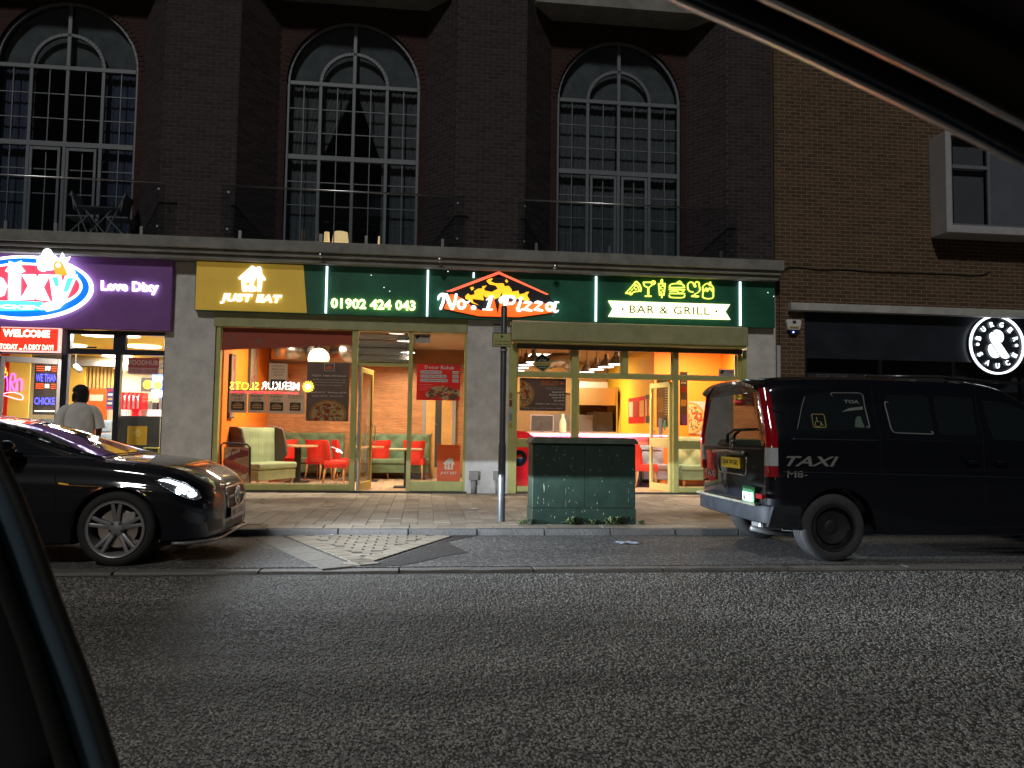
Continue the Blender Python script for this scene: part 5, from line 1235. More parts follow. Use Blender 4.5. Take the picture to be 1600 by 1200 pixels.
for k,(px,Y) in enumerate(((834,14.75),(822,15.4),(815,16.1),(809,16.9))):
    z=2.47+.0; x=P(px,560,Y)[0]; pendant(x,Y,z,.16,['first','second','third','last'][k]+' pendant lamp from the window in the row behind the halal sticker','pendant lamps in the left row over the counter',140 if k%2==0 else 0)
for k,(px,Y) in enumerate(((963,14.75),(947,15.4),(932,16.1),(917,16.9))):
    z=2.47; x=P(px,566,Y)[0]; pendant(x,Y,z,.17,['first','second','third','last'][k]+' pendant lamp from the window in the row above the door opening','pendant lamps in the right row over the counter',140 if k%2==0 else 0)
def ceiling_panel(x,y,z,w,d,power,col,label,cat='lamp'):
    e=empty('ceiling_lamp',(x,y,z),label,cat); MB().box(x-w/2,x+w/2,y-d/2,y+d/2,z-.03,z-.002).build('diffuser',M_glow,e)
    l=bpy.data.lights.new('tube','AREA'); l.energy=power; l.color=col; l.shape='RECTANGLE'; l.size=w; l.size_y=d; o=bpy.data.objects.new('tube',l); link(o); o.parent=e; o.location=(0,0,-.04)
ceiling_panel(-2.2,15.6,ZC,.9,.3,175,(1,.82,.58),'ceiling light panel over the left window tables')
ceiling_panel(5.6,15.4,ZC,.8,.3,180,(1,.80,.52),'ceiling light panel over the bench in the serving room')
ceiling_panel(3.2,19.0,ZC,1.2,.4,235,(1,.80,.55),'ceiling light panel over the kitchen behind the counter')
# ================================================================ COUNTER AND KITCHEN
YCt=16.75; xr=5.02
e=empty('counter',(3.1,YCt,0),'wood-fronted serving counter with a glowing pink light strip under its top','counter')
MB().box(XPART+.14,xr,YCt,YCt+.55,.1,1.06).build('front',mat('counter_redwood',(.42,.15,.08),.45,n=(4,.25)),e)
MB().box(XPART+.14,xr+.02,YCt-.10,YCt+.6,1.085,1.12).build('worktop',mat('pale_worktop',(.6,.5,.48),.3),e)
MB().box(XPART+.14,xr,YCt-.06,YCt-.035,1.055,1.083).build('light_strip',E_('lit_pink_led',(1,.42,.92),14),e)
for k in range(7): MB().box(XPART+.14+k*.5+.49,XPART+.14+k*.5+.5,YCt-.006,YCt-.001,.1,1.05).build('front_joint',M_ink,e)
MB().box(XPART+.14,xr,YCt+.05,YCt+.5,0,.098).build('plinth',M_blackm,e)
l=bpy.data.lights.new('strip','AREA'); l.energy=30; l.color=(1,.30,.85); l.shape='RECTANGLE'; l.size=3.1; l.size_y=.03; o=bpy.data.objects.new('strip',l); link(o); o.parent=e; o.location=(0,-.07,1.04); o.rotation_euler=(math.radians(20),0,0)
xa,_=P(831,660,YCt-.12); xb,_=P(867,660,YCt-.12)
e2=empty('till_screen',((xa+xb)/2,YCt+.1,1.12),'dark till screen with pale edge standing on the counter','screen')
MB().box(xa,xb,YCt+.06,YCt+.09,1.13,1.50).build('casing',mat('lilac_edge',(.55,.45,.55),.5),e2); MB().box(xa+.015,xb-.015,YCt+.052,YCt+.058,1.145,1.485).build('panel',mat('till_back',(.06,.055,.055),.5,n=(8,.4)),e2); MB().box(xa+.2,xb-.2,YCt+.091,YCt+.2,1.12,1.14).build('foot',M_blackm,e2)
# bottle
x=P(880,660,YCt+.2)[0]; e3=empty('milk_bottle',(x,YCt+.25,1.12),'cream plastic bottle standing on the counter right of the till','bottle')
MB().lathe([(.001,0),(.075,0),(.08,.03),(.08,.2),(.06,.28),(.03,.33),(.028,.38),(.001,.38)],(x,YCt+.25,1.12),16).build('body',mat('cream_plastic',(.75,.68,.45),.5),e3,auto=40)
MB().lathe([(.001,0),(.033,0),(.033,.03),(.001,.03)],(x,YCt+.25,1.50),12).build('cap',M_wp,e3)
# hood and steel ware behind
xa,xb=P(904,620,19.5)[0],P(962,620,19.5)[0]; z1,z0=P(930,606,19.5)[1],P(930,633,19.5)[1]
e=empty('extractor_hood',((xa+xb)/2,19.7,z0),'copper-brown extractor hood with pale tiled top behind the counter','hood')
MB().box(xa,xb,19.5,20.6,z0,z1).build('canopy',mat('copper_hood',(.55,.34,.14),.3,metal=.7),e); MB().box(xa,xb-.2,19.55,20.6,z1+.002,z1+.16).build('filter_box',mat('pale_steel',(.6,.55,.48),.4,metal=.5),e)
MB().box(xb+.02,xb+.05,19.5,19.53,0,z1+.05).build('post',M_steel,e)
e=empty('kitchen_range',((xa+xb)/2,19.9,0),'dark steel kitchen range and ovens below the extractor hood','oven')
MB().box(xa-.6,xa+.42,19.7,20.5,0,1.58).build('oven',mat('oven_steel',(.20,.18,.17),.35,metal=.7),e); MB().box(xa+.43,xb,19.8,20.5,0,1.66).build('fridge',mat('dark_fridge',(.07,.065,.09),.4),e); MB().box(xa-.6,xb,19.4,19.69,0,1.15).build('workbench',M_steel,e)
e=empty('curved_duct',(P(880,565,19)[0],19,2.4),'curved silver duct above the wide specials poster','duct')
c0_=[pp(856,566,18.6),pp(870,562,18.6),pp(884,563,18.6),pp(892,572,18.6),pp(896,590,18.6)]
q=[Vector(p) for p in c0_]; qq=[]
for i in range(len(q)-1): qq+= [q[i].lerp(q[i+1],t/4) for t in range(4)]
MB().tube(qq,[.17+(.008 if i%2 else 0) for i in range(len(qq))],18).build('pipe',M_duct,e,smooth=True)
# pictures on the yellow side wall and leaflets
def sidepic(y0,y1,z0,z1,mt,name,label,cat='poster',extra=None):
    e=empty(name,(XC,(y0+y1)/2,z0),label,cat); MB().box(XC-.012,XC-.002,y0,y1,z0,z1).build('sheet',mt,e)
    rr=random.Random(int(y0*100)); 
    for k in range(3): 
        a=y0+(y1-y0)*(k+.12)/3; b=y0+(y1-y0)*(k+.88)/3
        MB().box(XC-.0145,XC-.0125,a,b,z0+(z1-z0)*.25,z0+(z1-z0)*.85).build('food_print',[M_cheese,M_pep,M_mush][k],e)
    return e
sidepic(17.3,18.7,1.36,1.98,M_red,'menu_poster','red and white food menu poster on the yellow side wall'); sidepic(16.85,17.22,1.36,2.0,M_dk,'menu_poster','narrow black menu poster on the yellow side wall')
sidepic(16.66,16.82,1.5,1.66,M_wp,'leaflet','small white leaflet on the yellow side wall by the corner','leaflet'); sidepic(16.66,16.84,1.25,1.45,M_cr,'leaflet','lower cream leaflet on the yellow side wall by the corner','leaflet')
e=empty('hanging_menu',(P(1037,640,14.9)[0],14.95,1.2),'tall brown menu board with a price list behind the folded door','menu')
xa,xb=P(1026,600,14.95)[0],P(1047,600,14.95)[0]; MB().box(xa,xb,14.95,14.96,1.25,2.2).build('board',mat('brown_menu',(.16,.10,.06),.5,n=(3,.25)),e)
for k in range(12): MB().box(xa+(xb-xa)*.6,xb-.02,14.946,14.949,1.5+k*.05,1.512+k*.05).build('price_line',M_cr,e)
MB().box(xa+.03,xa+(xb-xa)*.5,14.946,14.949,1.55,1.85).build('food_print',M_crust,e); text('lettering','MENU',xa+.04,xa+.14,2.1,2.14,14.946,M_wp,e)
# red drinks cooler at the post
xa,xb=P(808,700,14.3)[0],P(829,700,14.3)[0]+.14; zt=P(815,673,14.3)[1]
e=empty('drinks_cooler',((xa+xb)/2,14.5,0),'glossy red drinks cooler with dark round cola emblem behind the right glass','cooler')
M_rg=mat('red_gloss',(.62,.012,.02),.2,coat=.5,es=.25,ec=(1,.02,.04))
m=MB(); q=[(xa,.06),(xb,.06)]+[(xa+(xb-xa)*math.cos(t)**.8 if math.cos(t)>0 else xa,zt-.34+.34*math.sin(t)) for t in [math.pi/2*k/8 for k in range(8)]]+[(xa,zt)]
m.prism(q,14.28,14.8); m.build('cabinet',M_rg,e); MB().box(xa+.02,xb-.02,14.3,14.78,.004,.058).build('plinth',M_blackm,e)
cx,cz_=P(811,716,14.26); MB().disc((cx,14.262,cz_),.15,28,14.278).build('badge_ring',mat('navy_badge',(.006,.01,.035),.4),e); MB().disc((cx,14.256,cz_),.07,24,14.261).build('badge',mat('badge_blue',(.02,.08,.4),.4),e)
MB().prism([(cx+.07*math.cos(t),cz_+.07*math.sin(t)) for t in [math.radians(d) for d in range(15,166,15)]],14.252,14.2555).build('badge_red',M_red,e); text('lettering','PEPSI',cx-.055,cx+.055,cz_-.015,cz_+.018,14.251,M_wp,e,bold=.03)
# ================================================================ CHICKEN SHOP (left)
DX0=-12.5; DX1=P(257,600,YF)[0]; DZ=2.78; DYB=19.4
room3=empty('chicken_shop_room',(-8,17,0),kind='structure')
M_ychk=mat('amber_ceiling',(.75,.47,.03),.7)
MB().box(DX0,DX1+.3,YF+.36,DYB,DZ,DZ+.1).build('ceiling',M_ychk,room3)
MB().box(DX1+.05,DX1+.25,YF+.36,DYB,0,DZ).build('side_wall',mat('cream_wall',(.70,.62,.42),.7),room3)
MB().box(DX0,DX1+.05,DYB,DYB+.1,0,DZ).build('back_wall',mat('cream_wall',(.70,.62,.42),.7),room3); MB().box(DX0,DX0+.1,YF+.36,DYB,0,DZ).build('far_side_wall',M_ychk,room3)
o=MB().box(DX0,DX1+.1,YF-.0,DYB,-.01,.006).build('tiled_floor',mat('grey_tiles',(.30,.30,.31),.35),None); tag(o,kind='structure')
sl_=empty('slatted_wall',(-7,DYB-.1,1.6),'vertical wooden slats on the back wall of the chicken shop','wall panel')
Yq=DYB-.06; xa,xb=P(104,600,Yq)[0],P(181,600,Yq)[0]; z1,z0=P(150,573,Yq)[1],P(150,607,Yq)[1]
MB().box(xa,xb,Yq+.02,Yq+.05,z0,z1).build('backing',mat('slat_back',(.20,.12,.04),.8),sl_)
k=0; x=xa
while x<xb: MB().box(x,x+.045,Yq-.02,Yq+.019,z0,z1).build('slat',mat('slat_wood',(.62,.40,.12),.6,rnd=.08),sl_); x+=.085
MB().box(DX0,DX1,DYB-.3,DYB-.1,z1+.0,z1+.12).build('cornice',mat('grey_trim',(.3,.3,.3),.6),room3)
Yq=DYB-.25
def blk(pl,pr,pt,pb,Y,dy,mt,name,label,cat,part='body',zb=None):
    xa,xb=P(pl,(pt+pb)/2,Y)[0],P(pr,(pt+pb)/2,Y)[0]; z1,z0=P((pl+pr)/2,pt,Y)[1],(P((pl+pr)/2,pb,Y)[1] if zb is None else zb)
    e=empty(name,((xa+xb)/2,Y+dy/2,z0),label,cat); MB().box(xa,xb,Y,Y+dy,z0,z1).build(part,mt,e); return e,xa,xb,z0,z1
blk(92,131,573,700,DYB-.2,.04,mat('amber_wall_panel',(.72,.46,.08),.6),'amber_panel','plain amber wall panel left of the slatted wall','wall panel',zb=0)
e,xa,xb,z0,z1=blk(136,166,608,668,DYB-.3,.06,mat('orange_door',(.70,.13,.02),.5),'back_door','orange back door of the chicken shop behind the customer','door','leaf',zb=0)
MB().box(xa+.05,xb-.08,DYB-.306,DYB-.301,z1-.28,z1-.13).build('notice',M_cr,e); MB().lathe([(0,0),(.025,0),(.025,.05),(0,.05)],(xb-.08,DYB-.36,1.0),10,'y').build('handle',M_steel,e)
e,xa,xb,z0,z1=blk(167,177,606,640,DYB-.4,.03,mat('blue_menu',(.04,.05,.22),.5,es=.4),'menu_board','narrow blue menu board beside the orange back door','menu','panel')
for k in range(5): MB().box(xa+.02,xb-.02,DYB-.404,DYB-.401,z0+(z1-z0)*(k+.2)/5,z0+(z1-z0)*(k+.7)/5).build('print',[M_red,M_cr,M_cheese,M_wp,M_red][k],e)
e,xa,xb,z0,z1=blk(184,222,613,640,17.2,.35,M_rg,'drinks_dispenser','bright red drinks dispenser with chrome taps on the chicken shop counter','dispenser','canopy')
MB().box(xa,xa+.42,17.25,17.5,1.0,z0-.002).build('column',M_rg,e)
for k in range(4): x=xb-.32+k*.09; MB().tube([(x,17.18,z1-.04),(x,17.10,z1-.10),(x,17.10,z0+.02)],.022,8).build('tap',M_steel,e,smooth=True)
e,xa,xb,z0,z1=blk(183,203,640,655,17.15,.3,mat('white_machine',(.75,.75,.72),.4),'till_machine','white till machine under the red drinks dispenser','machine')
for k in range(5): MB().box(xa+.03+k*.05,xa+.05+k*.05,17.145,17.149,z0+.03,z1-.03).build('vent_slot',mat('grey_trim',(.3,.3,.3),.6),e)
e,xa,xb,z0,z1=blk(237,256,585,622,16.8,.04,mat('screen_blue',(.06,.12,.65),.3,es=1.6,ec=(.10,.2,.9)),'menu_screen','bright blue hanging menu screen with a burger at the right of the chicken shop','screen','panel')
text('lettering','LUNCH',xa+.02,xb-.02,z1-.12,z1-.04,16.795,E_('lit_screen_white',(.9,.95,1),2),e,bold=.03); MB().disc(((xa+xb)/2,16.79,(z0+z1)/2+.02),.09,14).build('burger_print',E_('lit_screen_amber',(1,.5,.05),1.3),e)
MB().box(xa,xb,16.794,16.799,z0+.02,z0+.16).build('print',E_('lit_screen_white',(.9,.95,1),2),e)
e,xa,xb,z0,z1=blk(220,237,590,612,17.6,.04,mat('charcoal_panel',(.06,.06,.06),.6),'charcoal_sign','small charcoal sign with amber badge beside the blue menu screen','sign','panel')
MB().disc((xb-.08,17.59,(z0+z1)/2),.1,14).build('badge',mat('badge_amber',(.8,.5,.03),.5,es=.8),e)
e,xa,xb,z0,z1=blk(205,256,640,670,17.6,.6,mat('white_tiles',(.72,.74,.74),.3),'kitchen_worktop','white and steel worktops at the right of the chicken shop','worktop',zb=0)
for k,(u,h) in enumerate(((.05,.12),(.3,.2),(.6,.16),(.8,.3))): MB().box(xa+(xb-xa)*u,xa+(xb-xa)*(u+.15),17.65,17.95,z1,z1+h).build('appliance',[M_steel,mat('white_machine',(.75,.75,.72),.4),M_blackm,M_steel][k],e)
# dark counter with yellow sticker right at the glass
e,xa,xb,z0,z1=blk(187,249,650,712,YF+.5,.5,mat('charcoal_counter',(.055,.058,.06),.35,n=(2,.2)),'dark_counter','charcoal counter with square yellow delivery sticker behind the right pane','counter',zb=0)
a=P(198,695,YF+.49); b=P(230,666,YF+.49); MB().box(a[0],b[0],YF+.492,YF+.498,a[1],b[1]).build('yellow_sticker',mat('sticker_yellow',(.62,.38,.03),.5),e); w=b[0]-a[0]; house(a[0]+w*.3,a[0]+w*.7,a[1]+w*.45,a[1]+w*.85,YF+.488,.003,mat('sticker_pale',(.72,.55,.15),.5),e)
a=P(226,711,YF+.47); b=P(249,700,YF+.47); m=MB(); m.tube([(a[0],YF+.46,0),(a[0],YF+.46,b[1]),(b[0],YF+.46,b[1]),(b[0],YF+.46,0)],.025,8); m.build('rail',mat('olive_yellow_rail',(.5,.45,.08),.4),e)
# grey blue booth
e=empty('grey_booth',(P(160,690,15.6)[0],15.6,0),'grey-blue padded booth behind the customer','bench')
xa,xb=P(150,690,15.6)[0],P(171,690,15.6)[0]
for k in range(4): bevel(MB().box(xa,xb,15.6,15.75,.28+k*.24,.51+k*.24).build('cushion_roll',mat('greyblue_leather',(.24,.30,.36),.4),e),.03,3)
MB().box(xa,xb,15.3,15.9,0,.275).build('base',M_blackm,e)
for k,(pl,pr) in enumerate(((0,44),(60,95))):
    e,xa,xb,z0,z1=blk(pl-30 if k==0 else pl,pr,655,700,16.2,.3,mat('greyblue_leather',(.24,.30,.36),.4),'grey_booth',['long grey-blue booth back left of the wooden post in the chicken shop','grey-blue booth back between the wooden post and the door frame'][k],'bench','backrest',zb=0)
# neon poster panel and neon wall
e,xa,xb,z0,z1=blk(53,96,556,648,15.6,.04,mat('neon_panel',(.07,.06,.06),.5),'neon_panel','dark panel with red, blue and white neon thank-you lettering by the door','sign','panel')
L_nb=E_('neon_blue',(.10,.10,1),3.2); L_nr=E_('neon_red',(1,.10,.02),2.2); L_nw=E_('neon_white',(1,.9,.75),3.4); L_np=E_('neon_violet',(.55,.12,1),2.4)
w=xb-xa;h=z1-z0; yy=15.58
for v in (.93,.06): 
    m=MB()
    for k in range(10): m.disc((xa+w*(.12+.085*k),yy,z0+h*v),.014,8)
    m.build('bulbs',L_nw,e)
for v in (.74,.44):
    m=MB()
    for k in range(3): m.box(xa+w*.08,xa+w*.36,yy,yy+.01,z0+h*(v+.035*k),z0+h*(v+.012+.035*k)); m.box(xa+w*.64,xa+w*.95,yy,yy+.01,z0+h*(v+.035*k),z0+h*(v+.012+.035*k))
    m.build('stripes',L_nr,e)
text('lettering','STOP',xa+w*.40,xa+w*.60,z0+h*.75,z0+h*.82,yy,L_nw,e,bold=.03); text('lettering','FOR',xa+w*.42,xa+w*.58,z0+h*.45,z0+h*.52,yy,L_nw,e,bold=.03)
text('lettering','WE THANK',xa+w*.08,xa+w*.96,z0+h*.56,z0+h*.69,yy,L_nb,e,bold=.01); text('lettering','CHICKEN',xa+w*.06,xa+w*.96,z0+h*.17,z0+h*.29,yy,L_nb,e,bold=.01)
e,xa,xb,z0,z1=blk(-40,46,548,652,17.6,.04,mat('amber_wall_panel',(.72,.46,.08),.6),'neon_wall','amber and red wall with violet neon script and white neon line at the far left','sign','panel')
w=xb-xa;h=z1-z0; yy=17.58; MB().box(xa+w*.35,xa+w*.62,yy,yy+.015,z0,z1).build('red_stripe',M_red,e)
cn=cv(0,500,5.45,yy-.02); m=MB()
for k,p_ in enumerate(([(15,590),(20,520),(50,480),(62,530),(60,600)],[(85,600),(90,480),(120,460),(125,520),(95,540),(128,610)],[(140,600),(145,520),(180,510),(182,600)])): stroke(m,p_,9,yy-.02-.0006*k,.01,cn,n=5)
m.build('neon_script',L_np,e); m=MB(); stroke(m,[(15,630),(100,615),(185,640),(180,680),(60,650),(15,635)],5,yy-.02,.01,cn,n=4); m.build('neon_line',E_('neon_pink',(1,.5,.7),3),e)
m=MB(); stroke(m,[(25,450),(35,405),(50,420),(40,450),(60,445),(55,480),(30,475)],5,yy-.02,.01,cn,n=4); m.build('neon_flower',E_('neon_amber',(1,.5,.05),2.5),e)
# ceiling discs
for k,(px,py,Y,r_) in enumerate(((153,524.5,15.0,.26),(200,526,15.0,.20),(118,541,17.0,.2),(225,542.5,17.0,.32),(183,565,19.0,.32))):
    zc=DZ-.03; d_=ray(px,py); t_=(zc-H)/d_.z; x,y=d_.x*t_,d_.y*t_
    if y<14.5 or y>19: y=Y; x=P(px,py,Y)[0]
    e=empty('ceiling_disc_lamp',(x,y,zc),['bright ceiling disc lamp seen through the left fanlight of the chicken shop','ceiling disc lamp cut by the post between the two fanlights','small ceiling disc lamp low in the left fanlight','wide ceiling disc lamp in the right fanlight','farthest ceiling disc lamp, seen between the posts below the fanlights'][k],'lamp','round ceiling lamps in the chicken shop')
    MB().lathe([(.001,0),(r_,0),(r_*1.02,.02),(.001,.02)],(x,y,zc),28).build('diffuser',mat('bright_disc',(1,.97,.9),.5,es=7),e)
    l=bpy.data.lights.new('disc','AREA'); l.energy=95; l.color=(1,.90,.74); l.shape='DISK'; l.size=r_*2; o=bpy.data.objects.new('disc',l); link(o); o.parent=e; o.location=(0,0,-.01)
e=empty('track_spotlight',(P(118,575,17)[0],17,2.6),'grey track spotlight under the chicken shop ceiling','lamp')
c_=pp(118,572,17.0); MB().tube([c_,(c_[0]+.14,16.9,c_[2]-.10)],.06,12).build('head',mat('grey_trim',(.3,.3,.3),.6),e,smooth=True); MB().tube([c_,(c_[0],17,DZ)],.012,8).build('stem',M_blackm,e); MB().box(c_[0]-.5,c_[0]+.4,16.98,17.02,DZ-.03,DZ-.002).build('track',M_blackm,e)
# chicken shopfront frame
s3=empty('shopfront',(-6.5,YF,0),'black framed chicken shopfront with two fanlights and an open entrance','shopfront')
zf1=zd0-.005; 
def bb3(pl,pr,pt=None,pb=None,z0=None,z1=None,name='frame_bar',y0=YF-.0,dy=.12,mt=None):
    xa=P(pl,620,y0)[0]; xb=P(pr,620,y0)[0]; z1=P((pl+pr)/2,pt,y0)[1] if pt else z1; z0=P((pl+pr)/2,pb,y0)[1] if pb else z0
    bevel(MB().box(xa,xb,y0,y0+dy,z0,z1).build(name,mt or M_black,s3),.006,1); return xa,xb,z0,z1
M_nav=mat('navy_black_frame',(.02,.024,.04),.3)
zfa=P(180,546,YF)[1]; zfb=P(180,554,YF)[1]; zft=P(180,523,YF)[1]
A_=bb3(93,103,z0=0,z1=zf1,mt=M_nav); B_=bb3(177,186,z0=0,z1=zfb-.001,mt=M_nav); C_=bb3(253,258.5,z0=0,z1=zf1,mt=M_nav)
MB().box(A_[1]+.001,C_[0]-.001,YF,YF+.12,zfb,zfa).build('transom',M_nav,s3); MB().box(A_[1]+.001,C_[0]-.001,YF,YF+.12,zft,zf1).build('head',M_nav,s3)
D_=bb3(173,192,z0=zfa+.001,z1=zft-.001,mt=M_nav); MB().box(A_[1]+.001,P(110,535,YF)[0],YF+.001,YF+.11,zfa+.001,zft-.001).build('fanlight_edge',M_nav,s3)
MB().box(A_[1]+.001,C_[0]-.001,YF,YF+.11,0,.16).build('bottom_rail',M_nav,s3)
for (u,v,z0,z1) in ((A_[1],B_[0],.16,zfb),(B_[1],C_[0],.16,zfb),(A_[1],D_[0],zfa,zft),(D_[1],C_[0],zfa,zft)): MB().box(u,v,YF+.05,YF+.056,z0,z1).build('glass_pane',M_glass,s3)
MB().box(DX0,A_[0],YF,YF+.12,P(60,553,YF)[1],zf1).build('head',M_nav,s3); MB().box(DX0,DX0+3.3,YF+.05,YF+.056,0,P(60,553,YF)[1]).build('glass_pane',M_glass,s3)
hx=P(-8,620,YF)[0]; d3,_f=door(hx,YF+.1,.95,P(60,556,YF)[1],math.radians(38),s3,mt=mat('grey_door_frame',(.16,.15,.16),.4),rail=0)
MB().box(hx-.08,hx,YF,YF+.1,0,P(60,553,YF)[1]).build('frame_bar',M_nav,s3)
# foodhub sticker
e,*b=sheet(200,248.5,559,585,'order_sticker','red and pink order-online sticker at the top of the chicken shop right pane','sticker',mat('pink_sticker',(.50,.30,.28),.6),Y=YF+.045)
xa,xb,z0,z1=b; h=z1-z0; MB().box(xa,xb,YF+.042,YF+.0445,z0+h*.40,z1).build('red_half',mat('dusty_red',(.42,.06,.06),.6),e)
text('lettering','FOODHUB',xa+.02,xb-.02,z0+h*.55,z0+h*.86,YF+.040,mat('sticker_pinkish',(.62,.42,.40),.6),e,bold=.02); text('lettering','ORDER ONLINE',xa+.02,xb-.02,z0+h*.10,z0+h*.32,YF+.043,mat('dusty_red',(.42,.06,.06),.6),e,bold=.02)
# ================================================================ VEHICLES
def pch(xs,tab):
    """smooth monotone-ish interpolation of a table [(x,v..)...]"""
    t=np.array(tab,float); X=t[:,0]; out=[]
    for x in xs:
        i=int(np.clip(np.searchsorted(X,x)-1,0,len(X)-2)); h=X[i+1]-X[i]; u=np.clip((x-X[i])/h,0,1)
        p1,p2=t[i,1:],t[i+1,1:]; m1=(t[min(i+1,len(X)-1),1:]-t[max(i-1,0),1:])/(X[min(i+1,len(X)-1)]-X[max(i-1,0)]); m2=(t[min(i+2,len(X)-1),1:]-t[i,1:])/(X[min(i+2,len(X)-1)]-X[i])
        d=(p2-p1)/h
        m1=np.where(d*m1<=0,0,np.sign(d)*np.minimum(abs(m1),3*abs(d))); m2=np.where(d*m2<=0,0,np.sign(d)*np.minimum(abs(m2),3*abs(d)))
        u2,u3=u*u,u*u*u; out.append((2*u3-3*u2+1)*p1+(u3-2*u2+u)*h*m1+(-2*u3+3*u2)*p2+(u3-u2)*h*m2)
    return np.array(out)
def cr(pts,n=5):
    """Catmull-Rom through 2-D points (open)"""
    return [(p.x,p.y) for p in smooth_path(pts,n)]
def loft(name,xs,sec,yc,mt,parent,arches=(),R_=.36,zc=0,inner=.55,auto=38):
    rings=[]
    for x in xs:
        h=sec(x); full=[(y,z) for y,z in h]+[(-y,z) for y,z in h[::-1][1:-1]]
        q=[]
        for y,z in full:
            for xc in arches:
                d=abs(x-xc)
                if d<R_ and abs(y)>inner:
                    za=zc+math.sqrt(R_*R_-d*d)
                    if z<za: z=za
            q.append(Vector((x,yc+y,z)))
        rings.append(q)
    ob=MB().rings(rings).build(name,mt,parent); bm=bmesh.new(); bm.from_mesh(ob.data)
    bmesh.ops.remove_doubles(bm,verts=bm.verts,dist=.0005); bmesh.ops.recalc_face_normals(bm,faces=bm.faces); bm.to_mesh(ob.data); bm.free()
    ob.data.shade_smooth(); ob.data.set_sharp_from_angle(angle=math.radians(auto)); return ob
def bvh_of(*obs):
    vs=[];fs=[]
    for ob in obs:
        o=org(ob); n=len(vs); vs+=[v.co+o for v in ob.data.vertices]; fs+=[tuple(i+n for i in p.vertices) for p in ob.data.polygons]
    return BVHTree.FromPolygons(vs,fs)
def project(bvh,pts,view,off):
    """pts 2-D; view: 'near'(x,z) looking +y, 'far' looking -y, 'rear'(y,z) looking +x, 'front' looking -x, 'top' (x,y) looking down"""
    D_={'near':Vector((0,1,0)),'far':Vector((0,-1,0)),'rear':Vector((1,0,0)),'front':Vector((-1,0,0)),'top':Vector((0,0,-1))}[view]; out=[]; miss=[]
    for a,b in pts:
        p=Vector((a,0,b)) if view in('near','far') else (Vector((0,a,b)) if view in ('rear','front') else Vector((a,b,0)))
        o=p-D_*30 
        if view=='near': o.y=-5
        if view=='far': o.y=25
        hit=bvh.ray_cast(o,D_,60)
        if hit[0] is None: out.append(None); miss.append(p)
        else: out.append(hit[0]+(-D_*off if abs(hit[1].dot(D_))<.35 else hit[1]*off*(1 if hit[1].dot(D_)<0 else -1)))
    good=[o for o in out if o]
    for i,o in enumerate(out):
        if o is None:
            k=next((out[(i+j)%len(out)] for j in range(1,len(out)) if out[(i+j)%len(out)]),Vector((0,0,0))); a,b=pts[i]
            out[i]=Vector((a,k.y,b)) if view in('near','far') else (Vector((k.x,a,b)) if view in('rear','front') else Vector((a,b,k.z)))
    return out
def decal(name,bvh,poly_,view,off,mt,parent,size=.07,thick=0,rnd=None):
    if rnd: poly_=round_poly(poly_,rnd)
    bm=bmesh.new(); vs=[bm.verts.new((a,b,0)) for a,b in poly_]; f=bm.faces.new(vs); bmesh.ops.triangulate(bm,faces=[f])
    for _ in range(5):
        e=[e for e in bm.edges if e.calc_length()>size]
        if not e: break
        bmesh.ops.subdivide_edges(bm,edges=e,cuts=1); bmesh.ops.triangulate(bm,faces=[f for f in bm.faces if len(f.verts)>3])
    bm.verts.ensure_lookup_table(); bm.verts.index_update()
    P3=project(bvh,[(v.co.x,v.co.y) for v in bm.verts],view,off); fs=[tuple(v.index for v in f.verts) for f in bm.faces]; bm.free()
    ob=MB().add(P3,fs).build(name,mt,parent,smooth=True); recalc(ob); 
    if thick: md=ob.modifiers.new('s','SOLIDIFY'); md.thickness=thick; md.offset=0
    return ob
def round_poly(p,r,n=5):
    out=[]
    for i in range(len(p)):
        a,b,c=Vector(p[i-1]),Vector(p[i]),Vector(p[(i+1)%len(p)]); d1=(a-b);d2=(c-b); q=min(r,d1.length*.45,d2.length*.45); s=b+d1.normalized()*q; e=b+d2.normalized()*q
        for k in range(n+1): t=k/n; out.append(tuple((1-t)**2*s+2*t*(1-t)*b+t*t*e))
    return out
def line_decal(name,bvh,pts,view,w,off,mt,parent,n=6,closed=False):
    if closed: pts=list(pts)+[pts[0]]
    q=[]
    for i in range(len(pts)-1):
        a,b=Vector(pts[i]),Vector(pts[i+1]); k=max(1,int((b-a).length/.05))
        q+=[a.lerp(b,j/k) for j in range(k)]
    q.append(Vector(pts[-1])); P3=project(bvh,[tuple(p) for p in q],view,off)
    return MB().tube(P3,w/2,6).build(name,mt,parent,smooth=True)
def decal_text(name,bvh,s,fa,x0,x1,z0,z1,view,off,mt,parent,bold=.02,shear=0,flip=False):
    t=text_mb(s,0,1,0,1,0,bold=bold,shear=shear); pts=[((x0+(x1-x0)*p[0]),(z0+(z1-z0)*p[2])) for p in t.v]
    P3=project(bvh,pts,view,off); return MB().add(P3,[tuple(q) for q in t.f]).build(name,mt,parent)
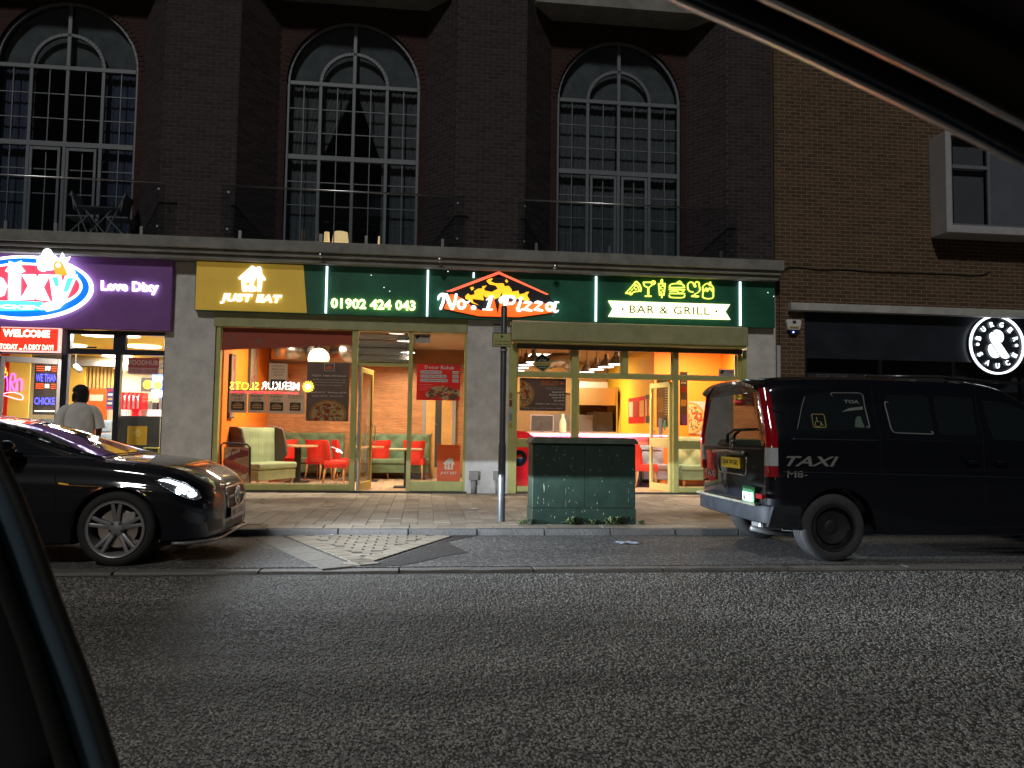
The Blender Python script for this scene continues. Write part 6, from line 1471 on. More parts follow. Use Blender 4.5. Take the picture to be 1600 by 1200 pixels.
def wheel(x,yo,z,rt,rr,w,parent,side,rimstyle,rimm,tm=None):
    """yo = outer face y, side=+1 outer face towards -y"""
    s=side; W_=tm or mat('tyre_rubber',(.016,.016,.017),.8,bump=(60,.3)); 
    wh=empty('wheel',(0,0,0)); wh.parent=parent; wh.location=Vector((x,yo,z))-org(parent)
    pr=[(rr,.02),(rr+.02,.004),(rt-.05,.0),(rt-.012,.012),(rt,.035)]
    for k in range(5):
        a=.035+(w-.07)*k/5; b=.035+(w-.07)*(k+1)/5; pr+=[(rt,a+.004),(rt,b-.006),(rt-.008,b-.004),(rt-.008,b+.0)]
    pr+=[(rt,w-.03),(rt-.03,w-.006),(rr+.02,w),(rr-.01,w-.02),(rr-.02,w*.5),(rr-.01,.03)]
    pr.append(pr[0])
    m=MB(); rg=[[ (x+r*math.cos(2*math.pi*k/44),yo+s*h,z+r*math.sin(2*math.pi*k/44)) for r,h in pr[:-1]] for k in range(45)]
    m.rings([[Vector(p) for p in q] for q in rg],cap=False); recalc(m.build('tyre',W_,wh,auto=50))
    rim=MB(); rim.lathe([(rr-.002,0),(rr+.008,-.004),(rr+.008,.012),(rr-.012,.02),(rr-.03,w*.8),(rr-.036,w*.8),(rr-.02,.016),(rr-.016,.0),(rr-.002,0)],(0,0,0),44,'y',cap=False)
    rv=[(x+p[0],yo+s*p[1],z+p[2]) for p in rim.v]; rim.v=rv
    if rimstyle=='twin':
        for k in range(5):
            for d in (-.16,.16):
                a=math.radians(90+72*k)
                q=[]
                for r_,wd,dd,off in ((.05,.022,.03,d*.5),(rr*.55,.016,.012,d*.85),(rr-.012,.015,.006,d*.95)):
                    c,s_=math.cos(a+off),math.sin(a+off); tx,tz=-s_,c; q.append([Vector((x+r_*c+tx*wd*u,yo+s*(dd+v),z+r_*s_+tz*wd*u)) for u,v in ((-1,.004),(-.5,0),(.5,0),(1,.004),(1,.03),(-1,.03))])
                rim.rings(q)
        t=MB().lathe([(.001,.012),(.035,.014),(.06,.02),(.07,.04),(.001,.045)],(0,0,0),24,'y'); rim.add([(x+p[0],yo+s*p[1],z+p[2]) for p in t.v],t.f)
    else:
        t=MB().lathe([(.001,.045),(.05,.04),(.07,.05),(rr*.62,.035),(rr*.72,.03),(rr*.74,.055),(rr-.02,.06),(rr-.02,.07),(.001,.08)],(0,0,0),36,'y'); rim.add([(x+p[0],yo+s*p[1],z+p[2]) for p in t.v],t.f)
    o=rim.build('rim',rimm,wh,auto=35); recalc(o)
    if rimstyle=='twin':
        t=MB().lathe([(.001,.075),(rr*.70,.07),(rr*.70,.085),(.001,.09)],(0,0,0),30,'y'); m=MB(); m.add([(x+p[0],yo+s*p[1],z+p[2]) for p in t.v],t.f); m.build('brake_disc',M_steel,wh)
        bevel(MB().box(x+.03,x+.15,yo+s*.045,yo+s*.10,z+.03,z+.14).build('brake_caliper',M_galv,wh),.01,1)
        for k in range(5): a=math.radians(90+72*k+36); MB().lathe([(0,0),(.011,0),(.011,.02),(0,.02)],(x+.052*math.cos(a),yo+s*.012-(0 if s>0 else .02),z+.052*math.sin(a)),8,'y').build('wheel_bolt',M_blackm,wh)
    else:
        m=MB()
        for k in range(8): a=math.radians(45*k); m.lathe([(0,0),(.028,0),(.028,.004),(0,.004)],(x+rr*.84*math.cos(a),yo+s*.055,z+rr*.84*math.sin(a)),10,'y')
        o=m.build('vent_holes',M_blackm,wh); o['kind']='stuff'
    return wh
M_paintK=mat('black_car_paint',(.004,.005,.009),.5,coat=.9,spec=.12); M_carglass=mat('tinted_car_glass',(.012,.016,.018),.03,spec=.9,coat=.6); M_chrome=mat('chrome',(.75,.75,.77),.12,metal=1); M_plas=mat('black_trim_plastic',(.018,.018,.019),.5)
M_silver=mat('alloy_silver',(.22,.225,.24),.35,metal=.35); M_seam=mat('panel_gap',(.004,.004,.004),.9)
# ---------------------------------------------------------------- black taxi van
VX0=3.28; VYC=7.95; VW=.93
van=empty('taxi_van',(5.7,VYC,ZL),'black taxi van with a yellow rear plate parked in the bay on the right','van')
#        x    zbot  zbelt(w)  halfwidth low, halfwidth top, ztop, tumble
VT=[(3.285,.34,.80,1.60,.62),(3.30,.31,.86,1.64,.68),(3.36,.28,.915,1.68,.71),(3.46,.24,.925,1.71,.725),(3.7,.22,.93,1.725,.735),(4.5,.17,.93,1.735,.74),(5.4,.17,.93,1.72,.735),(5.85,.17,.93,1.66,.71),(6.0,.17,.93,1.60,.69),(6.6,.17,.925,1.30,.66),(6.95,.17,.92,1.14,.66),(7.2,.18,.91,1.05,.64),(7.6,.19,.88,.95,.60),(7.85,.20,.80,.82,.54),(7.97,.24,.66,.66,.45),(8.0,.28,.55,.58,.36)]
def vsec(x):
    zb,w,zt,wt=pch([x],VT)[0]; belt=min(1.10,zt-.10); sh=min(.74,belt-.08)
    p=[(0,zb),(w*.86,zb),(w*.965,zb+.02),(w*.985,zb+.10),(w,zb+(sh-zb)*.5),(w*1.0,sh),(w*.988,sh+.02),(w*.985,belt),(w*.975,belt+.04),(wt+(w*.975-wt)*.42,belt+(zt-belt)*.55),(wt+.055*w,zt-.10),(wt,zt-.035),(wt*.86,zt),(wt*.4,zt+.018),(0,zt+.022)]
    q=[]
    for i in range(len(p)-1):
        n=8 if i in (3,4,6,8) else 4
        for k in range(n): t=k/n; q.append((p[i][0]+(p[i+1][0]-p[i][0])*t,p[i][1]+(p[i+1][1]-p[i][1])*t))
    q.append(p[-1]); return q
WZ=.255; AR=[3.97,7.14]
xs=sorted(set([3.285,3.288,3.295,3.31,3.33,3.36,3.4]+[round(3.44+.04*k,3) for k in range(113)]+[7.93,7.97,7.99,8.0]))
vb=loft('body',xs,vsec,VYC,M_paintK,van,arches=AR,R_=.385,zc=WZ,inner=.60,auto=32)
VB=bvh_of(vb)
for k,xc in enumerate(AR):
    for s,yy in ((1,VYC-VW),(-1,VYC+VW)):
        wheel(xc-(.03 if k==0 else 0),yy+s*.035,WZ,.325,.215,.225,van,s,'steel',mat('dark_steel_wheel',(.022,.022,.025),.5,metal=.3),tm=mat('dusty_lit_tyre_rubber',(.040,.042,.045),.85,n=(8,.2),bump=(60,.3)))  # greyer rubber: dust, and headlamp light on the tread put into its colour
        y0,y1=(yy+s*.30,yy+s*.33) ; MB().box(xc-.42,xc+.42,min(y0,y1),max(y0,y1),.2,.66).build('arch_liner',M_blackm,van)
# bumper
bx=[(3.215,.34,.80),(3.205,.30,.83),(3.20,.27,.84)]
def rr_box(ys,zs): pass
m=MB(); rg=[]
for (y,dx) in [(-.955,.34),(-.955,.20),(-.945,.10),(-.90,.035),(-.80,.0),(-.5,-.02),(0,-.03),(.5,-.02),(.80,.0),(.90,.035),(.945,.10),(.955,.20),(.955,.34)]:
    X=VX0-.045+dx; yy=VYC+y; th=.06
    inward=Vector((1,0,0)) if abs(y)<.9 else Vector((.3,-math.copysign(1,y),0))
    f=lambda z,d: Vector((X,yy,z))+inward.normalized()*d
    rg.append([f(.285,.03),f(.30,.0),f(.42,-.004),f(.455,.006),f(.47,.035),f(.47,.12),f(.285,.12)])
m.rings(rg); o=m.build('rear_bumper',mat('worn_grey_bumper',(.022,.026,.033),.55,n=(7,.35),bump=(30,.2),spec=.18),van); recalc(o); o.data.shade_smooth(); o.data.set_sharp_from_angle(angle=math.radians(40))
m=MB(); m.prism([(3.24,.27),(3.60,.235),(3.575,.36),(3.60,.44),(3.30,.47)],VYC-VW-.028,VYC-VW+.02); bevel(m.build('bumper_corner',mat('worn_grey_bumper',(.020,.024,.030),.42),van),.012,2)
def RP(px,py,X=VX0):       # picture point -> (y,z) on the rear plane of the van
    d=ray(px,py); t=X/d.x; return (d.y*t,H+d.z*t)
# tailgate glass, lower panel lines
M_rg2=mat('tailgate_glass',(.006,.008,.008),.015,spec=1,coat=1)
G_=[RP(1124,617),RP(1203,604),RP(1201,698),RP(1107,697)]
G_=[(8.50,1.55),(7.19,1.565),(7.13,1.03),(8.78,1.00)]
o=decal('rear_window',VB,G_,'rear',.008,M_rg2,van,size=.12,rnd=.07)
line_decal('tailgate_seam',VB,[(8.80,1.0),(8.80,.46),(7.12,.50),(7.12,1.60)],'rear',.008,.001,M_seam,van)
line_decal('glass_lower_strip',VB,[(8.72,.985),(7.18,1.0)],'rear',.030,.006,M_plas,van)
# grab handle moulding
yh0,zh0=8.36,.955; yh1=7.56
m=MB(); m.tube([(3.262,yh0,.945),(3.235,yh0-.04,.95),(3.232,(yh0+yh1)/2,.955),(3.235,yh1+.04,.952),(3.262,yh1,.945)],.026,10); m.build('tailgate_handle',mat('bronze_grey',(.22,.20,.17),.3,metal=.6),van,smooth=True)
line_decal('plate_recess_edge',VB,round_poly([(8.33,.93),(7.56,.93),(7.56,.72),(8.28,.725)],.06),'rear',.014,.004,M_chrome,van,closed=True)
py0,py1,pz0,pz1=8.17,7.70,.785,.895
pl_=MB().box(3.262,3.274,py1,py0,pz0,pz1).build('number_plate',mat('plate_yellow',(.80,.60,.03),.4,es=.14),van)
def rear_text(name,s,ya,yb,z0,z1,X,mt,parent,bold=.03,shear=0,depth=.002):
    t=text_mb(s,0,1,0,1,0,bold=bold,shear=shear); v=[(X,ya+(yb-ya)*p[0],z0+(z1-z0)*p[2]) for p in t.v]; return MB().add(v,[tuple(q[::1]) for q in t.f]).build(name,mt,parent)
rear_text('lettering','SJ64 WGK',py0-.03,py1+.03,pz0+.02,pz1-.02,3.2605,M_black,pl_,bold=.03)
decal_text('lettering',VB,'TAXI',0,8.72,8.40,.66,.735,'rear',.004,M_wp,van,bold=.02)
decal_text('lettering',VB,'TDI',0,7.42,7.32,.80,.825,'rear',.004,M_chrome,van,bold=.04)
# star emblem on the glass
ey,ez=7.90,1.045; X=3.262
em=MB(); n=20; em.tube([(X,ey+.042*math.cos(2*math.pi*k/n),ez+.055*math.sin(2*math.pi*k/n)) for k in range(n+1)],.005,6,cap=False)
for a in (90,210,330): a=math.radians(a); em.tube([(X,ey,ez),(X,ey+.04*math.cos(a),ez+.053*math.sin(a))],[.008,.003],6)
em.build('emblem',M_chrome,van,smooth=True)
wp=MB(); wp.tube([(3.25,7.97,1.05),(3.235,7.93,1.14),(3.24,7.75,1.19),(3.245,7.35,1.20)],[.022,.014,.010,.007],8); wp.tube([(3.255,7.85,1.175),(3.256,7.28,1.185)],.006,6); wp.build('rear_wiper',M_plas,van,smooth=True)
# spoiler
sp=[]
for k in range(13):
    y=-.70+1.40*k/12; c=1-abs(y/.70)**3; zz=1.60+.075*c; sp.append([Vector((3.50,VYC+y,zz+.04)),Vector((3.30,VYC+y,zz+.045)),Vector((3.225-.02*c,VYC+y,zz+.02)),Vector((3.222-.02*c,VYC+y,zz-.01)),Vector((3.30,VYC+y,zz-.055)),Vector((3.5,VYC+y,zz-.05))])
o=MB().rings(sp).build('roof_spoiler',mat('maroon_black_paint',(.02,.012,.014),.2,coat=1),van,auto=45); recalc(o)
# tail lamps
M_tail=mat('red_lamp_lens',(.22,.004,.010),.12,coat=1,es=.03,ec=(.9,.01,.02)); M_lens=mat('clear_lamp_lens',(.50,.54,.55),.1,coat=1)
for s in (1,-1):
    yc_=VYC-s*.835
    def lamp(z0,z1,mt,nm):
        rg=[]
        for k in range(7):
            z=z0+(z1-z0)*k/6; t=(z-.76)/.84; w1=.10-.055*t; q=[]; y0=VYC-s*(VW-.005-(.185*max(0,(z-1.1)/.5))); 
            # section: wraps the corner
            for (dx,dy) in ((.085,-.003),(.04,-.007),(.012,.012),(-.008,.035),(-.010,w1),(.03,w1),(.05,.04),(.085,.02)):
                q.append(Vector((VX0+dx,y0+s*dy,z)))
            rg.append(q)
        o=MB().rings(rg).build(nm,mt,van); recalc(o); o.data.shade_smooth(); o.data.set_sharp_from_angle(angle=.9)
    lamp(1.02,1.60,M_tail,'tail_lamp'); lamp(.845,1.017,M_lens,'reversing_lamp'); lamp(.74,.842,M_tail,'tail_lamp')
MB().box(3.20,3.232,6.995+.03,7.16,.53,.575).build('reflector',M_tail,van)
# green licence plate on bumper door
m=MB(); gy0,gy1,gz0,gz1=7.53,7.26,.46,.625
gp=MB().box(3.226,3.236,gy1,gy0,gz0,gz1).build('licence_plate',mat('licence_green',(.05,.42,.16),.5,es=.05),van)
MB().box(3.222,3.2255,gy1+.012,gy0-.012,gz0+.022,gz1-.055).build('white_field',M_wp,gp); rear_text('lettering','14',7.40,7.33,.53,.562,3.2212,M_black,gp); MB().box(3.2205,3.2215,7.46,7.50,.49,.53).build('crest',M_black,gp)
rear_text('lettering','PRIVATE HIRE',7.50,7.30,.588,.602,3.2222,M_wp,gp,bold=.01)
MB().lathe([(0,0),(.03,0),(.022,.02),(0,.02)],(3.222,8.02,.585),14,'x').build('tailgate_button',M_plas,van)
MB().box(3.19,3.30,7.16,8.76,.452,.474).build('bumper_step_edge',mat('scuffed_edge',(.16,.16,.12),.5,n=(10,.4)),van)
# side windows (near and far)
for v in ('near','far'):
    wv=[(3.56,1.17),(3.70,1.52),(3.80,1.555),(4.30,1.575),(4.33,1.20)]
    o=decal('side_window',VB,wv,v,.005,M_carglass,van,size=.14,rnd=.05)
    if v=='near':
        line_decal('window_trim',VB,round_poly([(4.325,1.20),(4.305,1.565),(3.95,1.56)],.05),v,.012,.007,mat('grey_window_trim',(.20,.21,.21),.4),van)
        line_decal('window_trim',VB,[(3.575,1.19),(3.70,1.52)],v,.008,.007,mat('grey_window_trim',(.20,.21,.21),.4),van)
        dm=mat('dim_gold_print',(.30,.24,.08),.6,es=.05)
        line_decal('disabled_badge_edge',VB,round_poly([(3.745,1.215),(3.875,1.215),(3.875,1.345),(3.745,1.345)],.02),v,.009,.008,dm,o,closed=True)
        b=MB(); 
        P3=project(VB,[(3.795+.03*math.cos(t),1.248+.027*math.sin(t)) for t in [math.radians(a) for a in range(110,361+20,18)]],v,.009); b.tube(P3,.004,6)
        P3=project(VB,[(3.79,1.315),(3.793,1.272),(3.826,1.272),(3.838,1.236),(3.855,1.236)],v,.009); b.tube(P3,.005,6); b.build('wheelchair_symbol',dm,o,smooth=True)
        decal_text('window_sticker',VB,'TOA',0,4.10,4.26,1.46,1.495,v,.008,mat('grey_print',(.16,.18,.18),.6),o,bold=.05)
        P3=project(VB,[(4.06,1.37),(4.14,1.41),(4.29,1.43),(4.29,1.40),(4.15,1.385)],v,.008); MB().add(P3,[(0,1,2,3,4)]).build('window_sticker',mat('grey_print',(.16,.18,.18),.6),o)
        P3=project(VB,[(4.17,1.225),(4.19,1.30),(4.21,1.33),(4.25,1.33),(4.27,1.22)],v,.008); MB().add(P3,[(0,1,2,3,4)]).build('window_sticker',mat('green_grey_print',(.08,.13,.10),.6),o)
    o=decal('side_window',VB,[(4.54,1.17),(4.52,1.50),(4.56,1.555),(5.00,1.555),(4.99,1.16)],v,.005,M_carglass,van,size=.14,rnd=.05)
    if v=='near': line_decal('window_trim',VB,round_poly([(4.525,1.50),(4.545,1.175),(5.0,1.165)],.05),v,.014,.007,mat('grey_window_trim',(.20,.21,.21),.4),van)
    decal('side_window',VB,[(5.04,1.16),(5.05,1.555),(5.48,1.535),(5.44,1.16)],v,.005,M_carglass,van,size=.14,rnd=.05)
    decal('door_window',VB,[(5.60,1.12),(5.58,1.52),(5.88,1.49),(6.25,1.36),(6.52,1.22),(6.55,1.10)],v,.005,M_carglass,van,size=.14,rnd=.04)
    for pts in ([(4.40,1.66),(4.40,1.62),(4.42,1.10),(4.42,.60)],[(5.52,1.62),(5.50,1.1),(5.50,.25)],[(4.42,1.115),(5.50,1.10)],[(6.62,1.12),(6.62,.7)]):
        line_decal('panel_gap',VB,pts,v,.006,.001,M_seam,van)
    line_decal('slide_rail',VB,[(3.50,1.105),(4.40,1.10)],v,.014,.002,mat('rail_paint',(.03,.032,.036),.25,coat=1),van)
    line_decal('side_rubbing_strip',VB,[(3.42,.79),(7.7,.72)],v,.010,.003,M_plas,van)
    sgn=-1 if v=='near' else 1
    for xh in (5.36,5.66): 
        m=MB(); Yh=VYC+sgn*(VW+.012); m.tube([(xh-.07,Yh+(-.0)*sgn,.905),(xh-.05,Yh+sgn*.03,.91),(xh+.06,Yh+sgn*.03,.905),(xh+.08,Yh,.90)],.012,8); m.build('door_handle',M_paintK,van,smooth=True)
decal_text('lettering',VB,'TAXI',0,3.45,3.98,.845,.94,'near',.005,mat('dim_silver_print',(.20,.205,.20),.5),van,bold=.02,shear=.35)
decal_text('lettering',VB,'M8-',0,3.455,3.66,.735,.80,'near',.005,mat('dim_silver_print',(.20,.205,.20),.5),van,bold=0,shear=.1)
line_decal('roof_rail',VB,[(4.40,8.0),(5.9,8.0)],'top',.004,.002,M_seam,van)
m=MB(); m.tube([(4.40,VYC-.70,1.745),(5.2,VYC-.715,1.752),(5.85,VYC-.69,1.71)],.014,8); m.build('gutter_rail',mat('rail_paint',(.03,.032,.036),.25,coat=1),van,smooth=True)
# windscreen, mirrors, front
decal('windscreen',VB,[(6.02,VYC-.60),(6.02,VYC+.60),(6.88,VYC+.66),(6.88,VYC-.66)],'top',.006,M_carglass,van,size=.16,rnd=.08)
for s in (-1,1): bevel(MB().box(6.50,6.62,VYC+s*(VW+.02),VYC+s*(VW+.20),1.02,1.26).build('door_mirror',M_plas,van),.03,3)
for s in (-1,1): decal('headlamp',VB,[(VYC+s*.38,.62),(VYC+s*.72,.64),(VYC+s*.80,.80),(VYC+s*.50,.78)],'front',.006,M_lens,van,size=.1)
decal('grille',VB,[(VYC-.30,.56),(VYC+.30,.56),(VYC+.34,.72),(VYC-.34,.72)],'front',.006,M_plas,van,size=.1)
# axle parts and exhaust box visible under the bumper
m=MB(); m.tube([(3.95,VYC-.6,.20),(3.95,VYC+.6,.20)],.05,10); m.tube([(3.95,VYC-.12,.16),(3.95,VYC+.12,.16)],.09,12); m.build('rear_axle',M_galv,van,smooth=True)
bevel(MB().box(3.45,3.70,7.62,7.85,.14,.25).build('silencer',M_galv,van),.03,2); MB().tube([(3.30,7.50,.20),(3.5,7.5,.16),(3.8,7.45,.13)],.028,10).build('exhaust_pipe',M_galv,van,smooth=True)
# ---------------------------------------------------------------- black coupe
CY=7.905; CZ=.25
car=empty('coupe_car',(-3.9,CY,ZL),'black coupe with lit headlamps and twin-spoke alloy wheels waiting in the parking bay','car')
#      x    zb   zshoulder  w    crown
CT=[(-6.28,.30,.60,.50,.05),(-6.24,.24,.74,.66,.06),(-6.10,.20,.86,.79,.05),(-5.8,.17,.905,.86,.04),(-5.2,.13,.90,.895,.03),(-4.2,.10,.875,.90,.03),(-3.3,.10,.85,.895,.03),(-2.95,.11,.835,.89,.035),(-2.6,.12,.80,.885,.045),(-2.3,.12,.755,.875,.055),(-2.08,.13,.70,.85,.06),(-1.92,.13,.63,.80,.065),(-1.82,.13,.585,.73,.062),(-1.75,.14,.54,.62,.058),(-1.715,.16,.50,.50,.05),(-1.70,.19,.46,.42,.045)]
def csec(x):
    zb,zs,w,cr_=pch([x],CT)[0]; h=zs-zb
    p=[(0,zb),(w*.88,zb),(w*.965,zb+.025),(w*.975,zb+h*.18),(w*.99,zb+h*.38),(w*1.0,zb+h*.60),(w*.992,zb+h*.72),(w*.965,zb+h*.80),(w*.95,zb+h*.92),(w*.90,zs+cr_*.1),(w*.78,zs+cr_*.55),(w*.55,zs+cr_*.85),(w*.3,zs+cr_*.97),(0,zs+cr_)]
    q=[]
    for i in range(len(p)-1):
        n=7 if 1<i<6 else 3
        for k in range(n): t=k/n; q.append((p[i][0]+(p[i+1][0]-p[i][0])*t,p[i][1]+(p[i+1][1]-p[i][1])*t))
    q.append(p[-1]); return q
CA=[-5.40,-2.63]
xs=sorted(set([-6.28,-6.26,-6.22,-6.16]+[round(-6.12+.04*k,3) for k in range(104)]+[-1.94,-1.90,-1.86,-1.82,-1.78,-1.75,-1.73,-1.715,-1.705,-1.70]))
cb=loft('body',xs,csec,CY,M_paintK,car,arches=CA,R_=.362,zc=CZ,inner=.56,auto=30)
# cabin
GT=[(-5.75,.88,.62,.90),(-5.35,.86,.70,1.0),(-4.95,.85,.74,1.14),(-4.6,.85,.755,1.20),(-4.3,.85,.755,1.215),(-4.0,.845,.75,1.19),(-3.6,.84,.745,1.105),(-3.25,.835,.745,.99),(-2.98,.83,.74,.905),(-2.80,.82,.735,.852)]
def gsec(x):
    zb,w,zt=pch([x],GT)[0]; h=zt-zb; wt=w-.20*min(1,h/.45)
    p=[(0,zb-.03),(w,zb-.03),(w,zb),(w-(w-wt)*.25,zb+h*.3),(w-(w-wt)*.62,zb+h*.66),(wt,zt-h*.10-.005),(wt*.9,zt-h*.03),(wt*.6,zt+.012),(0,zt+.02)]
    q=[]
    for i in range(len(p)-1):
        for k in range(4): t=k/4; q.append((p[i][0]+(p[i+1][0]-p[i][0])*t,p[i][1]+(p[i+1][1]-p[i][1])*t))
    q.append(p[-1]); return q
xs=[round(-5.75+.05*k,3) for k in range(60)]
cg=loft('cabin',xs,gsec,CY,M_paintK,car,auto=35)
BB=bvh_of(cb); BC=bvh_of(cg)
M_ws=mat('windscreen_glass',(.02,.024,.026),.02,spec=1,coat=1)
decal('windscreen',BC,[(-2.86,CY-.66),(-2.83,CY),(-2.86,CY+.66),(-3.3,CY+.635),(-3.86,CY+.55),(-3.90,CY),(-3.86,CY-.55),(-3.3,CY-.635)],'top',.004,M_ws,car,size=.12)
decal('rear_window',BC,[(-4.95,CY-.50),(-4.95,CY+.50),(-5.62,CY+.56),(-5.62,CY-.56)],'top',.004,M_carglass,car,size=.14)
for v in ('near','far'):
    decal('side_window',BC,[(-3.16,.872),(-3.55,1.01),(-3.95,1.11),(-4.25,1.145),(-4.6,1.135),(-4.62,.88)],v,.004,M_carglass,car,size=.12)
    decal('side_window',BC,[(-4.67,.88),(-4.65,1.13),(-4.95,1.075),(-5.25,.96),(-5.35,.89)],v,.004,M_carglass,car,size=.12)
    line_decal('window_chrome',BC,[(-3.04,.872),(-3.55,1.035),(-3.95,1.135),(-4.3,1.17),(-4.9,1.10),(-5.35,.94)],v,.010,.004,M_chrome,car)
    line_decal('panel_gap',BB,[(-3.16,.80),(-3.12,.60),(-3.14,.20)],v,.006,.001,M_seam,car)
    line_decal('bonnet_gap',BB,[(-2.92,.80),(-2.5,.755),(-2.2,.70),(-2.0,.645)],v,.006,.001,M_seam,car)
    line_decal('side_repeater',BB,[(-3.02,.63),(-3.10,.64)],v,.016,.003,mat('amber_repeater',(.6,.3,.03),.3,es=.3),car)
    sg_=-1 if v=='near' else 1
    m=MB(); rg=[]
    for k in range(7):
        t=k/6; sc=math.sin(math.pi*(.16+.72*t)); yy=CY+sg_*(.87+.20*t); rg.append([Vector((-3.50+.075*sc*math.cos(a),yy,.93+.075*sc*math.sin(a))) for a in [2*math.pi*j/14 for j in range(14)]])
    m.rings(rg); o=m.build('door_mirror',M_paintK,car,smooth=True); recalc(o); MB().box(-3.52,-3.44,min(CY+sg_*.80,CY+sg_*.88),max(CY+sg_*.80,CY+sg_*.88),.86,.90).build('mirror_arm',M_plas,car)
for k,xc in enumerate(CA):
    for s,yy in ((1,CY-.90),(-1,CY+.90)):
        wheel(xc,yy+s*.03,CZ,.325,.238,.24,car,s,'twin',M_silver)
        y0,y1=yy+s*.30,yy+s*.33; MB().box(xc-.40,xc+.40,min(y0,y1),max(y0,y1),.12,.62).build('arch_liner',M_blackm,car)
LOWBEAM=2100
# headlamps : side view polygon on the near flank, mirrored on the far one
LAMP=[(-2.34,.672),(-2.20,.690),(-2.02,.640),(-1.90,.575),(-1.855,.515),(-1.90,.488),(-2.02,.520),(-2.14,.565),(-2.26,.625)]
L_head=E_('lit_headlamp',(.88,.94,1),30); L_drl=E_('lit_daytime_strip',(.9,.95,1),14)
for v,s in (('near',-1),('far',1)):
    ln_=decal('headlamp',BB,LAMP,v,.005,mat('headlamp_lens',(.10,.11,.12),.04,spec=1,coat=1),car,size=.05)
    line_decal('lamp_trim',BB,LAMP,v,.005,.006,M_chrome,ln_,closed=True)
    decal('daytime_strip',BB,[(-2.30,.668),(-2.20,.676),(-2.02,.625),(-1.93,.575),(-1.94,.562),(-2.05,.605),(-2.20,.652)],v,.009,L_drl,ln_,size=.05)
    for (cx_,cz2,rw,rh) in ((-2.075,.578,.034,.034),(-2.015,.572,.022,.028),(-1.945,.540,.040,.022)):
        decal('lamp_lens',BB,[(cx_+rw*math.cos(a),cz2+rh*math.sin(a)) for a in [2*math.pi*k/10 for k in range(10)]],v,.011,L_head,ln_,size=.05)
    l=bpy.data.lights.new('low_beam','POINT'); l.energy=LOWBEAM; l.color=(.82,.91,1); l.shadow_soft_size=.03; l.use_nodes=True; t=l.node_tree
    em_=t.nodes['Emission']; tc_=t.nodes.new('ShaderNodeTexCoord'); sx_=t.nodes.new('ShaderNodeSeparateXYZ'); t.links.new(tc_.outputs['Normal'],sx_.inputs[0])
    def mth(op,a,b=None):
        n_=t.nodes.new('ShaderNodeMath'); n_.operation=op
        for k_,v_ in enumerate((a,b)):
            if v_ is None: continue
            if isinstance(v_,(int,float)): n_.inputs[k_].default_value=v_
            else: t.links.new(v_,n_.inputs[k_])
        return n_.outputs[0]
    cut=t.nodes.new('ShaderNodeMapRange'); cut.inputs[1].default_value=-.004; cut.inputs[2].default_value=.004; cut.inputs[3].default_value=1; cut.inputs[4].default_value=0; t.links.new(sx_.outputs[2],cut.inputs[0])
    fwd_=mth('POWER',mth('MAXIMUM',sx_.outputs[0],0),1.6); fall=mth('EXPONENT',mth('MULTIPLY',sx_.outputs[2],5))
    t.links.new(mth('MULTIPLY',mth('MULTIPLY',mth('MULTIPLY',fwd_,fall),cut.outputs[0]),1.0),em_.inputs[1])
    o=bpy.data.objects.new('low_beam',l); link(o); o.parent=car; o.location=Vector((-1.66,CY+s*.60,.57))-org(car)
# grille, star, plate, bumper intakes
GR=[(CY-.34,.585),(CY+.34,.585),(CY+.30,.40),(CY+.18,.385),(CY-.18,.385),(CY-.30,.40)]
GR=[(y,z-.02) for y,z in GR]
g=decal('grille',BB,GR,'front',.004,M_plas,car,size=.06); line_decal('grille_surround',BB,round_poly(GR,.04),'front',.014,.008,M_chrome,g,closed=True)
line_decal('grille_bar',BB,[(CY-.32,.475),(CY-.08,.475)],'front',.022,.012,M_silver,g); line_decal('grille_bar',BB,[(CY+.08,.475),(CY+.32,.475)],'front',.022,.012,M_silver,g)
X=-1.672; em=MB(); em.tube([(X,CY+.085*math.cos(2*math.pi*k/24),.475+.085*math.sin(2*math.pi*k/24)) for k in range(25)],.008,6,cap=False)
for a in (90,210,330): a=math.radians(a); em.tube([(X,CY,.475),(X,CY+.08*math.cos(a),.475+.08*math.sin(a))],[.014,.004],6)
em.build('emblem',M_chrome,g,smooth=True)
pz0,pz1=.265,.375; pl2=MB().box(-1.665,-1.655,CY-.26,CY+.26,pz0,pz1).build('number_plate',mat('plate_white',(.62,.62,.62),.4),car); MB().box(-1.70,-1.666,CY-.2,CY+.2,pz0+.02,pz1-.02).build('plate_mount',M_plas,pl2)
t=text_mb('MJ11 OGK',0,1,0,1,0,bold=.03); MB().add([(-1.6535,CY-.23+.46*p[0],pz0+.02+(pz1-pz0-.04)*p[2]) for p in t.v],[tuple(q) for q in t.f]).build('lettering',M_black,pl2)
for s in (-1,1):
    decal('bumper_intake',BB,[(CY+s*.40,.20),(CY+s*.66,.20),(CY+s*.70,.31),(CY+s*.46,.30)],'front',.003,M_plas,car,size=.06)
    decal('flank_scoop',BB,[(-1.99,.42),(-1.80,.34),(-1.84,.28),(-1.96,.30),(-2.04,.36)],'near' if s<0 else 'far',.003,mat('gloss_black_trim',(.006,.007,.01),.12,coat=1),car,size=.06)
decal('lower_intake',BB,[(CY-.32,.19),(CY+.32,.19),(CY+.30,.25),(CY-.30,.25)],'front',.003,M_plas,car,size=.06)
m=MB(); pth=[]
for y in (-.86,-.84,-.78,-.66,-.5,-.2,0,.2,.5,.66,.78,.84,.86):
    xx=-2.12 if abs(y)>.85 else (-1.96 if abs(y)>.8 else (-1.86 if abs(y)>.7 else (-1.745 if abs(y)>.6 else (-1.70 if abs(y)>.4 else -1.665)))); pth.append((xx,CY+y,.125 if abs(y)>.45 else .145))
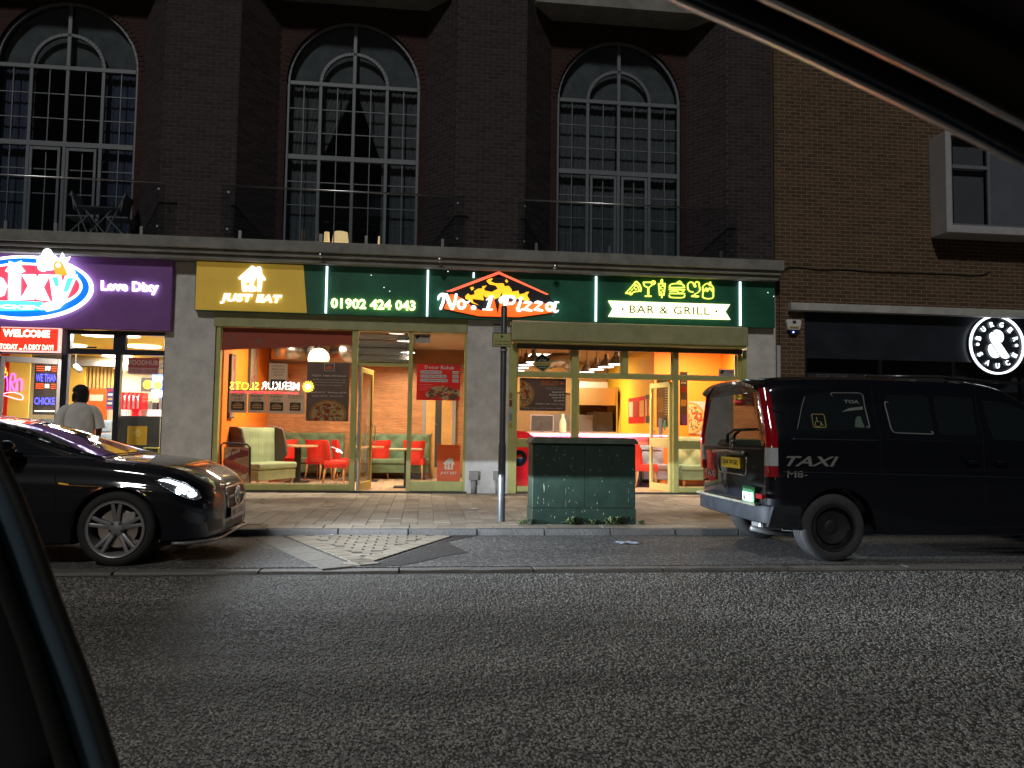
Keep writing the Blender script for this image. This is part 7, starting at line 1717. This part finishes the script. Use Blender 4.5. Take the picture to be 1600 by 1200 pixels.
m.tube(smooth_path([Vector(p) for p in pth],3),.014,8); m.build('splitter_trim',M_silver,car,smooth=True)
decal('tail_lamp',BB,[(CY-.45,.62),(CY-.66,.62),(CY-.70,.74),(CY-.50,.76)],'rear',.005,M_tail,car,size=.08); decal('tail_lamp',BB,[(CY+.45,.62),(CY+.66,.62),(CY+.70,.74),(CY+.50,.76)],'rear',.005,M_tail,car,size=.08)
CARX=1
m=MB(); m.tube([(-2.97,CY-.05,.875),(-3.02,CY-.3,.90),(-3.06,CY-.56,.92)],[.012,.008,.006],6); m.build('wiper',M_plas,car,smooth=True)

o_=org(car)
def nose(x): return x if x<-2.28 else -2.28+(x+2.28)*.76
done=set()
def squeeze(ob):
    if ob.type=='MESH' and ob.data.name not in done and not ob.name.startswith(('tyre','rim','brake','wheel','arch')):
        done.add(ob.data.name); b=org(ob)
        for v in ob.data.vertices: v.co.x=nose(v.co.x+b.x)-b.x
    if ob.type=='LIGHT': ob.location.x=nose(ob.location.x+o_.x)-o_.x
    for c in ob.children: squeeze(c)
squeeze(car)
# ================================================================ STREET FURNITURE
def shade_all(o,a=35): o.data.shade_smooth(); o.data.set_sharp_from_angle(angle=math.radians(a)); return o
# cabinet
xa,ya=G(831,815); xb,_=G(994,815); ya=9.42; xa=P(832,750,ya)[0]; xb=P(993,750,ya)[0]; zt=PXz(910,688,ya)
M_cab=mat('green_cabinet_paint',(.012,.030,.021),.5,n=(5,.35),bump=(14,.25))
cab=empty('street_cabinet',((xa+xb)/2,ya+.2,0),'scuffed dark green metal street cabinet at the kerb in front of the pizza shop','cabinet')
bevel(MB().box(xa,xb,ya,ya+.42,.20,zt-.045).build('body',M_cab,cab),.008,2)
bevel(MB().box(xa-.006,xb+.006,ya-.006,ya+.426,-.01,.197).build('plinth',M_cab,cab),.008,2)
m=MB(); m.prism([(xa-.03,zt-.043),(xb+.03,zt-.043),(xb+.03,zt-.02),(xb-.02,zt+.035),(xa+.02,zt+.035),(xa-.03,zt-.02)],ya-.035,ya+.455); bevel(m.build('lid',mat('weathered_cabinet_lid',(.10,.125,.09),.5,n=(6,.3)),cab),.01,2)
MB().box((xa+xb)/2-.003,(xa+xb)/2+.003,ya-.0015,ya+.001,.21,zt-.06).build('door_joint',M_seam,cab)
for k in (.25,.75): MB().lathe([(0,0),(.018,0),(.018,.006),(0,.006)],(xa+(xb-xa)*k,ya-.005,.62),12,'y').build('lock',M_cab,cab)
rr=random.Random(4); m=MB()
for (px,py,w,h) in ((850,770,.018,.20),(884,780,.008,.24),(982,775,.008,.20),(890,783,.02,.03),(900,785,.03,.025),(868,698,.09,.006),(892,694,.07,.006),(958,690,.07,.006),(884,744,.10,.005),(937,747,.14,.005),(857,790,.008,.05),(975,757,.02,.004)):
    x,z=P(px,py,ya); 
    for j in range(4): a=rr.uniform(-.4,.4)*w; b=rr.uniform(-.5,.5)*h; ww=w*rr.uniform(.2,.55); hh=h*rr.uniform(.2,.5); m.prism([(x+a-ww/2,z+b),(x+a+rr.uniform(-.3,.3)*ww,z+b-hh/2),(x+a+ww/2,z+b+rr.uniform(-.2,.2)*hh),(x+a+rr.uniform(-.2,.2)*ww,z+b+hh/2)],ya-.0007-.0001*j,ya-.0003)
for i in range(70):
    x=rr.uniform(xa+.03,xb-.03); z=rr.uniform(.02,zt-.08)**1.0; w=rr.uniform(.002,.006); h=rr.uniform(.004,.04); yy=ya-(.0072 if z<.19 else .0008); m.prism([(x-w,z),(x,z-h/2),(x+w,z),(x,z+h/2)],yy,yy+.0004)
o=m.build('paint_chips',mat('pale_scratch',(.26,.30,.26),.7),cab); o['kind']='stuff'
# post with parking plate
px_,py_=G(783,811); py_=9.98*.975; px_=P(783,811,py_)[0]; ptop=P(784,480,py_)
post=empty('parking_sign_post',(px_,py_,0),'tall dark steel post with small yellow parking plate beside the green cabinet','sign post')
M_post=mat('dark_grey_post',(.06,.065,.075),.35,n=(6,.3))
MB().lathe([(.001,0),(.048,0),(.048,.95),(.043,.99),(.040,1.0),(.040,ptop[1]),(.030,ptop[1]+.02),(.001,ptop[1]+.025)],(px_,py_,0),20).build('pole',M_post,post,auto=40)
xa,zb=P(769,542,py_-.05); xb,zt=P(799,521,py_-.05)
pl=bevel(MB().box(xa,xb,py_-.062,py_-.056,zb,zt).build('plate',mat('plate_black_edge',(.02,.02,.02),.5),post),.003,1)
MB().box(xa+.008,xb-.008,py_-.0635,py_-.0622,zb+.008,zt-.008).build('face',mat('plate_pale_yellow',(.42,.42,.16),.5),pl)
MB().disc(((xa+xb)/2,py_-.0655,zt-.045),.018,16,py_-.0638).build('symbol',mat('plate_symbol',(.05,.06,.09),.5),pl)
text('lettering','At any time',xa+.03,xb-.03,zb+.058,zb+.088,py_-.0645,M_black,pl,bold=.01); text('lettering','except taxis',xa+.03,xb-.03,zb+.018,zb+.046,py_-.0645,M_black,pl,bold=.01)
MB().box(px_-.07,px_+.07,py_-.055,py_-.042,zb+.02,zb+.045).build('bracket',M_galv,post); MB().lathe([(.041,0),(.052,0),(.052,.03),(.041,.03)],(px_,py_,zb-.05),18).build('clip',M_galv,post)
# weeds at the foot of the cabinet and kerb
M_weed=mat('weed_green',(.08,.12,.045),.6,n=(30,.3),rnd=.25)
def weed(x,y,r,n,label,seed):
    rr=random.Random(seed); e=empty('weed',(x,y,0),label,'weed','weeds along the foot of the cabinet'); m=MB()
    for i in range(n):
        a=rr.uniform(0,6.28); L=r*rr.uniform(.4,1); h=r*rr.uniform(.15,.75); w=.009*rr.uniform(.7,1.7); bx,by=x+rr.uniform(-.4,.4)*r,y+rr.uniform(-.15,.15)*r; c,s=math.cos(a),math.sin(a)*.6
        p0=Vector((bx,by,0)); p1=Vector((bx+c*L*.5,by+s*L*.5,h)); p2=Vector((bx+c*L,by+s*L,h*rr.uniform(.3,.9))); t=Vector((-s,c,0)).normalized()*w
        m.add([p0,p1-t,p1+t,p2],[(0,1,2),(1,3,2)])
    o=m.build('leaves',M_weed,e); o['kind']='stuff'
for k,(px,r,n,l) in enumerate(((818,.11,30,'pale weed tuft between the post and the cabinet corner'),(893,.13,60,'broad leafy weed under the left half of the cabinet front'),(925,.09,36,'small weed under the middle of the cabinet front'),(957,.15,70,'largest leafy weed under the right half of the cabinet front'),(1002,.08,26,'thin weed at the right corner of the cabinet'))):
    x=P(px,815,9.38)[0]; weed(x,9.37,r,n,l,k)
# litter
def litter(px,py,z,w,d,label,mt,rz,cat='litter'):
    x,y=G(px,py,z); m=MB(); rr=random.Random(int(px)); n=4; rg=[]
    for j in range(n+1): rg.append([Vector((x+w*(i/n-.5)*math.cos(rz)-d*(j/n-.5)*math.sin(rz),y+w*(i/n-.5)*math.sin(rz)+d*(j/n-.5)*math.cos(rz),z+.006+rr.uniform(0,.014))) for i in range(n+1)])
    m.rings(rg,cap=False,close=False); ob=m.build('paper_scrap',mt,None); md=ob.modifiers.new('s','SOLIDIFY'); md.thickness=.0015; return top(ob,label,cat)
ob=litter(980,849,ZL,.22,.16,'crumpled blue and white leaflet lying in the parking bay left of the taxi',mat('leaflet_paper',(.45,.55,.72),.6,n=(14,.35)),.2)
litter(741,796,0,.12,.10,'small white paper scrap on the slabs left of the post',M_wp,.6); litter(514,791,0,.16,.10,'flattened pale scrap on the slabs before the left shop window',mat('dirty_paper',(.5,.45,.36),.7),.1); litter(565,789,0,.04,.03,'tiny white scrap on the slabs outside the open door',M_wp,.4); litter(516,838,ZL+.01,.05,.04,'tiny white scrap against the kerb by the block paving',M_wp,.9)
# sockets and pipes at the foot of the middle pier
for k,px in enumerate((740,778)):
    x=P(px,750,YF-.06)[0]; e=empty('pipe_box',(x,YF-.05,0),['left grey pipe box at the foot of the middle pier','right grey pipe box at the foot of the middle pier, behind the post'][k],'pipe box',group='pipe boxes at the foot of the pier')
    bevel(MB().box(x-.085,x+.085,YF-.13,YF-.022,.24,.40).build('hopper',mat('grey_pipe_paint',(.26,.26,.25),.7),e),.01,2); MB().tube([(x,YF-.07,.24),(x,YF-.07,.0)],.045,12).build('pipe',mat('grey_pipe_paint',(.26,.26,.25),.7),e,smooth=True)
# paper notices on the pier
x0,z0=P(769,531,YF-.03); x1,z1=P(785,504,YF-.03); e=empty('pier_notice',((x0+x1)/2,YF-.025,z0),'small grey paper notice high on the middle pier behind the post','notice'); MB().box(x0,x1,YF-.03,YF-.021,z0,z1).build('sheet',mat('grey_notice',(.42,.43,.43),.7),e); text('lettering','OPENING',x0+.02,x1-.02,z1-.06,z1-.03,YF-.0315,M_blackm,e,bold=.02)
m=MB()
for k in range(6): m.box(x0+.03,x1-.03,YF-.0315,YF-.0305,z1-.10-.03*k,z1-.092-.03*k)
m.build('text_lines',M_blackm,e)
# alarm box
x,z=P(1240,510,YR-.06)
e=empty('alarm_box',(x,YR-.03,z-.14),'white burglar alarm box with dark base and blue light on the brown brick strip','alarm')
m=MB(); m.prism([(x-.14,z+.13),(x+.14,z+.13),(x+.155,z+.08),(x+.12,z-.07),(x-.12,z-.07),(x-.155,z+.08)],YR-.09,YR-.01); bevel(m.build('cover',mat('alarm_white',(.66,.66,.64),.4),e),.015,3)
m=MB(); m.prism([(x-.11,z-.072),(x+.11,z-.072),(x+.06,z-.15),(x-.06,z-.15)],YR-.08,YR-.01); m.build('base',mat('alarm_navy',(.02,.025,.05),.4),e)
MB().box(x-.035,x+.035,YR-.092,YR-.0905,z+.05,z+.11).build('maker_badge',M_blackm,e); MB().box(x-.09,x+.09,YR-.092,YR-.0905,z-.05,z-.005).build('amber_band',mat('alarm_amber',(.35,.22,.08),.4),e); MB().lathe([(.001,0),(.014,0),(.01,.01),(.001,.012)],(x-.02,YR-.092,z-.115),10,'y').build('light',E_('blue_led',(.25,.35,1),9),e)
# cable and conduit
pts=[(1218,600),(1218,520),(1218,440),(1222,425),(1232,418),(1250,417.5),(1280,421),(1320,421),(1360,424),(1420,426),(1480,428),(1530,430),(1548,424)]
ob=MB().tube(smooth_path([Vector((P(a,b,YR-.02)[0],YR-.022,P(a,b,YR-.02)[1])) for a,b in pts],4),.010,8).build('wall_cable',M_blackm,None,smooth=True); top(ob,'black cable looping up and along the brown brick wall above the white beam','cable')
x=P(1216,570,YR-.03)[0]; ob=MB().box(x-.035,x+.035,YR-.06,YR-.008,0,PXz(1216,540,YR-.03)).build('conduit',mat('grey_conduit',(.45,.47,.48),.4),None); bevel(ob,.006,2); top(ob,'pale grey plastic conduit at the joint of the two buildings behind the taxi','conduit')
# small spotlights on the ledge fascia
for k,(px,py) in enumerate(((501,400),(687,407),(867,418))):
    x,z=P(px,py,YF-.46); e=empty('fascia_light',(x,YF-.45,z-.03),['small steel light bracket under the ledge above the yellow and green join','small steel light bracket under the ledge above the phone number','small steel light bracket under the ledge right of the flame logo'][k],'light',group='small light brackets along the ledge')
    MB().lathe([(.001,-.04),(.012,-.03),(.06,.035),(.001,.035)],(x,YF-.46,z),12).build('cone',M_steel,e,smooth=True)
# balcony chair and table upstairs, left
def folding(x,y,z,s,label,cat,kind):
    e=empty('folding_chair' if kind else 'folding_table',(x,y,z),label,cat); mt=mat('pale_furniture',(.24,.24,.26),.5)
    if kind:
        for d in (-.2,.2):
            m=MB(); m.tube([(x-.25*s,y+d,z),(x+.12*s,y+d,z+.86)],.013,6); m.tube([(x+.25*s,y+d,z),(x-.2*s,y+d,z+.46)],.013,6); m.build('leg',mt,e)
        MB().box(x-.2,x+.18,y-.2,y+.2,z+.44,z+.46).build('seat',mt,e); m=MB(); m.rings([[Vector((x+s*(.04+.06*t)+.0,y-.2,z+.55+.34*t)),Vector((x+s*(.04+.06*t),y+.2,z+.55+.34*t)),Vector((x+s*(.055+.06*t),y+.2,z+.55+.34*t)),Vector((x+s*(.055+.06*t),y-.2,z+.55+.34*t))] for t in (0,.5,1)]); m.build('backrest',mt,e)
    else:
        MB().box(x-.33,x+.33,y-.25,y+.25,z+.60,z+.625).build('tabletop',mt,e)
        for d in (-.2,.2): m=MB(); m.tube([(x-.25,y+d,z),(x+.25,y+d,z+.6)],.012,6); m.tube([(x+.25,y+d,z),(x-.25,y+d,z+.6)],.012,6); m.build('leg',mt,e)
xx=P(125,350,YP+.3)[0]; folding(xx,YP+.35,ZLT,-1,'pale folding chair on the balcony above the purple sign, left one','chair',1); folding(P(188,350,YP+.3)[0],YP+.35,ZLT,1,'pale folding chair on the balcony above the purple sign, right one','chair',1); folding(P(158,350,YP+.3)[0],YP+.35,ZLT,1,'pale folding table between the balcony chairs above the purple sign','table',0)
# ================================================================ PERSON
def dense_(*a):
    return [tuple(np.array(a[i])*(1-t)+np.array(a[i+1])*t) for i in range(len(a)-1) for t in (0,.25,.5,.75)]+[a[-1]]
def person(x,y,rz,label):
    e=empty('person',(0,0,0)); M_skin=mat('dark_brown_skin',(.09,.045,.028),.55); M_tee=mat('white_tshirt',(.66,.64,.62),.85,n=(5,.08),bump=(9,.6)); M_tr=mat('dark_trousers',(.018,.018,.022),.85); M_hair=mat('black_hair',(.010,.009,.009),.8,bump=(120,.8))
    V=[];Ed=[];Rd=[]
    def v(p,r,par=None): p=(p[0]*(.80 if p[2]<1.45 else 1),p[1]*.9,p[2]); r=(r[0]*(.84 if p[2]<1.42 else 1),r[1]*(.86 if p[2]<1.42 else 1)); V.append(p); Rd.append(r); i=len(V)-1; (Ed.append((par,i)) if par is not None else None); return i
    pel=v((0,0,.92),(.16,.13)); sp=v((0,-.02,1.08),(.18,.15),pel); chs=v((0,-.01,1.26),(.19,.13),sp); nb=v((0,-.01,1.41),(.10,.08),chs); nk=v((0,.0,1.475),(.062,.062),nb); h1=v((-.01,.012,1.54),(.075,.082),nk); h2=v((-.012,.008,1.615),(.078,.088),h1); h3=v((-.012,.0,1.665),(.055,.06),h2)
    for s in (-1,1):
        sh=v((s*.17,-.01,1.36),(.09,.08),chs); a1=v((s*.245,-.015,1.32),(.07,.07),sh); el=v((s*.31,-.03,1.09),(.05,.05),a1); wr=v((s*.30,.06,.88),(.032,.034),el); hd=v((s*.295,.09,.82),(.040,.022),wr)
        for f,(dx,dy,L) in enumerate(((-.018,.03,.062),(-.006,.035,.072),(.007,.035,.07),(.02,.03,.055))):
            k=v((s*(.295)+dx*.9,.09+dy*.6,.785),(.010,.009),hd); k2=v((s*.295+dx,.09+dy*.9,.785-L*.5),(.009,.008),k); v((s*.295+dx,.09+dy*.7,.785-L),(.007,.007),k2)
        k=v((s*.265,.125,.83),(.012,.011),hd); v((s*.255,.14,.79),(.009,.009),k)
        hp=v((s*.10,0,.84),(.12,.125),pel); kn=v((s*.115,.01,.48),(.075,.08),hp); an=v((s*.12,-.03,.10),(.045,.05),kn); v((s*.13,.11,.045),(.045,.035),an)
    me=bpy.data.meshes.new('body'); me.from_pydata(V,Ed,[]); bm=bmesh.new(); bm.from_mesh(me); L_=bm.verts.layers.skin.verify(); bm.verts.ensure_lookup_table()
    for i,r in enumerate(Rd): bm.verts[i][L_].radius=r
    bm.verts[0][L_].use_root=True; bm.to_mesh(me); bm.free(); me.materials.append(M_skin)
    b=bpy.data.objects.new('body',me); link(b); b.parent=e; md=b.modifiers.new('k','SKIN'); md.use_smooth_shade=True; md=b.modifiers.new('s','SUBSURF'); md.levels=md.render_levels=2
    # face details, head turned left
    def hz(p,a=math.radians(50)): 
        q=Vector(p)-Vector((-.012,.005,0)); return Vector((-.012+q.x*math.cos(a)-q.y*math.sin(a),.005+q.x*math.sin(a)+q.y*math.cos(a),q.z))
    m=MB(); rg=[]
    for (z,yy,w) in ((1.615,.088,.008),(1.60,.098,.012),(1.583,.112,.018),(1.572,.108,.022),(1.566,.088,.02)): rg.append([hz(p) for p in ((-w,.07,z),(0,yy,z),(w,.07,z),(0,.06,z))])
    m.rings(rg).build('nose',M_skin,e,smooth=True)
    for s in (-1,1): m=MB(); m.rings([[hz((s*(.082+dx),-.005+.022*r*math.cos(a),1.585+.034*r*math.sin(a))) for a in [k*.785 for k in range(8)]] for dx,r in ((-.01,.8),(.006,1),(.012,.7))]); m.build('ear',M_skin,e,smooth=True)
    for s in (-1,1): m=MB(); m.lathe([(.001,-.012),(.012,-.006),(.012,.004),(.001,.011)],(0,0,0),10,'y'); m.v=[tuple(hz((s*.033+p[0],.083+p[1]*.6,1.605+p[2]*.7))) for p in m.v]; m.build('eye',mat('eye_white',(.5,.48,.45),.3),e,smooth=True)
    m=MB(); rg=[]
    for (z,r1,r2,y0) in ((1.462,.028,.03,.078),(1.485,.062,.062,.045),(1.51,.080,.085,.022),(1.54,.086,.096,.010),(1.565,.086,.096,.003),(1.585,.084,.088,-.004)): rg.append([hz((r1*math.cos(a),y0+r2*math.sin(a)*(1 if math.sin(a)>0 else .5),z)) for a in [k*math.pi/9 for k in range(18)]])
    m.rings(rg); m.v=[p for p in m.v]; o=m.build('beard',M_hair,e,smooth=True)
    m=MB(); rg=[]
    for t in [0,.2,.4,.6,.8,.93,1]:
        a=t*math.pi/2; rr_=math.cos(a); rg.append([hz((.095*max(rr_,.02)*math.cos(k),-.004+.108*max(rr_,.02)*math.sin(k),1.598+.108*math.sin(a))) for k in [j*math.pi/10 for j in range(20)]])
    m.rings(rg).build('cap',mat('black_cap',(.012,.012,.014),.8,bump=(60,.4)),e,smooth=True)
    m=MB(); rg=[]
    for z,r1,r2 in ((1.46,.083,.09),(1.52,.088,.098),(1.58,.093,.104),(1.62,.094,.107)): rg.append([hz((r1*math.cos(k),-.012+r2*math.sin(k),z)) for k in [math.pi+j*math.pi/12 for j in range(13)]])
    m.rings(rg,cap=False,close=False).build('hair',M_hair,e,smooth=True)
    # t-shirt
    m=MB(); rg=[]; N=60
    for z,rx,ry,y0 in dense_((.80,.245,.185,0),(.83,.252,.195,0),(.92,.252,.205,-.01),(1.02,.250,.208,-.012),(1.12,.248,.195,-.012),(1.22,.252,.178,-.012),(1.30,.25,.16,-.01),(1.36,.225,.14,-.01),(1.405,.17,.118,-.008),(1.435,.115,.098,-.005),(1.45,.085,.082,0)):
        rx*=.80; ry*=.84
        rg.append([Vector((rx*math.copysign(abs(math.cos(t))**.82,math.cos(t))*(1+(.030*math.sin(5*t+z*16)+.016*math.sin(9*t-z*31) if z<1.3 else 0)),y0+ry*math.copysign(abs(math.sin(t))**.9,math.sin(t))*(1+(.034*math.sin(7*t+z*17)+.018*math.sin(12*t-z*26) if z<1.34 else 0)),z)) for t in [2*math.pi*k/N for k in range(N)]])
    m.rings(rg,cap=False)
    for s in (-1,1):
        sl=[Vector((s*.10,-.01,1.345)),Vector((s*.165,-.012,1.335)),Vector((s*.208,-.016,1.27)),Vector((s*.235,-.024,1.17)),Vector((s*.25,-.03,1.09))]
        m.tube(smooth_path(sl,3),[.075,.078,.08,.082,.081,.079,.077,.076,.076,.076,.077,.078,.08],16,cap=False)
    o=m.build('tshirt',M_tee,e,smooth=True); md=o.modifiers.new('s','SUBSURF'); md.levels=md.render_levels=1
    m=MB(); rg=[[Vector((.17*math.cos(t),.145*math.sin(t)-.005,z)) for t in [2*math.pi*k/20 for k in range(20)]] for z in (.78,.90)]; m.rings(rg)
    for s in (-1,1): m.tube([(s*.08,0,.86),(s*.092,.005,.62),(s*.097,.0,.45),(s*.10,-.02,.22),(s*.10,-.025,.06)],[.11,.10,.09,.085,.08],16)
    m.build('trousers',M_tr,e,smooth=True)
    for s in (-1,1): m=MB(); m.rings([[Vector((s*.105+.05*math.cos(t)*k,.03+.145*math.sin(t)*k,z)) for t in [2*math.pi*j/16 for j in range(16)]] for z,k in ((0,.98),(.02,1),(.05,.95),(.08,.7))]); m.build('shoe',M_blackm,e,smooth=True)
    e.location=(x,y,0); e.rotation_euler=(0,0,rz); return tag(e,label,'person')
person(P(124,650,11.3)[0],11.3,math.radians(28),'bearded person in a white T-shirt and black cap seen from behind outside the chicken shop')
# ================================================================ THE CAR THE VIEW IS TAKEN FROM : side window surround
def V_(px,py,d): 
    r_=ray(px,py); return Vector((0,0,H))+r_*(d/FPX)
wf=empty('car_window_surround',tuple(V_(200,900,.5)),'dark out-of-focus side window surround of the car the view is taken from','car window frame')
def ribbon(name,pts,wid,d,thick,mt,dd=0):
    """swept bar: pts along its length, wid across (px at distance d)"""
    q=[V_(a,b,d+dd*i/(len(pts)-1)) for i,(a,b) in enumerate(pts)]; q=smooth_path(q,5); rg=[]
    for i,p in enumerate(q):
        t=(q[min(i+1,len(q)-1)]-q[max(i-1,0)]).normalized(); view=(p-Vector((0,0,H))).normalized(); a=t.cross(view).normalized(); W=wid/FPX*d/2
        rg.append([p+a*W*math.cos(k)+view*(thick*math.sin(k)) for k in [2*math.pi*j/12 for j in range(12)]])
    return MB().rings(rg).build(name,mt,wf,smooth=True)
M_rub=mat('window_rubber',(.006,.006,.006),.7); M_trimA=mat('satin_trim',(.8,.8,.8),.30,metal=1); M_liner=mat('grey_headlining',(.045,.043,.05),.95); M_cpaint=mat('blue_grey_car_paint',(.10,.15,.19),.28,metal=.3,coat=.6)
top_=lambda o:[(900+o*.42,-78-o),(1050+o*.42,-8-o),(1210+o*.42,62-o),(1370+o*.42,138-o),(1500+o*.42,202-o),(1720+o*.42,318-o)]
ribbon('outer_trim',top_(-2),17,.54,.035,M_trimA); ribbon('rubber_seal',top_(26),36,.50,.008,M_rub); ribbon('inner_trim',top_(49),15,.48,.035,M_trimA); ribbon('door_frame',top_(125),150,.47,.02,M_rub); ribbon('headlining',top_(270),190,.42,.03,M_liner); ribbon('roof_lining_edge',top_(480),260,.40,.03,M_rub)
low=lambda o:[(-60-o,560),(-18-o,690),(32-o,800),(88-o,955),(135-o,1080),(192-o,1260)]
ribbon('pillar_seal',low(0),26,.50,.008,M_rub); ribbon('pillar_panel',low(38),50,.49,.006,M_cpaint); ribbon('inner_seal',low(80),44,.47,.010,M_rub); ribbon('door_card',low(220),250,.45,.03,mat('black_door_card',(.012,.012,.013),.8))
# ================================================================ LOOSE CHIPPINGS bedded in the near road surface
def chips():
    rng=np.random.default_rng(5); n=130000
    y=2.3+(6.72-2.3)*rng.random(n)**1.0; x=(rng.random(n)*1.95-.85)*y+.0
    keep=rng.random(n)<np.clip(1.25-(y-2.3)*.10,.35,1); x=x[keep]; y=y[keep]; n=len(x)
    r=.0052*(.6+1.0*rng.random(n)); asp=.55+.45*rng.random(n); an=rng.random(n)*6.283; h=.0015+.003*rng.random(n); K=5
    th=np.linspace(0,2*np.pi,K,endpoint=False)[None,:]+rng.random((n,1))*1.2; rad=r[:,None]*(.75+.5*rng.random((n,K)))
    px=rad*np.cos(th); py=rad*np.sin(th)*asp[:,None]; c,s=np.cos(an)[:,None],np.sin(an)[:,None]
    X=x[:,None]+px*c-py*s; Y=y[:,None]+px*s+py*c; tilt=(rng.random((n,2))-.5)*.35; Zt=ZR+h[:,None]+(px*tilt[:,:1]+py*tilt[:,1:])
    X2=x[:,None]+(px*c-py*s)*1.25; Y2=y[:,None]+(px*s+py*c)*1.25
    v=np.concatenate([np.stack([X,Y,Zt],-1),np.stack([X2,Y2,np.full_like(X2,ZR-.001)],-1)],1).reshape(-1,3)
    base=(np.arange(n)*2*K)[:,None]
    topf=base+np.arange(K)[None,:]
    sides=np.stack([base+np.arange(K),base+K+np.arange(K),base+K+(np.arange(K)+1)%K,base+(np.arange(K)+1)%K],-1)
    loops=np.concatenate([topf.reshape(n,K),sides.reshape(n,4*K)],1).ravel()
    cnt=np.tile(np.array([K]+[4]*K),n); st=np.concatenate([[0],np.cumsum(cnt)[:-1]])
    me=bpy.data.meshes.new('road_chippings'); me.vertices.add(len(v)); me.vertices.foreach_set('co',v.astype(np.float32).ravel()); me.loops.add(len(loops)); me.loops.foreach_set('vertex_index',loops.astype(np.int32)); me.polygons.add(len(cnt)); me.polygons.foreach_set('loop_start',st.astype(np.int32)); me.update(calc_edges=True)
    me.materials.append(mat('grey_chipping',(.22,.215,.20),.85,rnd=.45,n=(.7,.42),spec=.25)); ob=bpy.data.objects.new('road_chippings',me); link(ob); tag(ob,'pale stone chippings set in the dark road surface','chippings',kind='stuff')
chips()

t_=_m['grey_chipping'].node_tree; nz_=next(n for n in t_.nodes if n.type=='TEX_NOISE'); tc_=next(n for n in t_.nodes if n.type=='TEX_COORD')
mp_=t_.nodes.new('ShaderNodeMapping'); mp_.inputs['Scale'].default_value=(.3,1.6,1); t_.links.new(tc_.outputs['Object'],mp_.inputs[0]); t_.links.new(mp_.outputs[0],nz_.inputs['Vector'])
